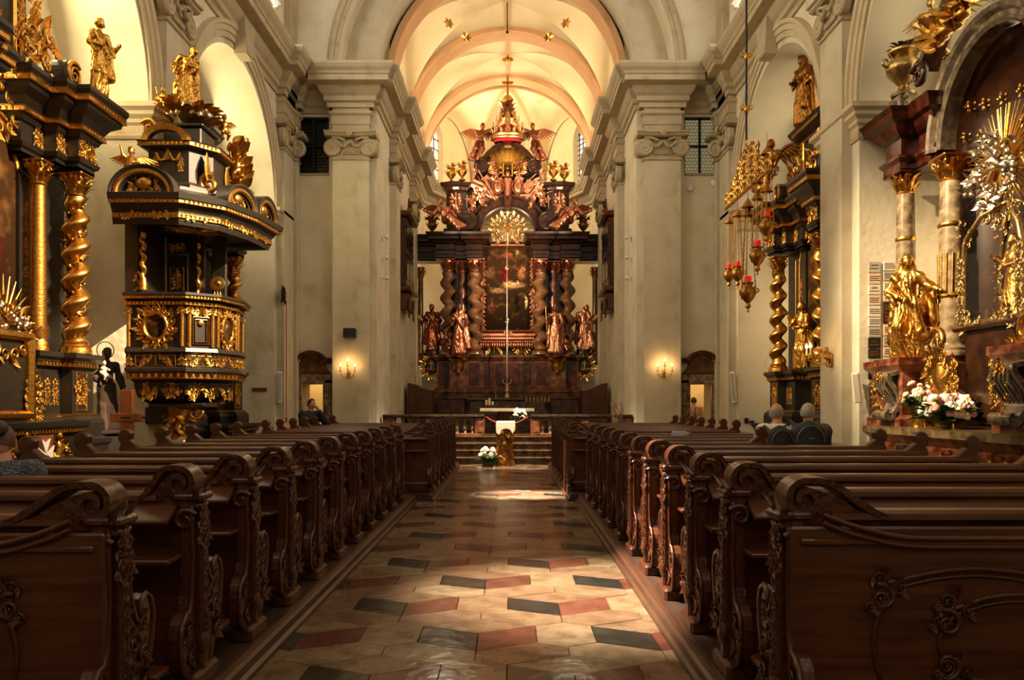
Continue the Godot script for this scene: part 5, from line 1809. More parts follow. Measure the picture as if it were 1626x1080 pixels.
	# angels
	var sit := {"robe": true, "hem": 0.12, "pel": Vector3(0, 0.75, 0), "chest": Vector3(0.05, 1.08, 0.03), "neck": Vector3(0.1, 1.26, 0.05), "head": Vector3(0.13, 1.4, 0.08), "sl": Vector3(-0.12, 1.2, 0), "sr": Vector3(0.25, 1.18, 0.02), "el": Vector3(-0.05, 0.98, 0.18), "hl": Vector3(0.15, 0.95, 0.3), "er": Vector3(0.42, 1.22, 0.08), "hr": Vector3(0.62, 1.35, 0.1), "kl": Vector3(-0.16, 0.48, 0.22), "fl": Vector3(-0.4, 0.1, 0.12), "kr": Vector3(0.1, 0.45, 0.25), "fr": Vector3(-0.1, 0.05, 0.2), "wings": 0.75, "look": Vector3(0.6, 0.2, 1)}
	var an := robed(sit, 0.022, 41)
	for s in [-1.0, 1.0]:
		var o := top("copper_angel", an.mesh(), M.bronze, "winged copper angel holding the crown on its %s side" % ("left" if s < 0 else "right"), "statue", Vector3(s * 1.02, 10.42, Z + 0.1), 0.0, "angels beside the crown")
		o.scale = Vector3(-s * 0.9, 0.9, 0.9)
	var lie := {"hem": 0.14, "pel": Vector3(0, 0.35, 0), "chest": Vector3(0.12, 0.65, 0.05), "neck": Vector3(0.2, 0.84, 0.08), "head": Vector3(0.25, 0.98, 0.1), "sl": Vector3(-0.02, 0.78, 0), "sr": Vector3(0.34, 0.72, 0.08), "el": Vector3(-0.2, 0.62, 0.08), "hl": Vector3(-0.32, 0.45, 0.15), "er": Vector3(0.5, 0.55, 0.15), "hr": Vector3(0.72, 0.62, 0.2), "kl": Vector3(-0.25, 0.3, 0.25), "fl": Vector3(-0.62, 0.12, 0.15), "kr": Vector3(-0.1, 0.42, 0.3), "fr": Vector3(-0.45, 0.02, 0.3), "wings": 0.7, "look": Vector3(0.4, 0.3, 1)}
	var ln := robed(lie, 0.022, 43)
	for s in [-1.0, 1.0]:
		var o := top("copper_angel", ln.mesh(), M.copper, "reclining copper angel on the %s altar cornice" % ("left" if s < 0 else "right"), "statue", Vector3(s * 2.2, 7.86, Z + 0.35), 0.0, "reclining angels on the altar cornice")
		o.scale = Vector3(s, 1.0, 1.0)
	# lamps that light the altar: small white spotlights on the choir pilasters
	for s in [-1.0, 1.0]:
		for k in 3:
			var y: float = 6.25 - k * 0.57
			var l := thing("wall_spotlight", "small white spotlight on the %s choir wall, %s of three" % ["left" if s < 0 else "right", ["top", "middle", "lowest"][k]], "spotlight", Vector3(s * 3.42, y, -22.9), 0.0, "white spotlights on the choir walls")
			var lb := B.new()
			lb.tube([Vector3(s * 0.09, 0, 0), Vector3(-s * 0.02, 0, 0)], 0.018, 6)
			lb.tube([Vector3(-s * 0.02, 0, 0.08), Vector3(-s * 0.05, 0, -0.12)], [0.045, 0.06], 10)
			part(l, "housing", lb, M.white_paint)
			spot("altar_spot", Vector3(-s * 0.06, 0, -0.16), Vector3(-s * (3.7 + 0.9 * (1 - k)), [3.9, 6.2, 9.6][k] - y, -7.0), 15.0, Color(1.0, 0.88, 0.74), [170.0, 200.0, 300.0][k], 0.05, l)
func statue(called: String, p: Dictionary, seed_: int, m: Material, at: Vector3, turn: float, s: float, label: String, cell := 0.02, fold := 0.022) -> MeshInstance3D:
	var o := top(called, robed(p, cell, seed_, fold), m, label, "statue", at, turn)
	o.scale = Vector3.ONE * s
	return o
func ring_band(b: B, c: Vector3, rx: float, rz: float, h: float) -> void:
	var fr := []
	for i in 33:
		var a := TAU * i / 32.0
		fr.append([c + Vector3(cos(a) * rx, 0, sin(a) * rz), Vector3(cos(a), 0, sin(a)), Vector3.UP])
	b.frames(fr, V2([-0.04, 0, 0.03, 0, 0.05, 0.04, 0.02, h * 0.5, 0.05, h - 0.04, 0.03, h, -0.04, h, -0.04, 0]), true)

# ---------------------------------------------------------------- steps, rail, free-standing altar, lectern
func bouquet(t: Node, c: Vector3, r: float, h: float, n: int, seed_: int, cols: Array) -> void:
	var g := B.new()
	sprig(g, c, r * 1.1, h * 0.6, 46, seed_)
	part(t, "leaves", g, M.leaf)
	var rng := RandomNumberGenerator.new()
	rng.seed = seed_
	var fb := B.new()
	var q := r * 0.17
	for k in 5:
		var a := TAU * k / 5.0
		fb.ball(Vector3(cos(a) * q * 0.55, 0.0, sin(a) * q * 0.55), Vector3(q * 0.6, q * 0.55, q * 0.6), 6)
	fb.ball(Vector3(0, q * 0.3, 0), q * 0.6, 6)
	var fm := fb.mesh()
	for i in n:
		var a := i * 2.4 + rng.randf()
		var e := rng.randf_range(0.1, 1.0)
		var d := Vector3(cos(a) * sqrt(1.0 - e * e * 0.8), e, sin(a) * sqrt(1.0 - e * e * 0.8))
		var o := part(t, "flower", fm, cols[rng.randi() % cols.size()], c + Vector3(d.x * r * 0.75, h * 0.25 + d.y * h * 0.7, d.z * r * 0.75))
		o.rotation = Vector3(d.z * 0.8, 0, -d.x * 0.8)
		o.scale = Vector3.ONE * rng.randf_range(0.75, 1.25)
func balustrade(called: String, label: String, a: Vector3, c: Vector3, h: float, n: int, posts: Array, at_y: float) -> void:
	var d := c - a
	var L := d.length()
	var t := thing(called, label, "balustrade", Vector3(a.x, at_y, a.z), atan2(-d.z, d.x))
	var rail := B.new()
	rail.plan(V2([0, 0.12, L, 0.12]), V2([0.0, h - 0.09, 0.03, h - 0.07, 0.06, h - 0.06, 0.06, h - 0.02, 0.04, h, -0.28, h, -0.3, h - 0.02, -0.3, h - 0.06, -0.24, h - 0.09, 0.0, h - 0.09]), false, true)
	part(t, "hand_rail", rail, M.rail_stone)
	var foot := B.new()
	foot.box(Vector3(L * 0.5, 0.04, 0), Vector3(L, 0.08, 0.24), 0.015)
	part(t, "plinth", foot, M.pink_marble)
	var bb := B.new()
	var k := h - 0.17
	bb.lathe(V2([0.05, 0.0, 0.05, 0.05 * k, 0.035, 0.1 * k, 0.06, 0.28 * k, 0.072, 0.38 * k, 0.06, 0.5 * k, 0.03, 0.72 * k, 0.028, 0.78 * k, 0.045, 0.84 * k, 0.05, 0.9 * k, 0.055, k]), 12)
	var bm := bb.mesh()
	for i in n:
		var x := L * (i + 0.5) / n
		if posts.any(func(p): return absf(p * L - x) < 0.13): continue
		part(t, "baluster", bm, M.baluster_stone, Vector3(x, 0.08, 0))
	for p in posts:
		var pb := B.new()
		pb.box(Vector3(p * L, h * 0.5 - 0.02, 0), Vector3(0.26, h - 0.12, 0.24), 0.02)
		pb.box(Vector3(p * L, h * 0.5 - 0.02, 0.122), Vector3(0.17, h - 0.26, 0.02), 0.008)
		part(t, "post", pb, M.pink_marble)
func build_sanctuary() -> void:
	var st := struct("steps", "dark marble steps rising from the aisle to the sanctuary")
	for i in 4:
		var b := B.new()
		b.box(Vector3(0, 0.17 * i + 0.075, -21.4 - 0.35 * i - 0.5), Vector3(7.1, 0.15, 1.0))
		b.box(Vector3(0, 0.17 * i + 0.16, -21.38 - 0.35 * i - 0.5), Vector3(7.1, 0.03, 1.06), 0.012)
		part(st, "step", b, M.step_marble)
	var fl := B.new()
	fl.box(Vector3(0, 0.33, -29.6), Vector3(7.0, 0.69, 14.2))
	part(st, "sanctuary_floor", fl, M.step_marble)
	for i in 3:
		var b := B.new()
		b.box(Vector3(0, 0.68 + 0.19 * i + 0.095, -28.4 - 0.15 * i), Vector3(6.9 - 0.7 * i, 0.19, 4.2 - 0.5 * i), 0.01)
		part(st, "altar_step", b, M.step_marble)
	balustrade("communion_rail", "stone balustrade left of the sanctuary steps", Vector3(-3.42, 0, -22.7), Vector3(-0.62, 0, -22.7), 0.6, 13, [0.045, 0.46, 0.955], 0.68)
	balustrade("communion_rail", "stone balustrade right of the sanctuary steps", Vector3(0.66, 0, -22.7), Vector3(3.46, 0, -22.7), 0.6, 13, [0.045, 0.54, 0.955], 0.68)
	# red rope across the gap
	for s in [-1.0, 1.0]:
		var p := []
		for i in 9:
			var k := i / 8.0
			p.append(Vector3(s * lerpf(0.58, 0.05, k), 1.22 - 0.18 * sin(k * PI * 0.62), -22.62))
		var rb := B.new()
		rb.tube(p, 0.018, 6)
		top("red_rope", rb, M.red_cloth, "red rope hooked to the %s rail post across the sanctuary entrance" % ("left" if s < 0 else "right"), "rope")
	# old altar table
	var om := thing("altar_table", "grey green stone altar table at the foot of the high altar", "altar", Vector3(0, 1.25, -28.9))
	var ob := B.new()
	ob.plan(V2([-1.3, -0.45, -1.3, 0.35, 1.3, 0.35, 1.3, -0.45]), V2([0.06, 0.0, 0.06, 0.06, 0.0, 0.1, 0.0, 0.4, 0.05, 0.44, 0.1, 0.46, 0.1, 0.52, 0.0, 0.52]))
	ob.box(Vector3(0, 0.5, -0.05), Vector3(2.7, 0.03, 0.85))
	part(om, "table_body", ob, M.green_stone)
	for k in 5:
		var ip := B.new()
		ip.box(Vector3((k - 2) * 0.5, 0.25, 0.355), Vector3(0.4, 0.2, 0.02), 0.008)
		part(om, "panel", ip, M.green_stone)
	for s in [-1.0, 1.0]:
		var sb := B.new()
		sb.box(Vector3(0, 0.25, 0), Vector3(1.0, 0.5, 0.8), 0.02)
		sb.box(Vector3(0, 0.52, 0), Vector3(1.12, 0.08, 0.9), 0.02)
		top("side_credence", sb, M.brown_marble, "dark marble block %s of the old altar table" % ("left" if s < 0 else "right"), "altar", Vector3(s * 2.0, 1.25, -29.0))
		# choir stall ends
		var ch := thing("choir_stall", "brown wooden stall with sloping top at the %s choir wall" % ("left" if s < 0 else "right"), "stall", Vector3(s * 2.95, 1.25 if false else 0.68, -28.0))
		var cb := B.new()
		cb.prism(V2([-0.42 * s, 0, 0.42 * s, 0, 0.42 * s, 1.6, 0.2 * s, 1.56, -0.1 * s, 1.42, -0.42 * s, 1.34]), Vector3.ZERO, Vector3.RIGHT, Vector3.UP, Vector3.BACK, 0.9, 0.02)
		part(ch, "stall_body", cb, M.wood)
		for k in 3:
			var pb := B.new()
			pb.box(Vector3(s * (-0.22 + k * 0.24), 0.75, 0.46), Vector3(0.17, 1.0, 0.025), 0.01)
			part(ch, "panel", pb, M.wood)
		# white hangings with handwriting behind the altar flanks
		var hg := thing("white_hanging", "white hanging with black handwriting behind the %s side of the high altar" % ("left" if s < 0 else "right"), "hanging", Vector3(s * 2.98, 0, -32.3))
		var hb := B.new()
		hb.box(Vector3(0, 2.6, 0), Vector3(0.9, 2.0, 0.01))
		part(hg, "cloth", hb, M.white_cloth)
		var ink := B.new()
		for k in 7:
			var p := []
			for i in 12: p.append(Vector3(-0.36 + 0.06 * i, 2.25 + k * 0.13 + 0.025 * sin(i * 2.1 + k * 1.7), 0.012))
			ink.tube(p.slice(0, 6 + (k * 5) % 7), 0.006, 3)
		for k in 3:
			var p := []
			for i in 12: p.append(Vector3(-0.4 + 0.07 * i, 1.95 + k * 0.06 + 0.09 * sin(i * 0.35 + k), 0.012))
			ink.tube(p, 0.008, 3)
		part(hg, "handwriting", ink, M.black_paint)
	# crucifix and candlestick on the old altar
	var cr := thing("altar_crucifix", "tall thin white crucifix pole on an ornate base before the painting", "crucifix", Vector3(-0.02, 1.78, -28.95))
	var cb2 := B.new()
	cb2.lathe(V2([0.11, 0.0, 0.11, 0.08, 0.07, 0.16, 0.1, 0.24, 0.05, 0.34, 0.07, 0.4, 0.03, 0.5]), 12)
	for s in [-1.0, 1.0]: cb2.tube([Vector3(0, 0.46, 0), Vector3(s * 0.12, 0.52, 0.02), Vector3(s * 0.16, 0.66, 0)], [0.03, 0.02, 0.01], 6)
	part(cr, "ornate_base", cb2, M.pink_silver)
	var cp := B.new()
	cp.tube([Vector3(0, 0.45, 0), Vector3(0.0, 2.72, 0)], [0.034, 0.026], 8)
	cp.box(Vector3(0, 2.68, 0), Vector3(0.14, 0.04, 0.04), 0.01)
	cp.ball(Vector3(0.02, 2.76, 0), Vector3(0.05, 0.06, 0.05), 8)
	part(cr, "pole", cp, M.silver)
	var wire := B.new()
	wire.tube([Vector3(0, 0, 0), Vector3(0, 3.2, 0)], 0.009, 5)
	wire.box(Vector3(0, 1.75, 0), Vector3(0.12, 0.03, 0.03))
	top("hanging_wire", wire, M.silver, "thin steel wire hanging before the altar painting", "wire", Vector3(-0.02, 4.6, -28.95))
	var ck := B.new()
	ck.lathe(V2([0.07, 0, 0.07, 0.03, 0.02, 0.07, 0.03, 0.2, 0.015, 0.3, 0.025, 0.45, 0.04, 0.5, 0.012, 0.52, 0.012, 0.62]), 10)
	top("brass_candlestick", ck, M.brass, "slim brass candlestick beside the crucifix on the old altar", "candlestick", Vector3(-0.42, 1.78, -28.9))
	# free-standing altar
	var na := thing("people_altar", "white marble slab altar on a dark bronze trunk", "altar", Vector3(0.0, 0.68, -25.0))
	var sl := B.new()
	sl.box(Vector3(0, 0.71, 0), Vector3(1.64, 0.1, 0.8), 0.015)
	part(na, "slab", sl, M.white_marble)
	part(na, "trunk", sculpt([[Vector3(-0.2, 0.0, 0), Vector3(-0.14, 0.66, 0), 0.2, 0.13], [Vector3(0.2, 0.0, 0), Vector3(0.16, 0.66, 0), 0.2, 0.14], [Vector3(0, 0.3, 0), Vector3(0, 0.66, 0), 0.2, 0.2]], 0.03, 0.08, 0.03, 0.6, 6, 12.0), M.bronze_dark)
	var ct := thing("candle_holder", "three short cream candles on a stand at the altar's left end", "candle holder", Vector3(-0.54, 1.44, -25.0))
	var ch2 := B.new()
	ch2.lathe(V2([0.12, 0, 0.13, 0.02, 0.06, 0.05, 0.16, 0.08, 0.16, 0.1, 0.0, 0.1]), 14)
	part(ct, "stand", ch2, M.wood_light)
	for k in 3:
		var cb3 := B.new()
		cb3.lathe(V2([0.035, 0.1, 0.035, [0.24, 0.3, 0.2][k], 0.03, [0.25, 0.31, 0.21][k], 0.0, [0.25, 0.31, 0.21][k]]), 12, Vector3((k - 1) * 0.095, 0, 0.02 * (k % 2)))
		part(ct, "candle", cb3, M.candle)
	# seven-armed candelabrum with bare branches
	var me := thing("branch_candelabrum", "wide seven-candle holder of bare branches behind the altar", "candelabrum", Vector3(1.0, 1.25, -27.0))
	var mb := B.new()
	mb.tube([Vector3(0, 0, 0), Vector3(0, 0.42, 0)], 0.015, 6)
	mb.tube([Vector3(-0.4, 0.4, 0), Vector3(0.4, 0.4, 0)], 0.018, 6)
	var rng := RandomNumberGenerator.new()
	rng.seed = 8
	for k in 16: mb.tube([Vector3(rng.randf_range(-0.3, 0.35), 0.4, 0), Vector3(rng.randf_range(-0.2, 0.25), 0.22, rng.randf_range(-0.1, 0.1)), Vector3(rng.randf_range(-0.35, 0.4), 0.05, 0)], [0.01, 0.008, 0.005], 4)
	part(me, "branches", mb, M.twig)
	for k in 7:
		var lb := B.new()
		lb.lathe(V2([0.028, 0.4, 0.03, 0.44, 0.02, 0.45, 0.02, 0.56, 0.0, 0.56]), 8, Vector3((k - 3) * 0.125, 0, 0))
		part(me, "candle", lb, M.brass)
	# lectern
	var am := thing("gilded_lectern", "gilded bronze lectern like folded drapery under a cream cloth", "lectern", Vector3(-0.02, 0.0, -20.8))
	part(am, "trunk", sculpt([[Vector3(-0.12, 0.02, 0.05), Vector3(-0.15, 0.95, 0.02), 0.1, 0.1], [Vector3(0.12, 0.02, 0.02), Vector3(0.06, 0.6, 0.02), 0.11, 0.09], [Vector3(0.06, 0.6, 0.02), Vector3(0.2, 0.98, 0.04), 0.09, 0.07], [Vector3(-0.1, 0.5, 0.08), Vector3(0.16, 0.8, 0.12), 0.06, 0.05], [Vector3(0, 0.05, 0), Vector3(0, 0.98, 0), 0.14, 0.15]], 0.018, 0.05, 0.032, 2.0, 14, 5.0), M.gold_deep)
	var cl := B.new()
	cl.box(Vector3(0, 1.07, 0.0), Vector3(0.48, 0.14, 0.4), 0.02)
	cl.prism(V2([-0.24, 1.02, -0.235, 0.86, -0.16, 0.8, -0.1, 0.93, 0.0, 0.96, 0.1, 0.94, 0.18, 0.84, 0.235, 0.92, 0.24, 1.02]), Vector3(0, 0, 0.2), Vector3.RIGHT, Vector3.UP, Vector3.BACK, 0.015)
	part(am, "cloth", cl, M.linen)
	var white := [M.petal_white, M.petal_white, M.petal_white, M.petal_pink]
	var f1 := thing("flower_arrangement", "white and pink flower arrangement on the floor beside the gilded lectern", "flowers", Vector3(-0.46, 0.0, -20.75))
	bouquet(f1, Vector3(0, 0.08, 0), 0.3, 0.4, 26, 3, white)
	var pot := B.new()
	pot.lathe(V2([0.14, 0.0, 0.17, 0.1, 0.15, 0.12]), 12)
	part(f1, "bowl", pot, M.leaf)
	var f2 := thing("flower_vase", "tall glass vase of white flowers behind the right rail post", "flowers", Vector3(0.36, 0.68, -23.2))
	bouquet(f2, Vector3(0, 0.36, 0), 0.26, 0.42, 24, 5, white)
	var gv := B.new()
	gv.lathe(V2([0.07, 0.0, 0.07, 0.01, 0.05, 0.04, 0.07, 0.4, 0.065, 0.4, 0.045, 0.05, 0.0, 0.04]), 14)
	part(f2, "vase", gv, M.glass)
	# dry branches in front of the right rail
	var tw := thing("dry_branch_sculpture", "tangle of dry twigs standing before the right balustrade", "branches", Vector3(2.75, 0.12, -20.9))
	var tb := B.new()
	for k in 26:
		var a := rng.randf() * TAU
		var p := []
		for i in 7:
			var y := 0.25 + i * 0.2
			var r := 0.12 + 0.12 * sin(i * 0.9 + a)
			p.append(Vector3(cos(a + i * 0.5) * r, y + rng.randf() * 0.06, sin(a + i * 0.5) * r))
		tb.tube(p, [0.014, 0.014, 0.013, 0.011, 0.009, 0.007, 0.004], 4)
	part(tw, "twigs", tb, M.twig)
	var tp := B.new()
	tp.lathe(V2([0.14, 0.0, 0.2, 0.3, 0.18, 0.3, 0.0, 0.26]), 12)
	part(tw, "pot", tp, M.iron)

# ---------------------------------------------------------------- black and gold side altars; local +z to the nave
func black_altar(label: String, s: float, d: float, o: Dictionary) -> Node3D:
	var t := thing("side_altar", label, "altar", Vector3(s * 6.4, 0, -d), -s * PI * 0.5)
	var up: float = o.get("up", 0.0)
	var W: float = o.get("w", 1.5)
	var sides := [-1.0, 1.0]
	# mensa and pedestals
	var ms := B.new()
	if o.has("my"): ms.box(Vector3(0, -0.1, 0.16), Vector3(2.1, 0.24, 0.9))
	ms.plan(V2([-1.0, -0.3, -1.0, 0.62, 1.0, 0.62, 1.0, -0.3]), V2([0.06, 0.0, 0.06, 0.1, 0.0, 0.14, 0.0, 0.95, 0.04, 0.97, 0.06, 1.03, 0.1, 1.08, 0.1, 1.14, 0.0, 1.14]))
	ms.box(Vector3(0, 1.12, 0.15), Vector3(2.1, 0.04, 1.0))
	part(t, "mensa", ms, M.black_lacquer, Vector3(o.get("mx", 0.0), o.get("my", 0.0), 0))
	var mg := B.new()
	beading(mg, V2([-1.02, 0.68, 1.02, 0.68]), 1.03, 0.07)
	for q in sides:
		relief(mg, Vector3(q * 0.6, 0.55, 0.64), Vector3.RIGHT, Vector3.UP, 0.5, 0.6, 71, 6, false, 1.1)
	crest(mg, Vector3(0.0, 0.6, 0.64), Vector3.RIGHT, Vector3.UP, 0.22, 0.28, 9, 10)
	part(t, "mensa_gilding", mg, M.gold, Vector3(o.get("mx", 0.0), o.get("my", 0.0), 0))
	for q in sides:
		var pd := B.new()
		var x0: float = q * (W - 0.85)
		var x1: float = q * (W + 0.36)
		var xs: Array = [minf(x0, x1), maxf(x0, x1)]
		var xm: float = (xs[0] + xs[1]) * 0.5
		var pp := V2([xs[0], -0.7, xs[0], -0.05, xm + q * 0.0 - 0.2 * q, -0.05, xs[1], -0.7]) if false else V2([xs[0], -0.8, xs[0], 0.08 if q < 0 else -0.1, xm, 0.08 if q < 0 else -0.1, xm, -0.1 if q < 0 else 0.08, xs[1], -0.1 if q < 0 else 0.08, xs[1], -0.8])
		pd.plan(pp, V2([0.16, 0.0, 0.16, 0.95, 0.2, 1.0, 0.2, 1.06, 0.12, 1.1, 0.12, 1.3, 0.1, 1.36, 0.0, 1.44, 0.0, 2.08, 0.04, 2.12, 0.07, 2.22, 0.12, 2.26, 0.12, 2.33, 0.0, 2.33]))
		var tp := pp.map(func(v): return Vector2(v.x, -v.y))
		pd.prism(tp, Vector3(0, 2.31, 0), Vector3.RIGHT, Vector3(0, 0, -1), Vector3.UP, 0.04)
		var pn := part(t, "pedestal", pd, M.black_lacquer)
		var g := B.new()
		beading(g, pp, 2.17, 0.085, 0.055)
		beading(g, pp, 1.4, 0.06, 0.05)
		var fz := 0.085
		for k in [[q * W, 0.17, 0.46], [q * (W - 0.38), 0.09, 0.44], [q * (W - 0.58), 0.09, 0.44]]:
			var z := fz if absf(k[0]) > absf(xm) else -0.095
			relief(g, Vector3(k[0], 1.77, z), Vector3.RIGHT, Vector3.UP, k[1] * 1.5, k[2], int(k[2] * 100) + 3, 6, true, 1.2)
		rect_frame(g, Vector3(q * W, 1.77, fz), 0.26, 0.54, 0.02, 0.015)
		g.t = Transform3D(Basis(Vector3.UP, q * PI * 0.5), Vector3(xs[1] if q > 0 else xs[0], 0, 0))
		rect_frame(g, Vector3(q * 0.25, 1.77, 0.005), 0.2, 0.54, 0.02, 0.015)
		relief(g, Vector3(q * 0.25, 1.77, 0.005), Vector3.RIGHT, Vector3.UP, 0.2, 0.44, 12, 6, true, 1.2)
		rect_frame(g, Vector3(q * 0.25, 0.7, 0.17), 0.3, 0.4, 0.025, 0.015)
		relief(g, Vector3(q * 0.25, 0.7, 0.17), Vector3.RIGHT, Vector3.UP, 0.24, 0.34, 13, 4, true, 1.2)
		part(pn, "pedestal_gilding", g, M.gold)
		# columns
		var col := part(t, "twisted_column", twisted(2.2, 0.175, o.get("turns", 5.6), q * s, o.get("vine", false)), M.gold, Vector3(q * W, 2.47, 0.0))
		part(col, "capital", corinthian(0.14, 0.36), M.gold, Vector3(0, 2.2, 0))
		if o.get("inner", true):
			var ic := smooth_column(2.2, 0.105)
			for i in 8: leaf(ic, Vector3(cos(TAU * i / 8.0) * 0.11, 0.03, sin(TAU * i / 8.0) * 0.11), Vector3.UP, Vector3(cos(TAU * i / 8.0), 0, sin(TAU * i / 8.0)), 0.2, 0.11, 0.3)
			var icn := part(t, "straight_column", ic, M.gold_dull, Vector3(q * (W - 0.68), 2.47, -0.17))
			part(icn, "capital", corinthian(0.11, 0.36), M.gold, Vector3(0, 2.2, 0))
		var bk := B.new()
		bk.box(Vector3(q * (W - 0.25), 3.75, -0.5), Vector3(1.15, 2.85, 0.3))
		var bkn := part(t, "back_panel", bk, M.black_lacquer)
		var bg := B.new()
		rect_frame(bg, Vector3(q * (W - 0.33), 4.05, -0.345), 0.22, 1.7, 0.018, 0.015)
		rect_frame(bg, Vector3(q * (W - 0.33), 2.78, -0.345), 0.22, 0.55, 0.018, 0.015)
		part(bkn, "gilt_line", bg, M.gold)
		# entablature
		var ep := V2([q * (W - 1.0), -0.8, q * (W - 1.0), -0.22, q * (W - 0.5), -0.22, q * (W - 0.5), -0.02, q * (W - 0.24), -0.02, q * (W - 0.24), 0.17, q * (W + 0.22), 0.17, q * (W + 0.22), -0.8])
		if q < 0: ep.reverse()
		var en := B.new()
		var prf := [0.0, 5.03, 0.0, 5.12, 0.04, 5.14, 0.06, 5.2, 0.0, 5.22, 0.0, 5.48, 0.04, 5.5, 0.08, 5.58, 0.1, 5.62, 0.1, 5.68, 0.16, 5.78, 0.28, 5.86, 0.3, 5.96, 0.36, 6.08, 0.36, 6.14, 0.0, 6.14]
		for i in range(1, prf.size(), 2): prf[i] += up
		en.plan(ep, V2(prf))
		en.prism(ep.map(func(v): return Vector2(v.x, -v.y)), Vector3(0, 5.05 + up, 0), Vector3.RIGHT, Vector3(0, 0, -1), Vector3.UP, 0.04)
		en.prism(ep.map(func(v): return Vector2(v.x, -v.y)), Vector3(0, 6.12 + up, 0), Vector3.RIGHT, Vector3(0, 0, -1), Vector3.UP, 0.04)
		var enn := part(t, "entablature", en, M.black_lacquer)
		var eg := B.new()
		beading(eg, ep, 5.62 + up, 0.075, 0.12)
		beading(eg, ep, 5.97 + up, 0.085, 0.33)
		relief(eg, Vector3(q * W, 5.35 + up, 0.18), Vector3.RIGHT, Vector3.UP, 0.42, 0.24, 33, 6, true, 1.5)
		rect_frame(eg, Vector3(q * W, 5.35 + up, 0.172), 0.4, 0.22, 0.012, 0.012)
		beading(eg, ep, 5.17 + up, 0.05, 0.03)
		relief(eg, Vector3(q * (W - 0.38), 5.35 + up, -0.01), Vector3.RIGHT, Vector3.UP, 0.2, 0.24, 34, 5, true, 1.4)
		relief(eg, Vector3(q * (W - 0.62), 5.35 + up, -0.2), Vector3.RIGHT, Vector3.UP, 0.2, 0.24, 34, 5, true, 1.4)
		eg.t = Transform3D(Basis(Vector3.UP, q * PI * 0.5), Vector3(q * (W + 0.23), 5.35 + up, 0))
		relief(eg, Vector3(0, 0, 0), Vector3.RIGHT, Vector3.UP, 0.26, 0.2, 35, 3, true, 1.2)
		part(enn, "gilt_ornament", eg, M.gold)
		# curled gable ends
		var gb := B.new()
		disc(gb, Vector3(q * (W - 0.2), 6.42 + up, -0.05), Vector3.RIGHT, Vector3.UP, 0.22, 0.25)
		var gbn := part(t, "gable_scroll", gb, M.black_lacquer)
		var gs := B.new()
		spiral(gs, Vector3(q * (W - 0.2), 6.42 + up, 0.09), Vector3(q, 0, 0), Vector3.UP, 0.2, 2.3, 0.035, 0.8)
		relief(gs, Vector3(q * (W - 0.75), 6.55 + up, -0.1), Vector3.RIGHT, Vector3.UP, 0.7, 0.7, 52, 6, false, 1.0)
		part(gbn, "gilt_spiral", gs, M.gold)
	# picture in an arched gilt frame
	var fr := B.new()
	var F := func(w: float, h: float) -> Array: return arch_frames(Vector3(0, 0, -0.42), Vector3.RIGHT, Vector3.BACK, 0.0, h, w, h - 2.45, 20)
	fr.frames(F.call(0.72, 4.6), V2([0, 0, 0, 0.05, 0.03, 0.07, 0.06, 0.04, 0.18, 0.04, 0.2, 0.08, 0.24, 0.08, 0.24, 0]), true)
	for q in sides:
		relief(fr, Vector3(q * 0.84, 3.5, -0.36), Vector3.RIGHT, Vector3.UP, 0.16, 2.2, 15, 18, true, 1.3)
	crest(fr, Vector3(0, 5.55, -0.3), Vector3.RIGHT, Vector3.UP, 0.5, 0.3, 16, 12)
	var frn := part(t, "picture_frame", fr, M.gold_relief)
	picture(frn, "altar_painting", painting_texture(120, 240, int(d * 10), [[0.5, 0.3, 0.2, 0.1, Color(0.4, 0.2, 0.12)], [0.6, 0.55, 0.2, 0.15, Color(0.26, 0.1, 0.07)], [0.3, 0.7, 0.2, 0.12, Color(0.16, 0.22, 0.26)], [0.75, 0.85, 0.12, 0.1, Color(0.5, 0.4, 0.24)], [0.55, 0.16, 0.06, 0.03, Color(0.7, 0.5, 0.36)]]), Vector3(0, 3.9, -0.4), 1.46, 3.0)
	# upper storey
	var at := B.new()
	at.plan(V2([-0.75, -0.8, -0.75, -0.3, 0.75, -0.3, 0.75, -0.8]), V2([0.1, 6.1 + up, 0.1, 6.3 + up, 0.0, 6.35 + up, 0.0, 7.42 + up, 0.08, 7.48 + up, 0.16, 7.58 + up, 0.22, 7.7 + up, 0.0, 7.72 + up]))
	at.box(Vector3(0, 7.7 + up, -0.5), Vector3(1.6, 0.04, 0.7))
	var atn := part(t, "attic", at, M.black_lacquer)
	var ag := B.new()
	rect_frame(ag, Vector3(0, 6.9 + up, -0.3), 0.8, 0.9, 0.08, 0.06)
	for q in sides:
		relief(ag, Vector3(q * 0.62, 7.0 + up, -0.29), Vector3.RIGHT, Vector3.UP, 0.2, 1.2, 17, 8, true, 1.2)
		relief(ag, Vector3(q * 0.95, 6.9 + up, -0.3), Vector3.RIGHT, Vector3.UP, 0.35, 1.3, 18, 7, false, 1.3)
	beading(ag, V2([-0.78, -0.28, 0.78, -0.28]), 7.6 + up, 0.08, 0.16)
	crest(ag, Vector3(0, 6.3 + up, -0.1), Vector3.RIGHT, Vector3.UP, 0.6, 0.25, 19, 12)
	part(atn, "attic_gilding", ag, M.gold)
	return t
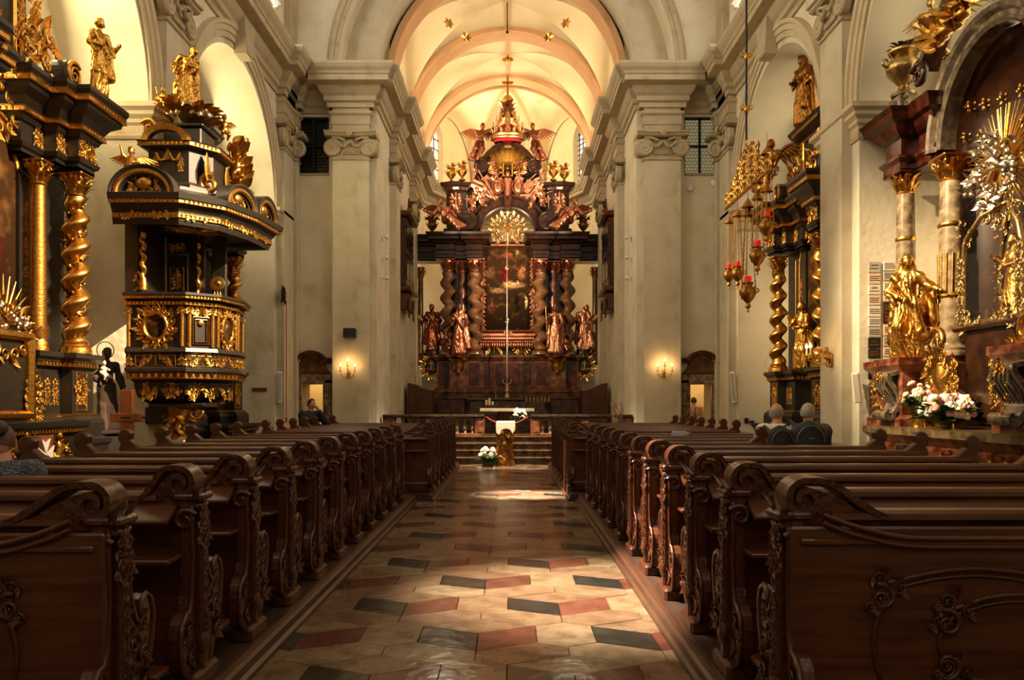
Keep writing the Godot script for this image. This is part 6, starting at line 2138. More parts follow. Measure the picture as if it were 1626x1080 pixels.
func build_left_altar() -> void:
	var t := black_altar("tall black altar with gilded twisted columns cut by the left picture edge", -1.0, 10.75, {"vine": true, "mx": -0.58, "my": 0.22})
	# tabernacle with silver clouds and a small framed picture
	var tb := B.new()
	rect_frame(tb, Vector3(0.0, 1.95, 0.2), 0.7, 0.9, 0.12, 0.12)
	crest(tb, Vector3(0, 2.5, 0.22), Vector3.RIGHT, Vector3.UP, 0.4, 0.3, 23, 12)
	for q in [-1.0, 1.0]:
		relief(tb, Vector3(q * 0.5, 1.6, 0.25), Vector3.RIGHT, Vector3.UP, 0.3, 0.9, 24, 7, true, 1.3)
	for i in 15:
		var a := PI * i / 14.0
		tb.box_ray(Vector3(0, 2.6, 0.15), Vector3(cos(a) * 0.62, 2.6 + sin(a) * 0.62, 0.15), 0.025)
	var tn := part(t, "gilded_tabernacle", tb, M.gold, Vector3(-0.5, 0, 0))
	var gp := B.new()
	gp.box(Vector3(0, 1.95, 0.21), Vector3(0.7, 0.9, 0.02))
	part(tn, "dark_picture", gp, M.black_lacquer)
	var cl := B.new()
	var rng := RandomNumberGenerator.new()
	rng.seed = 3
	for i in 44: cl.ball(Vector3(rng.randf_range(-0.4, 0.4), 2.6 + rng.randf_range(-0.2, 0.25), 0.25), rng.randf_range(0.025, 0.05), 7)
	part(tn, "silver_clouds", cl, M.silver)
	# shield with a white eight-pointed cross between angels on the mensa front
	var sh := B.new()
	sh.prism(V2([-0.17, 0.42, 0.17, 0.42, 0.2, 0.9, -0.2, 0.9]), Vector3(-0.5, 0.3, 0.66), Vector3.RIGHT, Vector3.UP, Vector3.BACK, 0.04, 0.01)
	var shn := part(t, "shield", sh, M.pink_marble)
	var mc := B.new()
	for k in 4:
		var a := TAU * k / 4.0
		var d := Vector2(sin(a), cos(a))
		var e := Vector2(d.y, -d.x)
		mc.prism([Vector2.ZERO, d * 0.19 + e * 0.1, d * 0.14, d * 0.19 - e * 0.1], Vector3(-0.5, 0.96, 0.69), Vector3.RIGHT, Vector3.UP, Vector3.BACK, 0.015)
	part(shn, "white_cross", mc, M.white_paint)
	var pm := putto(6).mesh()
	for q in [-1.0, 1.0]:
		var o := part(t, "carved_angel", pm, M.gold, Vector3(-0.5 + q * 0.36, 0.72, 0.66), -q * 0.2)
		o.scale = Vector3(q * 0.85, 0.85, 0.5)
	statue("gilded_statue", {"hr": Vector3(0.34, 1.15, 0.2), "er": Vector3(0.3, 1.05, 0.05), "look": Vector3(0.7, -0.3, 0.6), "sash": 1, "hem": 0.16}, 51, M.gold, Vector3(-5.98, 6.16, -12.1), PI * 0.35, 0.64, "gilded robed statue on the cornice of the left altar", 0.024, 0.026)
	# monk figure with a child beside the altar
	var m := thing("painted_statue", "painted statue of a brown-robed monk carrying a child in white", "statue", Vector3(-6.3, 1.18, -12.98), PI * 0.28)
	part(m, "robe", robed({"hr": Vector3(0.3, 0.98, 0.12), "er": Vector3(0.28, 1.1, 0.02), "hl": Vector3(-0.1, 1.12, 0.22), "hem": 0.17, "look": Vector3(0.2, -0.3, 1), "hair": 0.012}, 0.026, 61, 0.014), M.monk_cloth)
	var kd := part(m, "child", putto(9, false, 0.0), M.child_cloth, Vector3(-0.14, 1.06, 0.2), 0.3)
	kd.scale = Vector3.ONE * 0.65
	m.scale = Vector3.ONE * 0.74
	var hl := B.new()
	ring_frame(hl, Vector3(0, 1.7, -0.05), 0.17, 0.17, 0.02, 0.01)
	part(m, "halo", hl, M.iron)
	var hb := B.new()
	hb.box(Vector3(0, 0.55, 0), Vector3(0.5, 1.1, 0.5), 0.02)
	hb.box(Vector3(0, 1.14, 0), Vector3(0.6, 0.07, 0.6), 0.02)
	top("statue_pedestal", hb, M.black_lacquer, "dark pedestal under the brown-robed monk statue", "pedestal", Vector3(-6.3, 0, -12.98), PI * 0.28)
	# plain wooden cross
	var wc := thing("wooden_cross", "plain light wooden cross with a nail standing behind the left pews", "cross", Vector3(-4.62, 0.0, -10.1), 0.15)
	var b := B.new()
	b.box(Vector3(0, 0.88, 0), Vector3(0.135, 1.76, 0.1), 0.008)
	part(wc, "upright", b, M.cross_wood)
	var b2 := B.new()
	b2.box(Vector3(0, 1.42, 0.012), Vector3(0.36, 0.11, 0.1), 0.008)
	part(wc, "crossbar", b2, M.cross_wood)
	var b3 := B.new()
	b3.tube([Vector3(0.18, 1.42, 0.03), Vector3(0.25, 1.42, 0.03)], 0.012, 6)
	b3.tube([Vector3(-0.05, 1.42, 0.065), Vector3(0.05, 1.42, 0.065)], 0.008, 5)
	part(wc, "nail", b3, M.iron)

# ---------------------------------------------------------------- pulpit on the left pier
func gilt_panel(b: B, a: Vector2, c: Vector2, y: float, h: float, f: Callable) -> void:
	# runs f with the builder's axes laid on the plan segment a-c: x along, y up, z out
	var d := (c - a).normalized()
	b.t = Transform3D(Basis(Vector3(d.x, 0, d.y), Vector3.UP, Vector3(-d.y, 0, d.x)), Vector3((a.x + c.x) * 0.5, y, (a.y + c.y) * 0.5))
	f.call((c - a).length(), h)
	b.t = Transform3D()
func build_pulpit() -> void:
	var t := thing("pulpit", "ornate black and gold pulpit with canopy on the left pier", "pulpit", Vector3(0, 0, 0))
	var P := V2([-5.9, -12.8, -4.97, -12.8, -4.62, -13.1, -4.5, -13.75, -4.62, -14.4, -5.75, -14.4])
	var wall := [P[0], P[1], P[2], P[3], P[4], P[5]]
	var cs := B.new()
	cs.plan(wall, V2([0.0, 2.09, 0.07, 2.09, 0.07, 2.14, 0.02, 2.17, 0.02, 2.36, 0.07, 2.4, 0.05, 2.46, 0.0, 2.48, 0.0, 3.1, 0.02, 3.12, 0.02, 3.2, 0.1, 3.24, 0.14, 3.28, 0.14, 3.32, -0.1, 3.32]))
	cs.prism(wall.map(func(v): return Vector2(v.x, -v.y)), Vector3(0, 2.11, 0), Vector3.RIGHT, Vector3(0, 0, -1), Vector3.UP, 0.04)
	part(t, "parapet", cs, M.black_lacquer)
	# bowl below
	var bw := B.new()
	var ctr := Vector2(-5.35, -13.5)
	var lv := [[1.0, 2.1, 0.03], [0.97, 2.0, 0.0], [0.86, 1.92, 0.0], [0.86, 1.86, 0.0], [0.8, 1.7, 0.0], [0.74, 1.66, 0.0], [0.62, 1.6, 0.0], [0.4, 1.5, 0.0]]
	for k in lv.size() - 1:
		for i in wall.size() - 1:
			var q := []
			for e in [[lv[k], i], [lv[k], i + 1], [lv[k + 1], i + 1], [lv[k + 1], i]]:
				var p: Vector2 = ctr + (wall[e[1]] - ctr) * e[0][0]
				q.append(Vector3(p.x, e[0][1], p.y))
			bw.quad(q[0], q[1], q[2], q[3])
	part(t, "bowl", bw, M.black_lacquer)
	var g := B.new()
	var scaled := func(f: float) -> Array: return wall.map(func(v): return ctr + (v - ctr) * f)
	beading(g, scaled.call(0.99), 2.03, 0.11, 0.02)
	beading(g, wall, 3.16, 0.06, 0.04)
	beading(g, wall, 3.25, 0.05, 0.12)
	var lowp: Array = scaled.call(0.84)
	for i in 5: gilt_panel(g, lowp[i], lowp[i + 1], 1.78, 0.2, func(w, h): relief(g, Vector3.ZERO, Vector3.RIGHT, Vector3.UP, w * 0.95, h, 41 + i, maxi(5, int(w * 16)), false, 1.5))
	for i in 5:
		gilt_panel(g, wall[i], wall[i + 1], 2.26, 0.14, func(w, h): 
			relief(g, Vector3(0, 0, 0.025), Vector3.RIGHT, Vector3.UP, w * 0.6, h, 46, 4, true, 1.3)
			rect_frame(g, Vector3(0, 0, 0.022), w * 0.66, h * 1.1, 0.012, 0.012)
			for q in [-1.0, 1.0]: relief(g, Vector3(q * w * 0.44, 0, 0.03), Vector3.RIGHT, Vector3.UP, 0.1, 0.16, 47, 2, true, 1.5))
		gilt_panel(g, wall[i], wall[i + 1], 2.78, 0.6, func(w, _h):
			for q in [-1.0, 1.0]:
				g.tube([Vector3(q * (w * 0.5 - 0.05), -0.3, 0.02), Vector3(q * (w * 0.5 - 0.05), 0.24, 0.02)], 0.032, 8)
				relief(g, Vector3(q * (w * 0.5 - 0.05), 0.27, 0.05), Vector3.RIGHT, Vector3.UP, 0.1, 0.08, 48, 2, true, 1.6))
	part(t, "gilding", g, M.gold)
	# oval pictures and the small niche
	for i in [0, 2]:
		var fr := B.new()
		gilt_panel(fr, wall[i], wall[i + 1], 2.8, 0.6, func(w, _h):
			ring_frame(fr, Vector3(0, 0, 0.01), 0.15 if i == 0 else 0.13, 0.18, 0.06, 0.05)
			crest(fr, Vector3(0, 0, 0.02), Vector3.RIGHT, Vector3.UP, 0.24 if i == 0 else 0.2, 0.27, 51, 14)
			crest(fr, Vector3(0, 0, 0.03), Vector3.RIGHT, Vector3.UP, 0.2 if i == 0 else 0.17, 0.24, 52, 10))
		var fn := part(t, "oval_frame", fr, M.gold)
		var pm := painting_texture(64, 80, 71 + i, [[0.5, 0.35, 0.14, 0.1, Color(0.5, 0.36, 0.2)], [0.5, 0.75, 0.3, 0.25, Color(0.2, 0.16, 0.1)]])
		picture(fn, "oval_picture", pm, Vector3(0, 0, 0.015), 0.31 if i == 0 else 0.27, 0.37, true)
		var pn: MeshInstance3D = fn.get_child(0)
		var a: Vector2 = wall[i]
		var c: Vector2 = wall[i + 1]
		var d := (c - a).normalized()
		pn.transform = Transform3D(Basis(Vector3(d.x, 0, d.y), Vector3.UP, Vector3(-d.y, 0, d.x)), Vector3((a.x + c.x) * 0.5, 2.8, (a.y + c.y) * 0.5))
	var nf := B.new()
	gilt_panel(nf, wall[1], wall[2], 2.78, 0.6, func(_w, _h):
		rect_frame(nf, Vector3(0, -0.04, 0.01), 0.17, 0.34, 0.014, 0.02)
		rect_frame(nf, Vector3(0, -0.04, 0.01), 0.24, 0.42, 0.012, 0.02)
		relief(nf, Vector3(0, 0.25, 0.02), Vector3.RIGHT, Vector3.UP, 0.26, 0.12, 53, 4, true, 1.6)
		nf.ball(Vector3(0, 0.08, 0.02), Vector3(0.05, 0.05, 0.015), 10))
	part(t, "niche_frame", nf, M.gold)
	# hanging corbel of gilded leaves
	var cb := B.new()
	cb.tube([Vector3(-5.2, 1.55, -13.15), Vector3(-5.25, 1.3, -13.2), Vector3(-5.3, 1.08, -13.2)], [0.2, 0.14, 0.03], 10)
	for i in 22:
		var a := i * 2.4
		var k := i / 22.0
		leaf(cb, Vector3(-5.25 + cos(a) * 0.14 * (1.0 - k * 0.6), 1.52 - k * 0.42, -13.18 + sin(a) * 0.14 * (1.0 - k * 0.6)), Vector3(cos(a) * 0.4, -1, sin(a) * 0.4).normalized(), Vector3(cos(a), 0, sin(a)), 0.2, 0.13, 0.7)
	spiral(cb, Vector3(-4.92, 1.45, -13.15), Vector3.RIGHT, Vector3.UP, 0.14, 1.4, 0.05, 2.0)
	part(t, "gilded_corbel", cb, M.gold)
	var br := B.new()
	br.box(Vector3(-5.2, 1.56, -13.3), Vector3(0.9, 0.08, 0.6), 0.02)
	br.box(Vector3(-5.55, 1.4, -13.6), Vector3(0.6, 0.3, 0.6), 0.03)
	part(t, "bracket", br, M.black_lacquer)
	# back wall with door between bowl and canopy
	var bk := B.new()
	bk.box(Vector3(-5.8, 3.9, -13.25), Vector3(0.2, 1.2, 1.0))
	bk.box(Vector3(-5.55, 3.88, -13.95), Vector3(0.9, 1.2, 0.1))
	bk.box(Vector3(-5.78, 3.86, -12.85), Vector3(0.24, 1.16, 0.16), 0.015)
	part(t, "back_board", bk, M.black_lacquer)
	var bg := B.new()
	bg.t = Transform3D(Basis(), Vector3(0, 0, -13.89))
	rect_frame(bg, Vector3(-5.55, 3.75, 0), 0.36, 0.72, 0.015, 0.015)
	rect_frame(bg, Vector3(-5.55, 3.68, 0), 0.22, 0.42, 0.012, 0.012)
	relief(bg, Vector3(-5.55, 3.68, 0.0), Vector3.RIGHT, Vector3.UP, 0.14, 0.34, 55, 5, true, 1.1)
	relief(bg, Vector3(-5.55, 4.22, 0.0), Vector3.RIGHT, Vector3.UP, 0.34, 0.14, 56, 4, true, 1.3)
	bg.t = Transform3D()
	for q in [[-5.62, -12.76, 3.5, 0.75], [-5.18, -13.86, 3.35, 0.95]]:
		part(t, "small_twisted_column", twisted(q[3], 0.05, 4.0), M.gold, Vector3(q[0], q[2], q[1]))
	part(t, "door_gilding", bg, M.gold)
	bg = B.new()
	relief(bg, Vector3(-5.7, 3.5, -12.75), Vector3.RIGHT, Vector3.UP, 0.1, 0.4, 57, 4, false, 1.6)
	part(t, "carved_scroll", bg, M.gold)
	var ds := B.new()
	ds.lathe(V2([0.0, 0.0, 0.125, 0.0, 0.13, 0.02, 0.11, 0.03, 0.0, 0.03]), 20)
	var dn := part(t, "gilded_disc", ds, M.gold_pale, Vector3(-4.85, 3.62, -13.86))
	dn.rotation.x = PI * 0.5
	var hat := B.new()
	hat.ball(Vector3(0.0, 0.03, 0), Vector3(0.07, 0.02, 0.05), 10)
	hat.ball(Vector3(0.02, 0.05, -0.01), Vector3(0.04, 0.03, 0.035), 8)
	for q in [-0.05, 0.0, 0.05]:
		hat.tube([Vector3(q, 0.02, 0.13), Vector3(q, 0.02, 0.2)], [0.006, 0.02], 5)
	part(dn, "hat_emblem", hat, M.gold_dull)
	var dpole := B.new()
	dpole.box(Vector3(-4.85, 3.86, -13.95), Vector3(0.24, 1.2, 0.08), 0.01)
	part(t, "side_board", dpole, M.black_lacquer)
	# canopy
	var C := V2([-5.9, -12.35, -4.9, -12.35, -4.45, -12.8, -4.22, -13.6, -4.15, -14.5, -5.7, -14.6])
	var cn := B.new()
	cn.plan(C, V2([-0.3, 4.42, -0.12, 4.4, -0.1, 4.34, -0.02, 4.3, 0.0, 4.36, 0.02, 4.5, 0.04, 4.52, 0.08, 4.6, 0.16, 4.66, 0.18, 4.74, -0.4, 4.95]))
	cn.prism(C.map(func(v): return Vector2(v.x, -v.y)), Vector3(0, 4.42, 0), Vector3.RIGHT, Vector3(0, 0, -1), Vector3.UP, 0.03)
	cn.prism(C.map(func(v): return Vector2(lerpf(v.x, -5.3, 0.3), -lerpf(v.y, -13.5, 0.3))), Vector3(0, 4.92, 0), Vector3.RIGHT, Vector3(0, 0, -1), Vector3.UP, 0.1)
	part(t, "canopy", cn, M.black_lacquer)
	var cg := B.new()
	beading(cg, C, 4.43, 0.07, 0.02)
	beading(cg, C, 4.63, 0.07, 0.13)
	for i in 4: gilt_panel(cg, C[i], C[i + 1], 4.43, 0.09, func(w, h): relief(cg, Vector3(0, 0, 0.02), Vector3.RIGHT, Vector3.UP, w * 0.9, h, 61 + i, int(w * 22), false, 1.4))
	for i in 24:
		var a := TAU * i / 24.0
		cg.box_ray(Vector3(-5.0, 4.39, -13.3), Vector3(-5.0 + cos(a) * (0.5 if i % 2 else 0.32), 4.39, -13.3 + sin(a) * (0.5 if i % 2 else 0.32)), 0.02)
	part(t, "canopy_gilding", cg, M.gold)
	for i in [0, 2, 3]:
		var gb := B.new()
		var gg := B.new()
		for bb in [gb, gg]: gilt_panel(bb, C[i], C[i + 1], 4.74, 0.4, func(w, _h):
			var r: float = minf(0.5, w * 0.46)
			var fr := arch_frames(Vector3(0, 0, 0.02), Vector3.RIGHT, Vector3.BACK, 0.0, 0.0, r, 0.0, 14, r * 0.85)
			if bb == gb:
				bb.frames(fr, V2([-0.12, -0.1, -0.12, 0.06, -0.04, 0.1, 0.02, 0.14, 0.04, 0.14, 0.04, -0.1]), true)
				var poly := [Vector2(-r, 0), Vector2(r, 0)]
				for k in 9: poly.append(Vector2(cos(PI * (k + 1) / 10.0) * r, sin(PI * (k + 1) / 10.0) * r * 0.85))
				bb.prism(poly, Vector3(0, 0, 0.0), Vector3.RIGHT, Vector3.UP, Vector3.BACK, 0.06)
			else:
				bb.frames(fr, V2([-0.09, 0.1, -0.07, 0.13, -0.03, 0.13, -0.02, 0.1]), true)
				crest(bb, Vector3(0, r * 0.36, 0.05), Vector3.RIGHT, Vector3.UP, r * 0.42, r * 0.28, 64, 9)
				relief(bb, Vector3(0, r * 0.15, 0.05), Vector3.RIGHT, Vector3.UP, r * 1.4, r * 0.3, 65, 4, true, 1.3)
				bb.ball(Vector3(0, r * 0.36, 0.06), Vector3(r * 0.3, r * 0.22, 0.05), 10))
		var gn := part(t, "canopy_gable", gb, M.black_lacquer)
		part(gn, "gable_gilding", gg, M.gold)
	# lantern on the canopy
	var L := V2([-5.62, -13.9, -5.62, -12.95, -4.98, -12.95, -4.72, -13.3, -4.72, -13.9])
	var ln := B.new()
	ln.plan(L, V2([0.12, 4.9, 0.12, 5.02, 0.04, 5.08, 0.0, 5.1, 0.0, 5.6, 0.06, 5.62, 0.1, 5.68, 0.14, 5.72, 0.0, 5.78]))
	ln.box(Vector3(-5.15, 5.86, -13.4), Vector3(0.62, 0.3, 0.62), 0.02)
	ln.box(Vector3(-5.15, 6.04, -13.4), Vector3(0.72, 0.06, 0.72), 0.02)
	ln.prism(L.map(func(v): return Vector2(v.x, -v.y)), Vector3(0, 5.74, 0), Vector3.RIGHT, Vector3(0, 0, -1), Vector3.UP, 0.05)
	part(t, "lantern", ln, M.black_lacquer)
	var lg := B.new()
	gilt_panel(lg, L[1], L[2], 5.35, 0.5, func(w, _h):
		for q in [-1.0, 1.0]:
			var sw := []
			for i in 9: sw.append(Vector3(q * (0.02 + 0.17 * i / 8.0), 0.2 - 0.12 * sin(PI * i / 8.0), 0.03))
			lg.tube(sw, 0.022, 6)
			relief(lg, Vector3(q * 0.2, 0.02, 0.02), Vector3.RIGHT, Vector3.UP, 0.07, 0.26, 66, 5, true, 1.5)
		relief(lg, Vector3(0, 0.16, 0.03), Vector3.RIGHT, Vector3.UP, 0.1, 0.16, 67, 3, true, 1.5)
		lg.frames(arch_frames(Vector3(0, 0, 0.14), Vector3.RIGHT, Vector3.BACK, 0.0, 0.36, w * 0.5, 0.0, 14, 0.22), V2([-0.05, -0.1, -0.05, 0.02, 0.04, 0.04, 0.06, -0.1]), true))
	beading(lg, L, 5.68, 0.07, 0.12)
	spiral(lg, Vector3(-5.6, 5.95, -12.95), Vector3.LEFT, Vector3.UP, 0.14, 1.5, 0.05, 0.5)
	for q in [[-4.72, -13.1], [-4.66, -13.85]]:
		spiral(lg, Vector3(q[0], 5.1, q[1]), Vector3.RIGHT, Vector3.UP, 0.16, 1.6, 0.06, 1.2)
		leaf(lg, Vector3(q[0], 5.15, q[1]), Vector3.UP, Vector3.RIGHT, 0.45, 0.2, -0.1)
	for i in 40:
		var a := i * 2.4
		leaf(lg, Vector3(-5.15 + cos(a) * 0.28, 6.1 + (i % 8) * 0.045, -13.4 + sin(a) * 0.28), Vector3(cos(a), 0.7, sin(a)).normalized(), Vector3(cos(a), -0.4, sin(a)).normalized(), 0.26, 0.18, 0.6)
	part(t, "lantern_gilding", lg, M.gold)
	var sv := B.new()
	sv.lathe(V2([0.16, 6.05, 0.2, 6.1, 0.3, 6.25, 0.34, 6.36, 0.1, 6.46]), 14, Vector3(-5.15, 0, -13.4))
	for i in 18:
		var a := TAU * i / 18.0
		sv.ball(Vector3(-5.15 + cos(a) * 0.3, 6.3 + 0.06 * sin(i * 2.0), -13.4 + sin(a) * 0.3), 0.08, 7)
	part(t, "silver_clouds", sv, M.silver)
	# figures
	statue("gilded_saint", {"chest": Vector3(0.1, 1.2, 0.1), "neck": Vector3(0.2, 1.36, 0.16), "head": Vector3(0.27, 1.46, 0.22), "sl": Vector3(-0.08, 1.33, 0.12), "sr": Vector3(0.28, 1.26, 0.08), "hl": Vector3(-0.2, 1.0, 0.3), "look": Vector3(0.8, -0.2, 0.6), "hem": 0.28, "kl": Vector3(-0.15, 0.55, 0.2), "cape": true}, 81, M.gold, Vector3(-5.22, 6.4, -13.4), 0.2, 0.62, "gilded saint leaning forward on top of the pulpit canopy", 0.024, 0.026)
	var pu := putto(12).mesh()
	for q in [[-5.66, 5.0, -12.45, 0.2, 1.0, "gilded cherub standing on the front gable of the pulpit canopy"], [-5.95 + 0.2, 5.02, -12.3 + 0.1, -0.6, 0.0, ""], [-4.7, 6.05, -13.75, 0.6, 0.8, "gilded cherub at the top right of the pulpit canopy"], [-4.5, 5.0, -14.2, 0.8, 0.9, "gilded cherub on the right side of the pulpit canopy"], [-5.45, 6.3, -13.1, -0.2, 0.7, "gilded cherub kneeling below the saint on the pulpit"], [-4.6, 5.45, -14.1, 0.4, 0.9, "gilded cherub climbing the back of the pulpit canopy"]]:
		if q[4] == 0.0: continue
		var o := top("gilded_cherub", pu, M.gold, q[5], "statue", Vector3(q[0], q[1], q[2]), q[3], "gilded cherubs on the pulpit")
		o.scale = Vector3.ONE * q[4] * 0.8
	var gf := B.new()
	for i in 46:
		var a := i * 2.4
		var k := (i % 16) / 16.0
		leaf(gf, Vector3(-4.62 + 0.12 * sin(i), 4.9 + k * 1.25, -14.25 + 0.15 * cos(a)), Vector3(0.5 * cos(a), 0.6, 0.5 * sin(a)).normalized(), Vector3(0.6, 0, 0.6).normalized(), 0.26, 0.18, 0.6)
	part(t, "carved_foliage", gf, M.gold)
	# the black altar in the arch behind the pulpit
	black_altar("black and gold altar in the left arch behind the pulpit", -1.0, 17.9, {"w": 1.35, "turns": 5.4})

func build_right_altars() -> void:
	# ---- black altar in the far arch
	var t := black_altar("black and gold altar in the far right arch with dark statues above", 1.0, 17.9, {"w": 1.35, "turns": 5.6, "up": 0.05, "inner": false})
	statue("gilded_statue", {"hl": Vector3(-0.36, 1.42, 0.15), "el": Vector3(-0.34, 1.2, 0.05), "hem": 0.18, "cape": true}, 52, M.gold, Vector3(6.52, 2.34, -18.0), -PI * 0.4, 0.84, "gilded monk statue with raised arm between black altar columns", 0.02, 0.02)
	statue("gilded_statue", {"veil": 1, "sash": 1, "look": Vector3(-0.4, -0.5, 1), "hem": 0.2, "cape": true}, 53, M.bronze_gold, Vector3(6.58, 7.77, -18.1), -PI * 0.4, 0.86, "dark gilded hooded statue crowning the right black altar", 0.022, 0.022)
	var an := top("gilded_angel", robed({"hem": 0.12, "pel": Vector3(0, 0.55, 0), "chest": Vector3(0, 0.86, 0.03), "neck": Vector3(0, 1.04, 0.05), "head": Vector3(0.02, 1.18, 0.08), "sl": Vector3(-0.17, 0.97, 0), "sr": Vector3(0.17, 0.97, 0.02), "el": Vector3(-0.3, 0.8, 0.15), "hl": Vector3(-0.14, 0.7, 0.3), "er": Vector3(0.3, 0.82, 0.15), "hr": Vector3(0.2, 0.72, 0.32), "kl": Vector3(-0.14, 0.5, 0.35), "fl": Vector3(-0.3, 0.1, 0.3), "kr": Vector3(0.14, 0.48, 0.36), "fr": Vector3(0.05, 0.08, 0.35), "wings": 0.8}, 0.026, 55), M.bronze_gold, "gilded winged angel seated on the cornice of the right black altar", "statue", Vector3(6.15, 6.45, -18.9), -PI * 0.3)
	an.scale = Vector3.ONE * 0.92
	# ---- red marble altar in the near arch; local x runs towards the viewer
	var a := thing("marble_altar", "red and grey marble altar with gilded shrine at the right picture edge", "altar", Vector3(6.5, 0, -10.75), -PI * 0.5)
	var ms := B.new()
	ms.plan(V2([-2.3, -0.5, -2.3, 0.55, -1.75, 0.55, -1.75, 0.75, 1.75, 0.75, 1.75, 0.55, 2.3, 0.55, 2.3, -0.5]), V2([0.08, 0.0, 0.08, 0.12, 0.02, 0.16, 0.0, 0.3, -0.04, 0.5, 0.0, 0.85, 0.05, 0.95, 0.05, 1.02, 0.12, 1.1, 0.16, 1.14, 0.16, 1.24, -0.6, 1.24]))
	ms.box(Vector3(0, 1.2, 0.0), Vector3(4.6, 0.06, 1.1))
	part(a, "mensa", ms, M.red_marble)
	var mt := B.new()
	mt.plan(V2([-2.3, 0.55, -1.75, 0.55, -1.75, 0.75, 1.75, 0.75, 1.75, 0.55, 2.3, 0.55]), V2([0.14, 1.13, 0.17, 1.15, 0.17, 1.25, -0.3, 1.26]))
	part(a, "mensa_top", mt, M.green_stone)
	var mg := B.new()
	for x in [-1.05, 0.2, 1.3]:
		crest(mg, Vector3(x, 0.72, 0.76), Vector3.RIGHT, Vector3.UP, 0.18, 0.2, 11, 10)
		relief(mg, Vector3(x, 0.72, 0.78), Vector3.RIGHT, Vector3.UP, 0.5, 0.45, 12, 5, true, 1.0)
	for x in [-1.73, -0.35, 0.8]:
		relief(mg, Vector3(x, 0.9, 0.78), Vector3.RIGHT, Vector3.UP, 0.2, 0.3, 13, 4, true, 1.4)
	part(a, "gilded_cartouche", mg, M.gold)
	for q in [-1.0, 1.0]:
		# pedestals, columns, entablature blocks
		var pd := B.new()
		for k in [[2.25, 0.18, 0.62, 0.34], [1.2, -0.05, 0.5, 0.3], [1.5, 0.42, 0.62, 0.26]]:
			var c := Vector2(q * k[0], k[1])
			pd.plan(V2([c.x - k[2] * 0.5, -0.6, c.x - k[2] * 0.5, c.y + k[3], c.x + k[2] * 0.5, c.y + k[3], c.x + k[2] * 0.5, -0.6]), V2([0.06, 1.24, 0.06, 1.36, 0.0, 1.42, 0.0, 2.05, 0.04, 2.1, 0.1, 2.16, 0.1, 2.26, -0.3, 2.28]))
		part(a, "pedestal", pd, M.red_marble)
		var ps := B.new()
		ps.t = Transform3D(Basis(Vector3(0, 0, 1), Vector3.UP, Vector3(-1, 0, 0)), Vector3(q * 1.5, 0, 0.62))
		var cp := [Vector2(0.02, 2.06)]
		for i in 14:
			var k := i / 13.0
			cp.append(Vector2(0.13 + 0.09 * cos(k * PI * 1.5), 2.02 - k * 0.56))
		for i in 10: cp.append(Vector2(0.2 + cos(PI + i * 0.5) * 0.07 * (1.0 - i * 0.07), 1.43 + sin(PI + i * 0.5) * 0.07 * (1.0 - i * 0.07)))
		ribbon(ps, cp, 0.07, 0.42, Vector3.ZERO)
		for k in 5: ps.tube([Vector3(0.24, 2.0, -0.16 + k * 0.08), Vector3(0.25, 1.85, -0.16 + k * 0.08), Vector3(0.1, 1.62, -0.16 + k * 0.08)], 0.02, 5)
		part(a, "grey_console", ps, M.grey_polished)
		var pg := B.new()
		for k in [[2.25, 0.53, 0.5], [1.2, 0.26, 0.4], [1.5, 0.86, 0.3]]:
			crest(pg, Vector3(q * k[0], 1.75, k[1]), Vector3.RIGHT, Vector3.UP, k[2] * 0.42, 0.26, 31, 12)
			relief(pg, Vector3(q * k[0], 2.0, k[1] + 0.02), Vector3.RIGHT, Vector3.UP, k[2] * 0.6, 0.16, 32, 3, true, 1.5)
		part(a, "gilded_foliage", pg, M.gold)
		for k in [[2.25, 0.12, 0.15, 4.9], [1.2, -0.05, 0.185, 4.82]]:
			var col := part(a, "marble_column", smooth_column(k[3] - 2.4, k[2]), M.grey_marble, Vector3(q * k[0], 2.42, k[1]))
			part(col, "capital", corinthian(k[2] * 0.95, 0.38), M.gold, Vector3(0, k[3] - 2.42, 0))
			var fl := B.new()
			flute(fl, 0.78, 1.35, k[2] * 0.98, 14)
			part(col, "gilded_flute", fl, M.gold_dull)
			var rg := B.new()
			rg.lathe(V2([k[2] * 0.98, 1.74, k[2] * 1.05, 1.76, k[2] * 1.05, 1.79, k[2] * 0.98, 1.81]), 20)
			rg.lathe(V2([k[2] * 1.0, 0.7, k[2] * 1.1, 0.72, k[2] * 1.1, 0.76, k[2] * 1.0, 0.78]), 20)
			part(col, "gilded_ring", rg, M.gold)
		var eb := B.new()
		var ep := V2([q * 1.35, -0.6, q * 1.35, 0.1, q * 1.95, 0.1, q * 1.95, 0.35, q * 2.52, 0.35, q * 2.52, -0.6])
		if q < 0: ep.reverse()
		eb.plan(ep, V2([-0.05, 5.2, 0.0, 5.22, 0.0, 5.34, 0.05, 5.4, 0.05, 5.44, -0.03, 5.46, -0.03, 5.72, 0.04, 5.76, 0.1, 5.82, 0.14, 5.9, 0.22, 5.94, 0.24, 6.04, 0.28, 6.12, -0.2, 6.16]))
		eb.prism(ep.map(func(v): return Vector2(v.x, -v.y)), Vector3(0, 5.22, 0), Vector3.RIGHT, Vector3(0, 0, -1), Vector3.UP, 0.04)
		eb.prism(ep.map(func(v): return Vector2(v.x, -v.y)), Vector3(0, 6.12, 0), Vector3.RIGHT, Vector3(0, 0, -1), Vector3.UP, 0.05)
		part(a, "entablature", eb, M.red_deep)
		var sb := B.new()
		sb.box(Vector3(q * 2.25, 6.3, 0.15), Vector3(0.34, 0.3, 0.34), 0.03)
		spiral(sb, Vector3(q * 2.0, 6.28, 0.2), Vector3(q, 0, 0), Vector3.UP, 0.14, 1.5, 0.05, 1.0)
		part(a, "vase_plinth", sb, M.grey_marble)
		var vb := vase(0.85, 0.26)
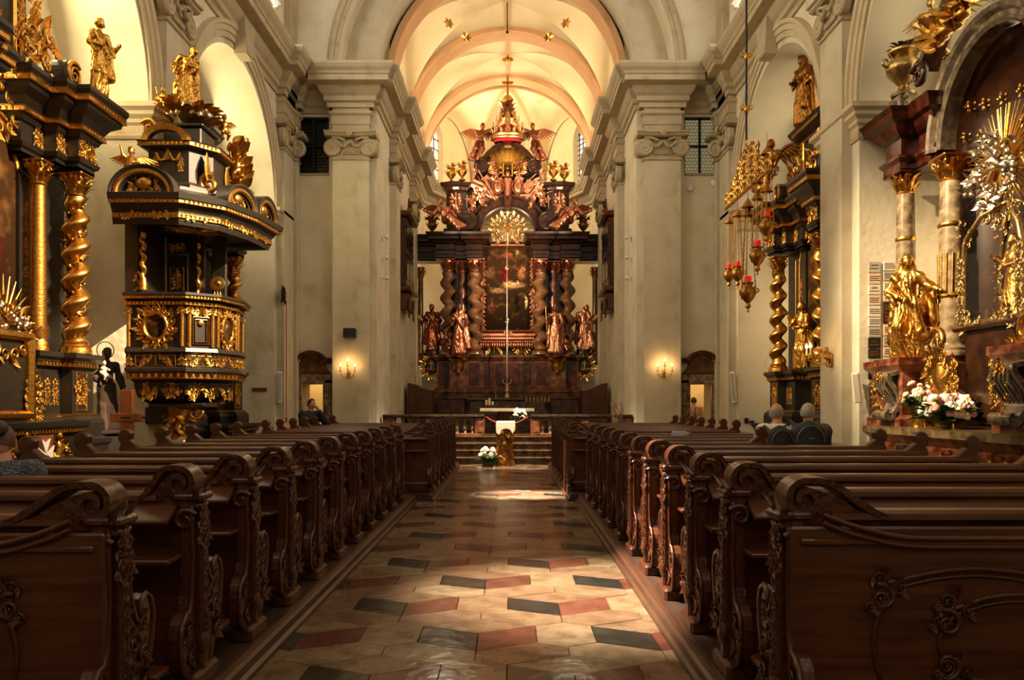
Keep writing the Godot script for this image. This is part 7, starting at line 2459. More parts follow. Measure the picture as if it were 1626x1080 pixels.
		sprig(vb, Vector3(0, 0.66, 0), 0.24, 0.3, 46, 6)
		top("gilded_flower_vase", vb, M.silver_gilt, "silver-gilt vase of metal flowers on the %s end of the marble altar" % ("far" if q < 0 else "near"), "vase", Vector3(6.5 - 0.15, 6.46, -10.75 + q * 2.25))
		var sc := B.new()
		spiral(sc, Vector3(q * 1.62, 6.55, 0.22), Vector3(q, 0, 0), Vector3.UP, 0.2, 1.6, 0.07, 0.5)
		var sw := []
		for i in 9: sw.append(Vector2(q * lerpf(1.62, 0.9, i / 8.0), 6.62 + 0.7 * pow(i / 8.0, 0.8)))
		ribbon(sc, sw, 0.12, 0.3, Vector3(0, 0, 0.1))
		part(a, "curved_gable", sc, M.red_deep)
	# niche: grey archivolt round a dark shell with gilded rosettes
	var av := B.new()
	av.frames(arch_frames(Vector3(0, 0, 0.1), Vector3.RIGHT, Vector3.BACK, 0.0, 5.3, 1.2, 0.0, 30), V2([0, -0.5, 0, 0.02, 0.04, 0.06, 0.08, 0.03, 0.14, 0.03, 0.18, 0.1, 0.24, 0.12, 0.3, 0.06, 0.3, -0.5]), true)
	part(a, "archivolt", av, M.grey_polished)
	var nb := B.new()
	var rows := []
	for j in 12:
		var row := PackedVector3Array()
		for i in 25:
			var f := PI * i / 24.0
			var k := j / 11.0
			var y := 2.3 + 3.0 * minf(1.0, k / 0.55)
			var sh := 1.0
			if k > 0.55:
				var e := (k - 0.55) / 0.45 * PI * 0.5
				y = 5.3 + 1.2 * sin(e)
				sh = cos(e)
			row.append(Vector3(-cos(f) * 1.2 * sh, y, -0.1 - sin(f) * 0.55 * sh))
		rows.append(row)
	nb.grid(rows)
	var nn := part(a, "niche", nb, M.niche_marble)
	for i in 9:
		var f := PI * (i + 0.5) / 9.0
		for k in [[5.0, 1.0], [5.45, 0.98], [5.85, 0.86]]:
			var rb := B.new()
			var u := Vector3(sin(f), 0, -cos(f) * 0.5).normalized()
			crest(rb, Vector3(-cos(f) * 1.16 * k[1], k[0], -0.12 - sin(f) * 0.5 * k[1]), u, Vector3.UP, 0.06, 0.06, 3, 5)
			rb.ball(Vector3(-cos(f) * 1.16 * k[1], k[0], -0.1 - sin(f) * 0.5 * k[1]), 0.035, 6)
			part(nn, "gilded_rosette", rb, M.gold)
	# glory over the arch
	var gl := B.new()
	var rng := RandomNumberGenerator.new()
	rng.seed = 12
	for i in 90:
		var x := rng.randf_range(-1.1, 0.7)
		var c := Vector3(x, 6.95 + 0.35 * rng.randf() - 0.25 * absf(x), 0.25)
		leaf(gl, c, Vector3(rng.randf_range(-1, 1), rng.randf_range(-0.4, 1), 0.2).normalized(), Vector3(0, 0.2, 1), 0.3, 0.18, 0.6)
		if i % 3 == 0: gl.ball(c, Vector3(0.14, 0.1, 0.12), 7)
	part(a, "gilded_glory", gl, M.gold)
	# shrine with rays, clouds and glass
	var sh := B.new()
	var rays := B.new()
	for i in 26:
		var f := TAU * i / 26.0
		for k in 3: rays.box_ray(Vector3(0, 4.75, 0.1), Vector3(cos(f + (k - 1) * 0.05) * (0.95 - 0.12 * absf(k - 1.0)), 4.75 + sin(f + (k - 1) * 0.05) * 0.75, 0.1), 0.018)
	part(a, "gilded_rays", rays, M.gold, Vector3(0.3, -0.1, 0))
	var cl := B.new()
	for i in 90:
		var f := i * 2.4
		var c := Vector3(cos(f) * rng.randf_range(0.15, 0.6), 4.6 + sin(f) * rng.randf_range(0.1, 0.5), 0.2 + 0.12 * rng.randf())
		cl.ball(c, rng.randf_range(0.025, 0.055), 6)
		leaf(cl, c, Vector3(rng.randf_range(-1, 1), rng.randf_range(-1, 1), 0.2).normalized(), Vector3(0, 0, 1), 0.13, 0.09, 0.6)
	part(a, "silver_clouds", cl, M.silver, Vector3(0.3, -0.05, 0))
	for q in [-1.0, 1.0]:
		for z in [0.0, 0.5]:
			sh.tube([Vector3(q * 0.62, 2.62, z), Vector3(q * 0.62, 3.5, z), Vector3(q * 0.56, 3.75, z), Vector3(q * 0.3, 4.0, z * 0.7 + 0.1), Vector3(0, 4.15, 0.25)], 0.035, 7)
			relief(sh, Vector3(q * 0.62, 3.1, z + 0.04), Vector3.RIGHT, Vector3.UP, 0.14, 1.0, 41, 9, true, 1.5)
			crest(sh, Vector3(q * 0.5, 3.82, z + 0.05), Vector3(0.7, -0.7 * q, 0), Vector3(0.7 * q, 0.7, 0), 0.1, 0.2, 42, 8)
		sh.tube([Vector3(q * 0.62, 2.62, 0.0), Vector3(q * 0.62, 2.62, 0.5)], 0.04, 6)
		sh.tube([Vector3(q * 0.45, 4.15, 0.3), Vector3(q * 0.5, 4.35, 0.3), Vector3(q * 0.3, 4.6, 0.3)], [0.06, 0.05, 0.03], 7)
	for k in 9:
		relief(sh, Vector3(-0.4 + 0.1 * k, 2.9 + 0.3 * (k % 3), 0.02), Vector3.RIGHT, Vector3.UP, 0.3, 0.36, 70 + k, 3, false, 1.2)
	sh.tube([Vector3(-0.62, 2.62, 0.5), Vector3(0.62, 2.62, 0.5)], 0.05, 6)
	relief(sh, Vector3(0, 2.66, 0.56), Vector3.RIGHT, Vector3.UP, 1.3, 0.2, 43, 6, true, 1.6)
	crest(sh, Vector3(0, 4.1, 0.4), Vector3.RIGHT, Vector3.UP, 0.3, 0.2, 44, 12)
	var shn := part(a, "gilded_shrine", sh, M.silver_gilt, Vector3(0.5, 0, -0.12))
	var gp := B.new()
	gp.box(Vector3(-0.62, 3.1, 0.25), Vector3(0.01, 0.9, 0.46))
	gp.box(Vector3(0, 3.1, 0.5), Vector3(1.2, 0.9, 0.01))
	part(shn, "glass_pane", gp, M.glass)
	var fig := part(shn, "robed_figurine", robed({"hem": 0.3, "cape": true, "hl": Vector3(-0.3, 1.3, 0.25)}, 0.026, 91), M.gold, Vector3(0, 2.66, 0.2))
	fig.scale = Vector3.ONE * 0.6
	var gf := B.new()
	for q in [-1.0, 1.0]:
		relief(gf, Vector3(q * 0.95, 2.0, 0.5), Vector3.RIGHT, Vector3.UP, 0.5, 0.8, 46, 8, true, 1.1)
		gf.lathe(V2([0.12, 1.26, 0.14, 1.5, 0.08, 1.7, 0.16, 1.9, 0.12, 2.1]), 12, Vector3(q * 0.8, 0, 0.45))
		relief(gf, Vector3(q * 0.45, 1.9, 0.52), Vector3.RIGHT, Vector3.UP, 0.2, 0.7, 47, 6, true, 1.3)
		spiral(gf, Vector3(q * 1.0, 2.45, 0.45), Vector3(q, 0, 0), Vector3.UP, 0.2, 1.4, 0.05, 0.4)
	part(a, "gilded_base_ornament", gf, M.gold, Vector3(0.35, 0, 0))
	var sp := B.new()
	sp.box(Vector3(0, 1.95, 0.15), Vector3(1.2, 1.3, 0.7), 0.03)
	sp.box(Vector3(0, 2.58, 0.2), Vector3(1.5, 0.08, 0.8), 0.03)
	part(a, "shrine_base", sp, M.dark_marble, Vector3(0.5, 0, -0.12))
	# statue of a woman, and an angel above
	statue("gilded_statue", {"veil": 1, "sash": 1, "cape": true, "hem": 0.22, "hr": Vector3(0.5, 1.12, 0.12), "er": Vector3(0.36, 1.18, 0.02), "hl": Vector3(-0.06, 1.0, 0.26), "look": Vector3(0.3, -0.35, 1), "kl": Vector3(-0.1, 0.52, 0.14), "more": [[Vector3(0.36, 1.12, -0.02), Vector3(0.4, 0.6, -0.04), 0.06, 0.1]]}, 57, M.gold, Vector3(6.02, 2.29, -12.2), -PI * 0.2, 0.86, "large gilded statue of a veiled woman with open hand by marble columns", 0.016, 0.024)
	var ang := top("gilded_angel", robed({"hem": 0.1, "chest": Vector3(0.05, 1.22, 0.06), "el": Vector3(-0.28, 1.15, 0.2), "hl": Vector3(0.0, 1.2, 0.34), "hr": Vector3(0.2, 1.15, 0.3), "kl": Vector3(-0.05, 0.55, 0.2), "fl": Vector3(0.2, 0.25, 0.0), "kr": Vector3(0.15, 0.55, 0.1), "fr": Vector3(0.35, 0.3, -0.05), "wings": 0.85, "look": Vector3(0.5, 0.0, 0.8)}, 0.028, 58), M.silver_gilt, "winged silver-gilt angel above the marble altar arch", "statue", Vector3(6.46, 6.62, -12.35), -PI * 0.3)
	ang.scale = Vector3.ONE * 0.62
	# bouquets on the mensa
	var cols := [M.petal_white, M.petal_white, M.petal_pink, M.petal_pink, M.petal_cream]
	var f1 := thing("flower_bouquet", "large bouquet of white chrysanthemums and pink roses on marble altar", "flowers", Vector3(5.86, 1.26, -10.75))
	bouquet(f1, Vector3(0, 0.05, 0), 0.42, 0.4, 34, 21, cols)
	var f2 := thing("flower_bouquet", "smaller pink and white bouquet beside the gilded statue's pedestal", "flowers", Vector3(5.9, 1.45, -11.6))
	bouquet(f2, Vector3(0, 0.05, 0), 0.26, 0.42, 22, 22, cols)
	var st := B.new()
	st.lathe(V2([0.1, -0.19, 0.08, -0.1, 0.14, 0.06, 0.0, 0.08]), 10)
	part(f2, "bowl", st, M.gold)

# ---------------------------------------------------------------- people
func person(label: String, at: Vector3, turn: float, o: Dictionary) -> Node3D:
	var t := thing("person", label, "person", at, turn)
	var sit: bool = o.get("sit", true)
	var J := {"pel": Vector3(0, 0.1, 0), "chest": Vector3(0, 0.4, 0.0), "neck": Vector3(0, 0.6, 0.02), "head": Vector3(0, 0.75, 0.05), "sl": Vector3(-0.18, 0.53, 0), "sr": Vector3(0.18, 0.53, 0), "el": Vector3(-0.24, 0.27, 0.08), "er": Vector3(0.24, 0.27, 0.08), "hl": Vector3(-0.12, 0.14, 0.3), "hr": Vector3(0.12, 0.14, 0.3), "kl": Vector3(-0.11, 0.08, 0.42), "kr": Vector3(0.11, 0.08, 0.42), "fl": Vector3(-0.11, -0.42, 0.4), "fr": Vector3(0.11, -0.42, 0.4)}
	if not sit:
		J.merge({"kl": Vector3(-0.1, -0.36, 0.03), "kr": Vector3(0.1, -0.36, 0.0), "fl": Vector3(-0.1, -0.8, 0.0), "fr": Vector3(0.1, -0.8, -0.02), "hl": Vector3(-0.25, 0.02, 0.1), "hr": Vector3(0.25, 0.02, 0.1), "el": Vector3(-0.26, 0.26, -0.02), "er": Vector3(0.26, 0.26, -0.02)}, true)
	for q in o.get("pose", {}): J[q] = o.pose[q]
	var hipl: Vector3 = J.pel + Vector3(-0.08, 0, 0)
	var hipr: Vector3 = J.pel + Vector3(0.08, 0, 0)
	var body := sculpt([[J.pel, J.chest, 0.13, 0.13], [J.chest, J.neck, 0.12, 0.055], [J.neck, J.head, 0.055, 0.055], [J.sl, J.sr, 0.06, 0.06], [J.sl, J.el, 0.052, 0.042], [J.el, J.hl, 0.042, 0.03], [J.sr, J.er, 0.052, 0.042], [J.er, J.hr, 0.042, 0.03], [hipl, J.kl, 0.08, 0.06], [J.kl, J.fl, 0.055, 0.04], [hipr, J.kr, 0.08, 0.06], [J.kr, J.fr, 0.055, 0.04], [J.fl, J.fl + Vector3(0, -0.03, 0.15), 0.045, 0.035], [J.fr, J.fr + Vector3(0, -0.03, 0.15), 0.045, 0.035]], 0.022, 0.04)
	var look: Vector3 = o.get("look", Vector3(0, -0.15, 1))
	var hb := Basis.looking_at(-look.normalized(), Vector3.UP)
	head(body, J.head, hb, 1.0, 0.0)
	for q in [["l", -1.0], ["r", 1.0]]:
		hand(body, J["h" + q[0]], J["h" + q[0]] - J["e" + q[0]], Vector3(q[1] * 0.4, 1, 0), Vector3(-q[1], 0.4, 0), 1.0, 0.5)
	part(t, "body", body, M.skin)
	for q in [-1.0, 1.0]:
		var eye := B.new()
		eye.ball(J.head + hb * Vector3(q * 0.031, 0.01, 0.079), Vector3(0.012, 0.007, 0.008), 8)
		part(t, "eye", eye, M.hair_dark)
	var k: float = o.get("sleeve", 0.7)
	var tc := [[J.pel, J.chest, 0.17, 0.165], [J.chest, J.neck - Vector3(0, 0.05, 0), 0.16, 0.08], [J.sl, J.sr, 0.085, 0.085]]
	for q in ["l", "r"]:
		tc.append([J["s" + q], J["s" + q].lerp(J["e" + q], minf(1.0, k * 1.4)), 0.085, 0.068])
		if k > 0.9: tc.append([J["e" + q], J["e" + q].lerp(J["h" + q], 0.9), 0.066, 0.05])
	part(t, "shirt", sculpt(tc, 0.022, 0.05, 0.008, 0.56, 5, 10.0), o.top)
	part(t, "trousers", sculpt([[hipl, J.kl, 0.105, 0.085], [J.kl, J.fl + Vector3(0, 0.06, 0), 0.08, 0.062], [hipr, J.kr, 0.105, 0.085], [J.kr, J.fr + Vector3(0, 0.06, 0), 0.08, 0.062], [J.pel + Vector3(0, -0.02, 0), J.pel + Vector3(0, 0.06, 0), 0.16, 0.15]], 0.024, 0.05), M.trouser)
	# hair shell round the back and crown
	var h := B.new()
	var n := FastNoiseLite.new()
	n.frequency = 40.0
	var rows := []
	var bald: float = o.get("bald", 0.0)
	for j in 13:
		var th := lerpf(0.02 + bald, 1.95, j / 12.0)
		var row := PackedVector3Array()
		for i in 20:
			var ph := TAU * i / 20.0
			var lim := 1.0 - 0.62 * clampf(cos(ph) * 1.6, 0.0, 1.0)
			var tt := th * lim if bald == 0.0 else maxf(th * lim, minf(bald, th))
			var d := Vector3(sin(tt) * sin(ph), cos(tt), sin(tt) * cos(ph))
			row.append(J.head + hb * (Vector3(d.x * 0.085, d.y * 0.125, d.z * 0.104) * (1.0 + 0.02 * n.get_noise_3d(d.x, d.y, d.z))))
		rows.append(row)
	h.grid(rows, true)
	if o.get("bun", false):
		h.ball(J.head + hb * Vector3(0, 0.06, -0.13), Vector3(0.055, 0.055, 0.05), 10)
	part(t, "hair", h, o.hair)
	return t
func backpack(label: String, at: Vector3, turn: float, s: float) -> void:
	var t := thing("backpack", label, "backpack", at, turn)
	part(t, "bag", sculpt([[Vector3(-0.1, -0.16, 0), Vector3(-0.1, 0.16, 0), 0.09, 0.08], [Vector3(0.1, -0.16, 0), Vector3(0.1, 0.16, 0), 0.09, 0.08], [Vector3(0, -0.18, 0.02), Vector3(0, 0.2, 0.0), 0.11, 0.09]], 0.018, 0.05), M.bag)
	var pk := B.new()
	pk.box(Vector3(0, -0.08, 0.12), Vector3(0.22, 0.22, 0.03), 0.012)
	part(t, "front_pocket", pk, M.bag)
	var zp := B.new()
	var p := []
	for i in 13: p.append(Vector3(cos(PI * i / 12.0) * 0.14, 0.06 + sin(PI * i / 12.0) * 0.17, 0.085))
	zp.tube(p, 0.006, 4)
	zp.box(Vector3(0.0, 0.1, 0.1), Vector3(0.05, 0.012, 0.012))
	part(t, "zip", zp, M.grey_metal)
	for q in [-1.0, 1.0]:
		var st := B.new()
		st.tube([Vector3(q * 0.1, 0.2, -0.06), Vector3(q * 0.14, 0.27, -0.16), Vector3(q * 0.15, 0.2, -0.3), Vector3(q * 0.16, 0.02, -0.31)], 0.022, 6)
		part(t, "strap", st, M.bag)
	t.scale = Vector3.ONE * s
func build_people() -> void:
	person("person in navy patterned top with tied brown hair at the left edge", Vector3(-3.42, 0.58, -5.68), PI + 0.5, {"top": M.navy_floral, "hair": M.hair_brown, "bun": true, "look": Vector3(-0.1, -0.35, 1), "sleeve": 0.7})
	person("person in black jacket sitting with a hand at the face by the left door", Vector3(-4.15, 0.82, -17.4), PI * 0.25, {"top": M.black_cloth, "hair": M.hair_dark, "sleeve": 1.0, "look": Vector3(0.3, -0.1, 1), "pose": {"er": Vector3(0.3, 0.36, 0.16), "hr": Vector3(0.1, 0.62, 0.17)}})
	var a := person("person with grey fringe and white shirt wearing a black backpack", Vector3(3.7, 0.64, -11.0), PI, {"top": M.white_cloth, "hair": M.hair_grey, "bald": 1.2, "look": Vector3(-0.9, 0.0, 0.7), "sleeve": 0.7})
	a.scale = Vector3.ONE * 1.1
	var c := person("person with short grey hair and charcoal shirt seated beside the white shirt", Vector3(4.12, 0.64, -11.0), PI, {"top": M.charcoal_cloth, "hair": M.hair_grey, "look": Vector3(-0.7, -0.1, 0.8), "sleeve": 0.6})
	c.scale = Vector3.ONE * 1.1
	backpack("rounded black backpack on the white-shirted person's back", Vector3(3.62, 1.02, -10.68), 0.1, 1.0)
	backpack("large black backpack on the charcoal-shirted person's back", Vector3(3.98, 1.02, -10.64), -0.05, 1.25)
	person("person in pale pink top standing inside the right doorway", Vector3(5.38, 0.9, -23.6), PI * 0.9, {"sit": false, "top": M.pink_cloth, "hair": M.hair_dark, "sleeve": 1.0})
	var bg := B.new()
	bg.box(Vector3(0, 0, 0), Vector3(0.24, 0.26, 0.1), 0.04)
	bg.tube([Vector3(-0.1, 0.12, 0), Vector3(-0.16, 0.34, 0.02), Vector3(-0.12, 0.5, 0.0)], 0.012, 5)
	top("shoulder_bag", bg, M.bag, "dark shoulder bag of the person in the right doorway", "bag", Vector3(5.52, 0.98, -23.4))

# ---------------------------------------------------------------- lamps, speakers, plaques and small things
func sconce(label: String, at: Vector3, turn: float, n: int, reach: float) -> void:
	var t := thing("wall_sconce", label, "sconce", at, turn, "brass candle sconces")
	var b := B.new()
	b.lathe(V2([0.0, -0.16, 0.03, -0.13, 0.02, -0.08, 0.06, 0.0, 0.02, 0.07, 0.0, 0.1]), 10, Vector3(0, 0, 0.04))
	b.box(Vector3(0, -0.02, 0.015), Vector3(0.09, 0.2, 0.03), 0.012)
	part(t, "back_plate", b, M.brass)
	for i in n:
		var x := (i - (n - 1) * 0.5) * 0.19
		var y := 0.13 if (n == 3 and i == 1) else 0.0
		var e := Vector3(x, 0.04 + y, reach if n < 3 else 0.17)
		var ab := B.new()
		var p := []
		for k in 9:
			var f := k / 8.0
			p.append(Vector3(x * f, -0.04 - 0.09 * sin(PI * f) + e.y * f, 0.05 + (e.z - 0.05) * f))
		ab.tube(p, 0.011, 6)
		ab.lathe(V2([0.01, e.y - 0.01, 0.035, e.y + 0.01, 0.03, e.y + 0.03, 0.0, e.y + 0.03]), 10, Vector3(e.x, 0, e.z))
		var an := part(t, "arm", ab, M.brass)
		var cb := B.new()
		cb.lathe(V2([0.016, e.y + 0.03, 0.016, e.y + 0.13, 0.0, e.y + 0.13]), 8, Vector3(e.x, 0, e.z))
		part(an, "candle_tube", cb, M.candle)
		var fb := B.new()
		fb.lathe(V2([0.0, e.y + 0.125, 0.026, e.y + 0.15, 0.03, e.y + 0.17, 0.018, e.y + 0.2, 0.0, e.y + 0.235]), 10, Vector3(e.x, 0, e.z))
		part(an, "bulb", fb, M.bulb)
		omni("bulb_light", Vector3(e.x, e.y + 0.17, e.z), Color(1.0, 0.78, 0.5), 0.15, 0.03, t)
func spotlight_fixture(label: String, at: Vector3, aim: Vector3, group: String, angle: float, c: Color, e: float) -> void:
	var t := thing("cornice_spotlight", label, "spotlight", at, 0.0, group)
	var d := (aim - at).normalized()
	var b := B.new()
	b.tube([Vector3(0, -0.15, 0), Vector3(0, 0, 0)], 0.02, 6)
	b.box(Vector3(0, -0.15, 0), Vector3(0.14, 0.03, 0.14), 0.008)
	part(t, "stand", b, M.white_paint)
	var h := B.new()
	h.tube([-d * 0.12, -d * 0.08, d * 0.12], [0.05, 0.075, 0.085], 12)
	part(t, "housing", h, M.white_paint)
	spot("beam", d * 0.16, aim - at, angle, c, e, 0.06, t)
func oil_lamp(s: float) -> Node3D:
	var t := Node3D.new()
	t.name = "sanctuary_lamp"
	add_child(t)
	var b := B.new()
	b.lathe(V2([0.0, -0.36, 0.02, -0.34, 0.012, -0.3, 0.05, -0.26, 0.03, -0.2, 0.1, -0.12, 0.14, -0.04, 0.13, 0.02, 0.08, 0.06, 0.07, 0.1, 0.1, 0.13, 0.09, 0.14, 0.05, 0.12]), 14)
	for i in 3:
		var a := TAU * i / 3.0
		spiral(b, Vector3(cos(a) * 0.15, 0.02, sin(a) * 0.15), Vector3(cos(a), 0, sin(a)), Vector3.UP, 0.06, 1.2, 0.018, 2.0)
		leaf(b, Vector3(cos(a + 1.0) * 0.1, -0.14, sin(a + 1.0) * 0.1), Vector3.UP, Vector3(cos(a + 1.0), 0, sin(a + 1.0)), 0.16, 0.12, 0.3)
	part(t, "lamp_bowl", b, M.gold_dull)
	var g := B.new()
	g.lathe(V2([0.045, 0.1, 0.06, 0.18, 0.055, 0.24, 0.05, 0.24, 0.05, 0.12]), 14)
	g.lathe(V2([0.0, 0.12, 0.05, 0.12]), 12)
	part(t, "red_glass", g, M.red_glass)
	t.scale = Vector3.ONE * s
	return t
func chain(b: B, a: Vector3, c: Vector3) -> void:
	var n := int(a.distance_to(c) / 0.09) + 1
	var pts := []
	for i in n * 2 + 1: pts.append(a.lerp(c, i / (n * 2.0)))
	var rr := []
	for i in pts.size(): rr.append(0.011 if i % 2 else 0.004)
	b.tube(pts, rr, 4)
func build_fittings() -> void:
	sconce("brass three-candle sconce on the left choir pier", Vector3(-4.22, 2.4, -21.9), 0.0, 3, 0.17)
	sconce("brass three-candle sconce on the right choir pier", Vector3(4.2, 2.4, -21.9), 0.0, 3, 0.17)
	sconce("brass two-candle sconce on a long arm at the right nave pilaster", Vector3(5.73, 2.38, -14.3), -PI * 0.5, 2, 0.42)
	var sb := B.new()
	relief(sb, Vector3(5.6, 2.4, -14.3), Vector3(-1, 0, 0), Vector3.UP, 0.26, 0.3, 5, 5, false, 1.2)
	top("sconce_bracket", sb, M.brass, "pierced brass bracket behind the two-candle sconce", "bracket")
	# cornice spotlights: the choir ones wash the vault, the nave ones point down to the aisle
	var ord := ["nearest", "second", "third", "farthest"]
	for s in [-1.0, 1.0]:
		var side := "left" if s < 0 else "right"
		var k := 0
		for d in [22.9, 24.6, 28.4, 29.4]:
			spotlight_fixture("small white spotlight on the %s choir cornice, %s of four" % [side, ord[k]], Vector3(s * 3.02, 10.68, -d), Vector3(-s * 0.9, 14.6, -d - 2.4), "white spotlights on the choir cornice", 55.0, Color(1.0, 0.92, 0.74), 0.25 if d < 25.0 else 0.6)
			k += 1
	spotlight_fixture("white spotlight on the left nave cornice above the near arch", Vector3(-5.2, 10.7, -8.0), Vector3(0.85, 0.0, -6.85), "white spotlights on the nave cornice", 8.5, Color(1.0, 0.96, 0.88), 8000.0)
	spotlight_fixture("white spotlight on the left nave cornice above the pulpit pier", Vector3(-5.02, 10.7, -14.4), Vector3(0.32, 0.0, -14.3), "white spotlights on the nave cornice", 4.6, Color(1.0, 0.96, 0.88), 7000.0)
	spotlight_fixture("white spotlight on the right nave cornice facing the left altar", Vector3(5.2, 10.7, -9.0), Vector3(-6.2, 3.4, -11.4), "white spotlights on the nave cornice", 13.0, Color(1.0, 0.86, 0.68), 1800.0)
	spotlight_fixture("white spotlight on the right nave cornice facing the pulpit", Vector3(5.2, 10.7, -11.0), Vector3(-5.2, 3.6, -13.6), "white spotlights on the nave cornice", 12.0, Color(1.0, 0.86, 0.68), 1900.0)
	spotlight_fixture("white spotlight on the left nave cornice facing the marble altar", Vector3(-5.2, 10.7, -9.6), Vector3(6.3, 3.6, -11.3), "white spotlights on the nave cornice", 14.0, Color(1.0, 0.88, 0.7), 1800.0)
	spotlight_fixture("white spotlight on the left nave cornice facing the far right altar", Vector3(-5.2, 10.7, -16.4), Vector3(6.2, 4.4, -18.2), "white spotlights on the nave cornice", 14.0, Color(1.0, 0.86, 0.66), 800.0)
	for s in [-1.0, 1.0]:
		spotlight_fixture("white spotlight on the %s nave cornice at the top edge, turned to the lectern" % ("left" if s < 0 else "right"), Vector3(s * 5.24, 10.72, -18.6), Vector3(-s * 0.3, 0.8, -22.0), "white spotlights on the nave cornice", 15.0, Color(1.0, 0.9, 0.76), 1200.0)
		spotlight_fixture("white spotlight behind the %s end of the high altar entablature" % ("left" if s < 0 else "right"), Vector3(s * 2.5, 7.98, -31.1), Vector3(s * 3.0, 2.4, -33.0), "white spotlights behind the high altar", 50.0, Color(1.0, 0.93, 0.82), 15.0)
	# stars and bosses on the vault
	var star := B.new()
	for k in 6:
		var a := TAU * k / 6.0
		var d := Vector3(cos(a), 0, sin(a))
		var e := Vector3(-d.z, 0, d.x)
		var c := Vector3(0, -0.05, 0)
		star.tri(c, d * 0.2, (d + e * 0.577) * 0.1)
		star.tri(c, (d - e * 0.577) * 0.1, d * 0.2)
	var sm := star.mesh()
	for q in [[-1.86, 14.02, -26.0, -0.45, "gilded star on the choir vault, upper left"], [-1.36, 14.02, -27.0, -0.35, "gilded star on the choir vault, lower left"], [1.36, 14.02, -27.0, 0.35, "gilded star on the choir vault, lower right"], [1.86, 14.02, -26.0, 0.45, "gilded star on the choir vault, upper right"]]:
		var o := top("gilded_star", sm, M.gold, q[4], "star", Vector3(q[0], q[1] - 0.35, q[2]), 0.0, "gilded stars on the vault")
		o.rotation.z = q[3]
		o.rotation.x = -0.6
	var bo := B.new()
	for k in 12: leaf(bo, Vector3(0, 0, 0), Vector3(cos(k * TAU / 12), 0, sin(k * TAU / 12)), Vector3.DOWN, 0.26, 0.12, 0.3)
	bo.ball(Vector3(0, -0.05, 0), 0.1, 8)
	top("vault_boss", bo, M.gold, "round gilded boss at the crown of the choir vault", "boss", Vector3(0, 14.36, -30.32))
	var rd := B.new()
	rd.tube([Vector3(0, 0, 0), Vector3(0, -0.95, 0)], 0.02, 6)
	rd.ball(Vector3(0, -0.98, 0), 0.05, 8)
	top("ceiling_rod", rd, M.iron, "short dark rod hanging from the choir vault", "rod", Vector3(0, 14.45, -26.2))
	# white column loudspeakers, black box loudspeaker
	var cs := B.new()
	cs.box(Vector3(0, 0, 0.05), Vector3(0.12, 0.5, 0.09), 0.015)
	var csm := cs.mesh()
	for q in [[-5.84, 1.92, -13.5, 0.5, 0.16, "slim white column speaker under the pulpit's left side"], [-5.8, 2.0, -20.9, 0.4, 0.0, "slim white column speaker at the left door corner"], [5.8, 2.0, -20.9, -0.4, 0.08, "slim white column speaker at the right door corner"], [5.82, 1.85, -13.5, -0.5, 0.1, "slim white column speaker beside the wall plaques"]]:
		var o := top("column_speaker", csm, M.white_paint, q[5], "speaker", Vector3(q[0], q[1], q[2]), q[3], "white column speakers")
		o.rotation.z = -q[4] if q[0] < 0 else q[4]
		o.scale.y = 1.0 if absf(q[2]) < 15 else 1.6
		var grl := B.new()
		grl.box(Vector3(0, 0, 0.097), Vector3(0.085, 0.44, 0.006), 0.002)
		part(o, "grille", grl, M.plaque_grey)
	var bx := thing("box_speaker", "black box loudspeaker high on the left choir pier", "speaker", Vector3(-4.17, 3.45, -21.9))
	var bxb := B.new()
	bxb.box(Vector3(0, 0, 0.14), Vector3(0.32, 0.27, 0.22), 0.02)
	part(bx, "cabinet", bxb, M.black_paint)
	var bxg := B.new()
	bxg.box(Vector3(0, 0, 0.255), Vector3(0.28, 0.23, 0.01), 0.004)
	part(bx, "grille", bxg, M.bag)
	# security camera dome and small disc
	var cam := B.new()
	cam.lathe(V2([0.0, -0.09, 0.06, -0.06, 0.08, 0.0, 0.09, 0.02, 0.09, 0.06, 0.0, 0.06]), 14, Vector3(0, 0, 0.09))
	top("security_camera", cam, M.white_paint, "white dome camera below the right leaded window", "camera", Vector3(5.62, 7.55, -22.28))
	var dd := B.new()
	disc(dd, Vector3(0, 0, 0.03), Vector3.RIGHT, Vector3.UP, 0.09, 0.05)
	top("wall_disc", dd, M.white_paint, "round white wall box beside the right pier capital", "box", Vector3(4.98, 7.45, -22.28))
	# brass plaque, wall box
	var pl := B.new()
	pl.box(Vector3(0, 0, 0.01), Vector3(0.38, 0.1, 0.02), 0.005)
	top("brass_plaque", pl, M.gold_dull, "small brass plaque on the wall right of the pulpit", "plaque", Vector3(-6.28, 1.94, -20.84))
	var wb := B.new()
	wb.box(Vector3(0, 0, 0.03), Vector3(0.1, 0.14, 0.06), 0.01)
	wb.box(Vector3(0.14, -0.03, 0.02), Vector3(0.13, 0.06, 0.04), 0.008)
	top("wall_box", wb, M.black_paint, "small black box with socket on the right wall", "box", Vector3(6.1, 1.15, -20.84))
	# iron lantern bracket with a red cord
	var ib := B.new()
	relief(ib, Vector3(0, 0, 0.1), Vector3(0, 0, 1), Vector3.UP, 0.3, 0.34, 6, 5, true, 1.1)
	ib.tube([Vector3(0, 0, -0.05), Vector3(0, 0.02, 0.3)], 0.015, 5)
	top("iron_bracket", ib, M.iron, "black wrought-iron bracket on the left corner pilaster", "bracket", Vector3(-5.66, 4.35, -20.92))
	var rc := B.new()
	rc.tube([Vector3(0, 0, 0), Vector3(0, -3.0, 0)], 0.012, 5)
	rc.ball(Vector3(0, -3.03, 0), Vector3(0.03, 0.09, 0.03), 6)
	top("bell_pull", rc, M.red_cloth, "thin red bell cord hanging by the left door", "bell pull", Vector3(-5.62, 4.2, -20.9))
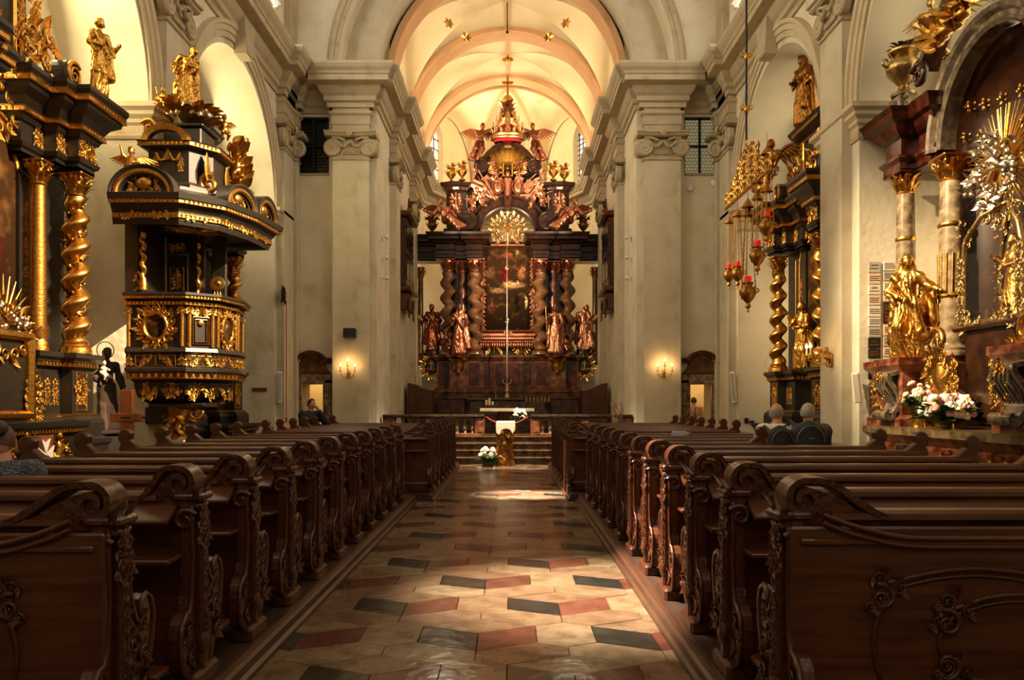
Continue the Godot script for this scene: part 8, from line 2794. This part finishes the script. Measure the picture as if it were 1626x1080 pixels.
	# hanging lamps on a gilded bar
	var bar := thing("lamp_bar", "gilded openwork bar hung from a rope over the right pews", "lamp hanger", Vector3(4.6, 5.65, -15.6))
	var bb := B.new()
	bb.tube([Vector3(0, 0, 1.45), Vector3(0, 0, -1.5)], 0.035, 8)
	for i in 13:
		var z := 1.35 - i * 0.23
		var h := 0.62 * exp(-pow((z - 0.0) / 0.9, 2.0)) + 0.12
		for k in int(h / 0.12) + 1:
			spiral(bb, Vector3(0, 0.08 + k * 0.13, z), Vector3(0, 0, 1 if (i + k) % 2 else -1), Vector3.UP, 0.085, 1.3, 0.022, k * 1.3)
			leaf(bb, Vector3(0, 0.06 + k * 0.13, z + 0.1), Vector3(0, 0.8, 0.6 if i % 2 else -0.6).normalized(), Vector3(-1, 0, 0), 0.16, 0.1, 0.3)
	part(bar, "openwork", bb, M.gold)
	var rp := B.new()
	rp.tube([Vector3(0, 0.7, 0), Vector3(0, 10.9, 0)], 0.022, 6)
	part(bar, "rope", rp, M.black_paint)
	for y in [1.55, 2.55]:
		var kn := B.new()
		kn.ball(Vector3(0, y, 0), Vector3(0.06, 0.08, 0.06), 8)
		for q in [-1.0, 1.0]: spiral(kn, Vector3(q * 0.07, y + 0.05, 0), Vector3(q, 0, 0), Vector3.UP, 0.07, 1.0, 0.02, 3.5)
		part(bar, "gilded_knot", kn, M.gold)
	var src := oil_lamp(1.0)
	src.name = numbered("sanctuary_lamp")
	var spots := [[-16.85, 4.25, 0.85, "farthest hanging lamp with red glass under the gilded bar"], [-16.2, 4.18, 0.9, "second hanging red-glass lamp from the far end of the bar"], [-15.5, 3.72, 1.15, "lowest and largest hanging lamp with red glass"], [-14.9, 4.3, 1.05, "hanging red-glass lamp just right of the lowest one"], [-14.35, 4.72, 1.0, "highest hanging red-glass lamp nearest the black altar"]]
	for i in spots.size():
		var q: Array = spots[i]
		var o: Node3D = src if i == 0 else copy(src, Vector3.ZERO, 0.0, q[3])
		tag(o, q[3], "lamp", "hanging lamps with red glass")
		o.position = Vector3(4.6, q[1], q[0])
		o.scale = Vector3.ONE * q[2]
		var hb := B.new()
		var y1: float = (5.3 - q[1]) / q[2]
		hb.lathe(V2([0.11, y1, 0.08, y1 + 0.05, 0.03, y1 + 0.12, 0.0, y1 + 0.16]), 12)
		for k in 3:
			var a := TAU * k / 3.0 + i
			chain(hb, Vector3(cos(a) * 0.13, 0.04, sin(a) * 0.13), Vector3(cos(a) * 0.05, y1, sin(a) * 0.05))
		hb.tube([Vector3(0, y1 + 0.14, 0), Vector3(0, y1 + 0.32 / q[2], 0)], 0.006, 4)
		part(o, "cap_and_chains", hb, M.gold_dull)
		omni("wick_light", Vector3(0, 0.17, 0), Color(1.0, 0.1, 0.04), 0.02, 0.03, o)
	# side balustrades between the pews and the chapels
	for s in [-1.0, 1.0]:
		var side := "left" if s < 0 else "right"
		for q in [[7.4, 13.4, "near"], [15.2, 20.7, "far"]]:
			balustrade("chapel_rail", "low stone balustrade before the %s %s chapel" % [q[2], side], Vector3(s * 4.78, 0, -q[0]), Vector3(s * 4.78, 0, -q[1]), 1.0, 26, [0.02, 0.5, 0.98], 0.0)
	# votive plaques on the pier beside the marble altar
	var rng := RandomNumberGenerator.new()
	rng.seed = 4
	var words := {2: "DÍKY", 9: "DÍKY", 0: "DĚKUJEME", 7: "GRACIAS", 20: "DÍKY"}
	var pi := 0
	for c in 3:
		var y := 3.95
		var r := 0
		while y > 1.05 and not (c == 2 and r > 3):
			var h := rng.randf_range(0.15, 0.2)
			var w := 0.2 if c < 2 else 0.18
			var dark := pi in [7, 8, 10, 21, 22]
			var m: Material = M.black_lacquer if dark and pi != 22 else (M.red_deep if pi == 22 else [M.plaque_white, M.plaque_white, M.plaque_grey, M.plaque_pink][rng.randi() % 4])
			var t := thing("votive_plaque", "%s votive plaque, %s from the top in %s column on right pier" % ["black" if dark else "pale stone", ["first", "second", "third", "fourth", "fifth", "sixth", "seventh", "eighth", "ninth", "tenth", "eleventh", "twelfth", "thirteenth", "fourteenth", "fifteenth", "sixteenth", "seventeenth"][r], ["the left", "the middle", "the rightmost"][c]], "plaque", Vector3(6.14 + c * 0.25, y - h * 0.5, -13.58), 0.0, "votive plaques on the right pier")
			var b := B.new()
			b.box(Vector3(0, 0, 0), Vector3(w, h - 0.015, 0.03), 0.004)
			part(t, "slab", b, m)
			var ink: Material = M.gold if dark else M.ink
			var lines := 3
			if words.has(pi):
				var tm := TextMesh.new()
				tm.text = words[pi]
				tm.font_size = 16
				tm.pixel_size = 0.0028 if words[pi].length() < 5 else 0.0016
				tm.depth = 0.003
				part(t, "lettering", tm, ink, Vector3(0, 0.03, 0.016))
				lines = 1
			var lb := B.new()
			for k in lines:
				var x := -w * 0.4
				var yy := 0.035 - k * 0.032 - (0.06 if lines == 1 else 0.0)
				while x < w * 0.36:
					var lw := rng.randf_range(0.01, 0.028)
					lb.box(Vector3(x + lw * 0.5, yy, 0.016), Vector3(lw, 0.014, 0.003))
					x += lw + 0.006
			part(t, "text_lines", lb, ink)
			y -= h
			r += 1
			pi += 1
	# oratory boxes on the choir walls
	for s in [-1.0, 1.0]:
		var t := thing("oratory_box", "dark carved oratory window high on the %s choir wall" % ("left" if s < 0 else "right"), "oratory", Vector3(s * 3.5, 0, -27.2), -s * PI * 0.5)
		var b := B.new()
		b.box(Vector3(0, 6.5, 0.12), Vector3(1.7, 2.2, 0.24), 0.02)
		b.box(Vector3(0, 5.3, 0.2), Vector3(2.0, 0.16, 0.4), 0.03)
		b.box(Vector3(0, 7.7, 0.2), Vector3(2.0, 0.16, 0.4), 0.03)
		b.box(Vector3(0, 4.9, 0.14), Vector3(1.4, 0.6, 0.28), 0.05)
		part(t, "casing", b, M.wood)
		for k in 4:
			var pb := B.new()
			pb.box(Vector3(-0.42 + (k % 2) * 0.84, 6.05 + (k / 2) * 0.95, 0.25), Vector3(0.7, 0.82, 0.02))
			part(t, "pane", pb, M.night_glass)
		var g := B.new()
		for q in [-1.0, 1.0]:
			relief(g, Vector3(q * 0.95, 6.5, 0.22), Vector3.RIGHT, Vector3.UP, 0.3, 2.2, 7, 9, true, 1.3)
			relief(g, Vector3(q * 0.6, 4.7, 0.3), Vector3.RIGHT, Vector3.UP, 0.3, 0.7, 8, 5, true, 1.3)
		relief(g, Vector3(0, 8.0, 0.25), Vector3.RIGHT, Vector3.UP, 1.6, 0.5, 9, 5, true, 1.3)
		part(t, "carved_ornament", g, M.bronze_dark)
	# small things lying on the pews
	var nb := B.new()
	nb.box(Vector3(0, 0.01, 0), Vector3(0.36, 0.02, 0.12), 0.004)
	top("song_book", nb, M.white_cloth, "open white booklet on a pew desk right of the aisle", "book", Vector3(2.05, 1.085, -12.36))
	var bt := thing("water_bottle", "clear plastic water bottle lying on a right pew desk", "bottle", Vector3(2.63, 1.12, -12.1), 0.1)
	var wbt := B.new()
	wbt.tube([Vector3(-0.14, 0.03, 0), Vector3(-0.12, 0.03, 0), Vector3(0.06, 0.03, 0), Vector3(0.1, 0.03, 0), Vector3(0.13, 0.03, 0)], [0.03, 0.034, 0.034, 0.015, 0.013], 12)
	part(bt, "bottle_body", wbt, M.bottle)
	var wc := B.new()
	wc.tube([Vector3(0.13, 0.03, 0), Vector3(0.155, 0.03, 0)], 0.016, 10)
	part(bt, "cap", wc, M.blue_cap)
	var sp := B.new()
	sp.lathe(V2([0.09, 0.0, 0.09, 0.06, 0.07, 0.11, 0.0, 0.12]), 14)
	var q1 := top("round_speaker", sp, M.black_paint, "small round black speaker on the far right chapel rail", "speaker", Vector3(4.72, 1.0, -17.7))
	copy(q1, Vector3(4.72, 1.0, -9.6), 0.0, "small round black speaker on the near right chapel rail")
	copy(q1, Vector3(-4.78, 1.0, -16.6), 0.0, "small round black speaker on the left chapel rail")
	# notice inside the left doorway
	var nt := B.new()
	nt.box(Vector3(0, 0, 0), Vector3(0.5, 1.5, 0.03), 0.005)
	var nn := top("notice_board", nt, M.plaque_white, "pale notice with lines of text inside the left doorway", "notice", Vector3(-5.3, 1.35, -24.9))
	var nl := B.new()
	for k in 22: nl.box(Vector3(-0.05 + 0.02 * (k % 3), 0.62 - k * 0.05, 0.017), Vector3(0.26 + 0.04 * (k % 4), 0.016, 0.003))
	part(nn, "text_lines", nl, M.ink)
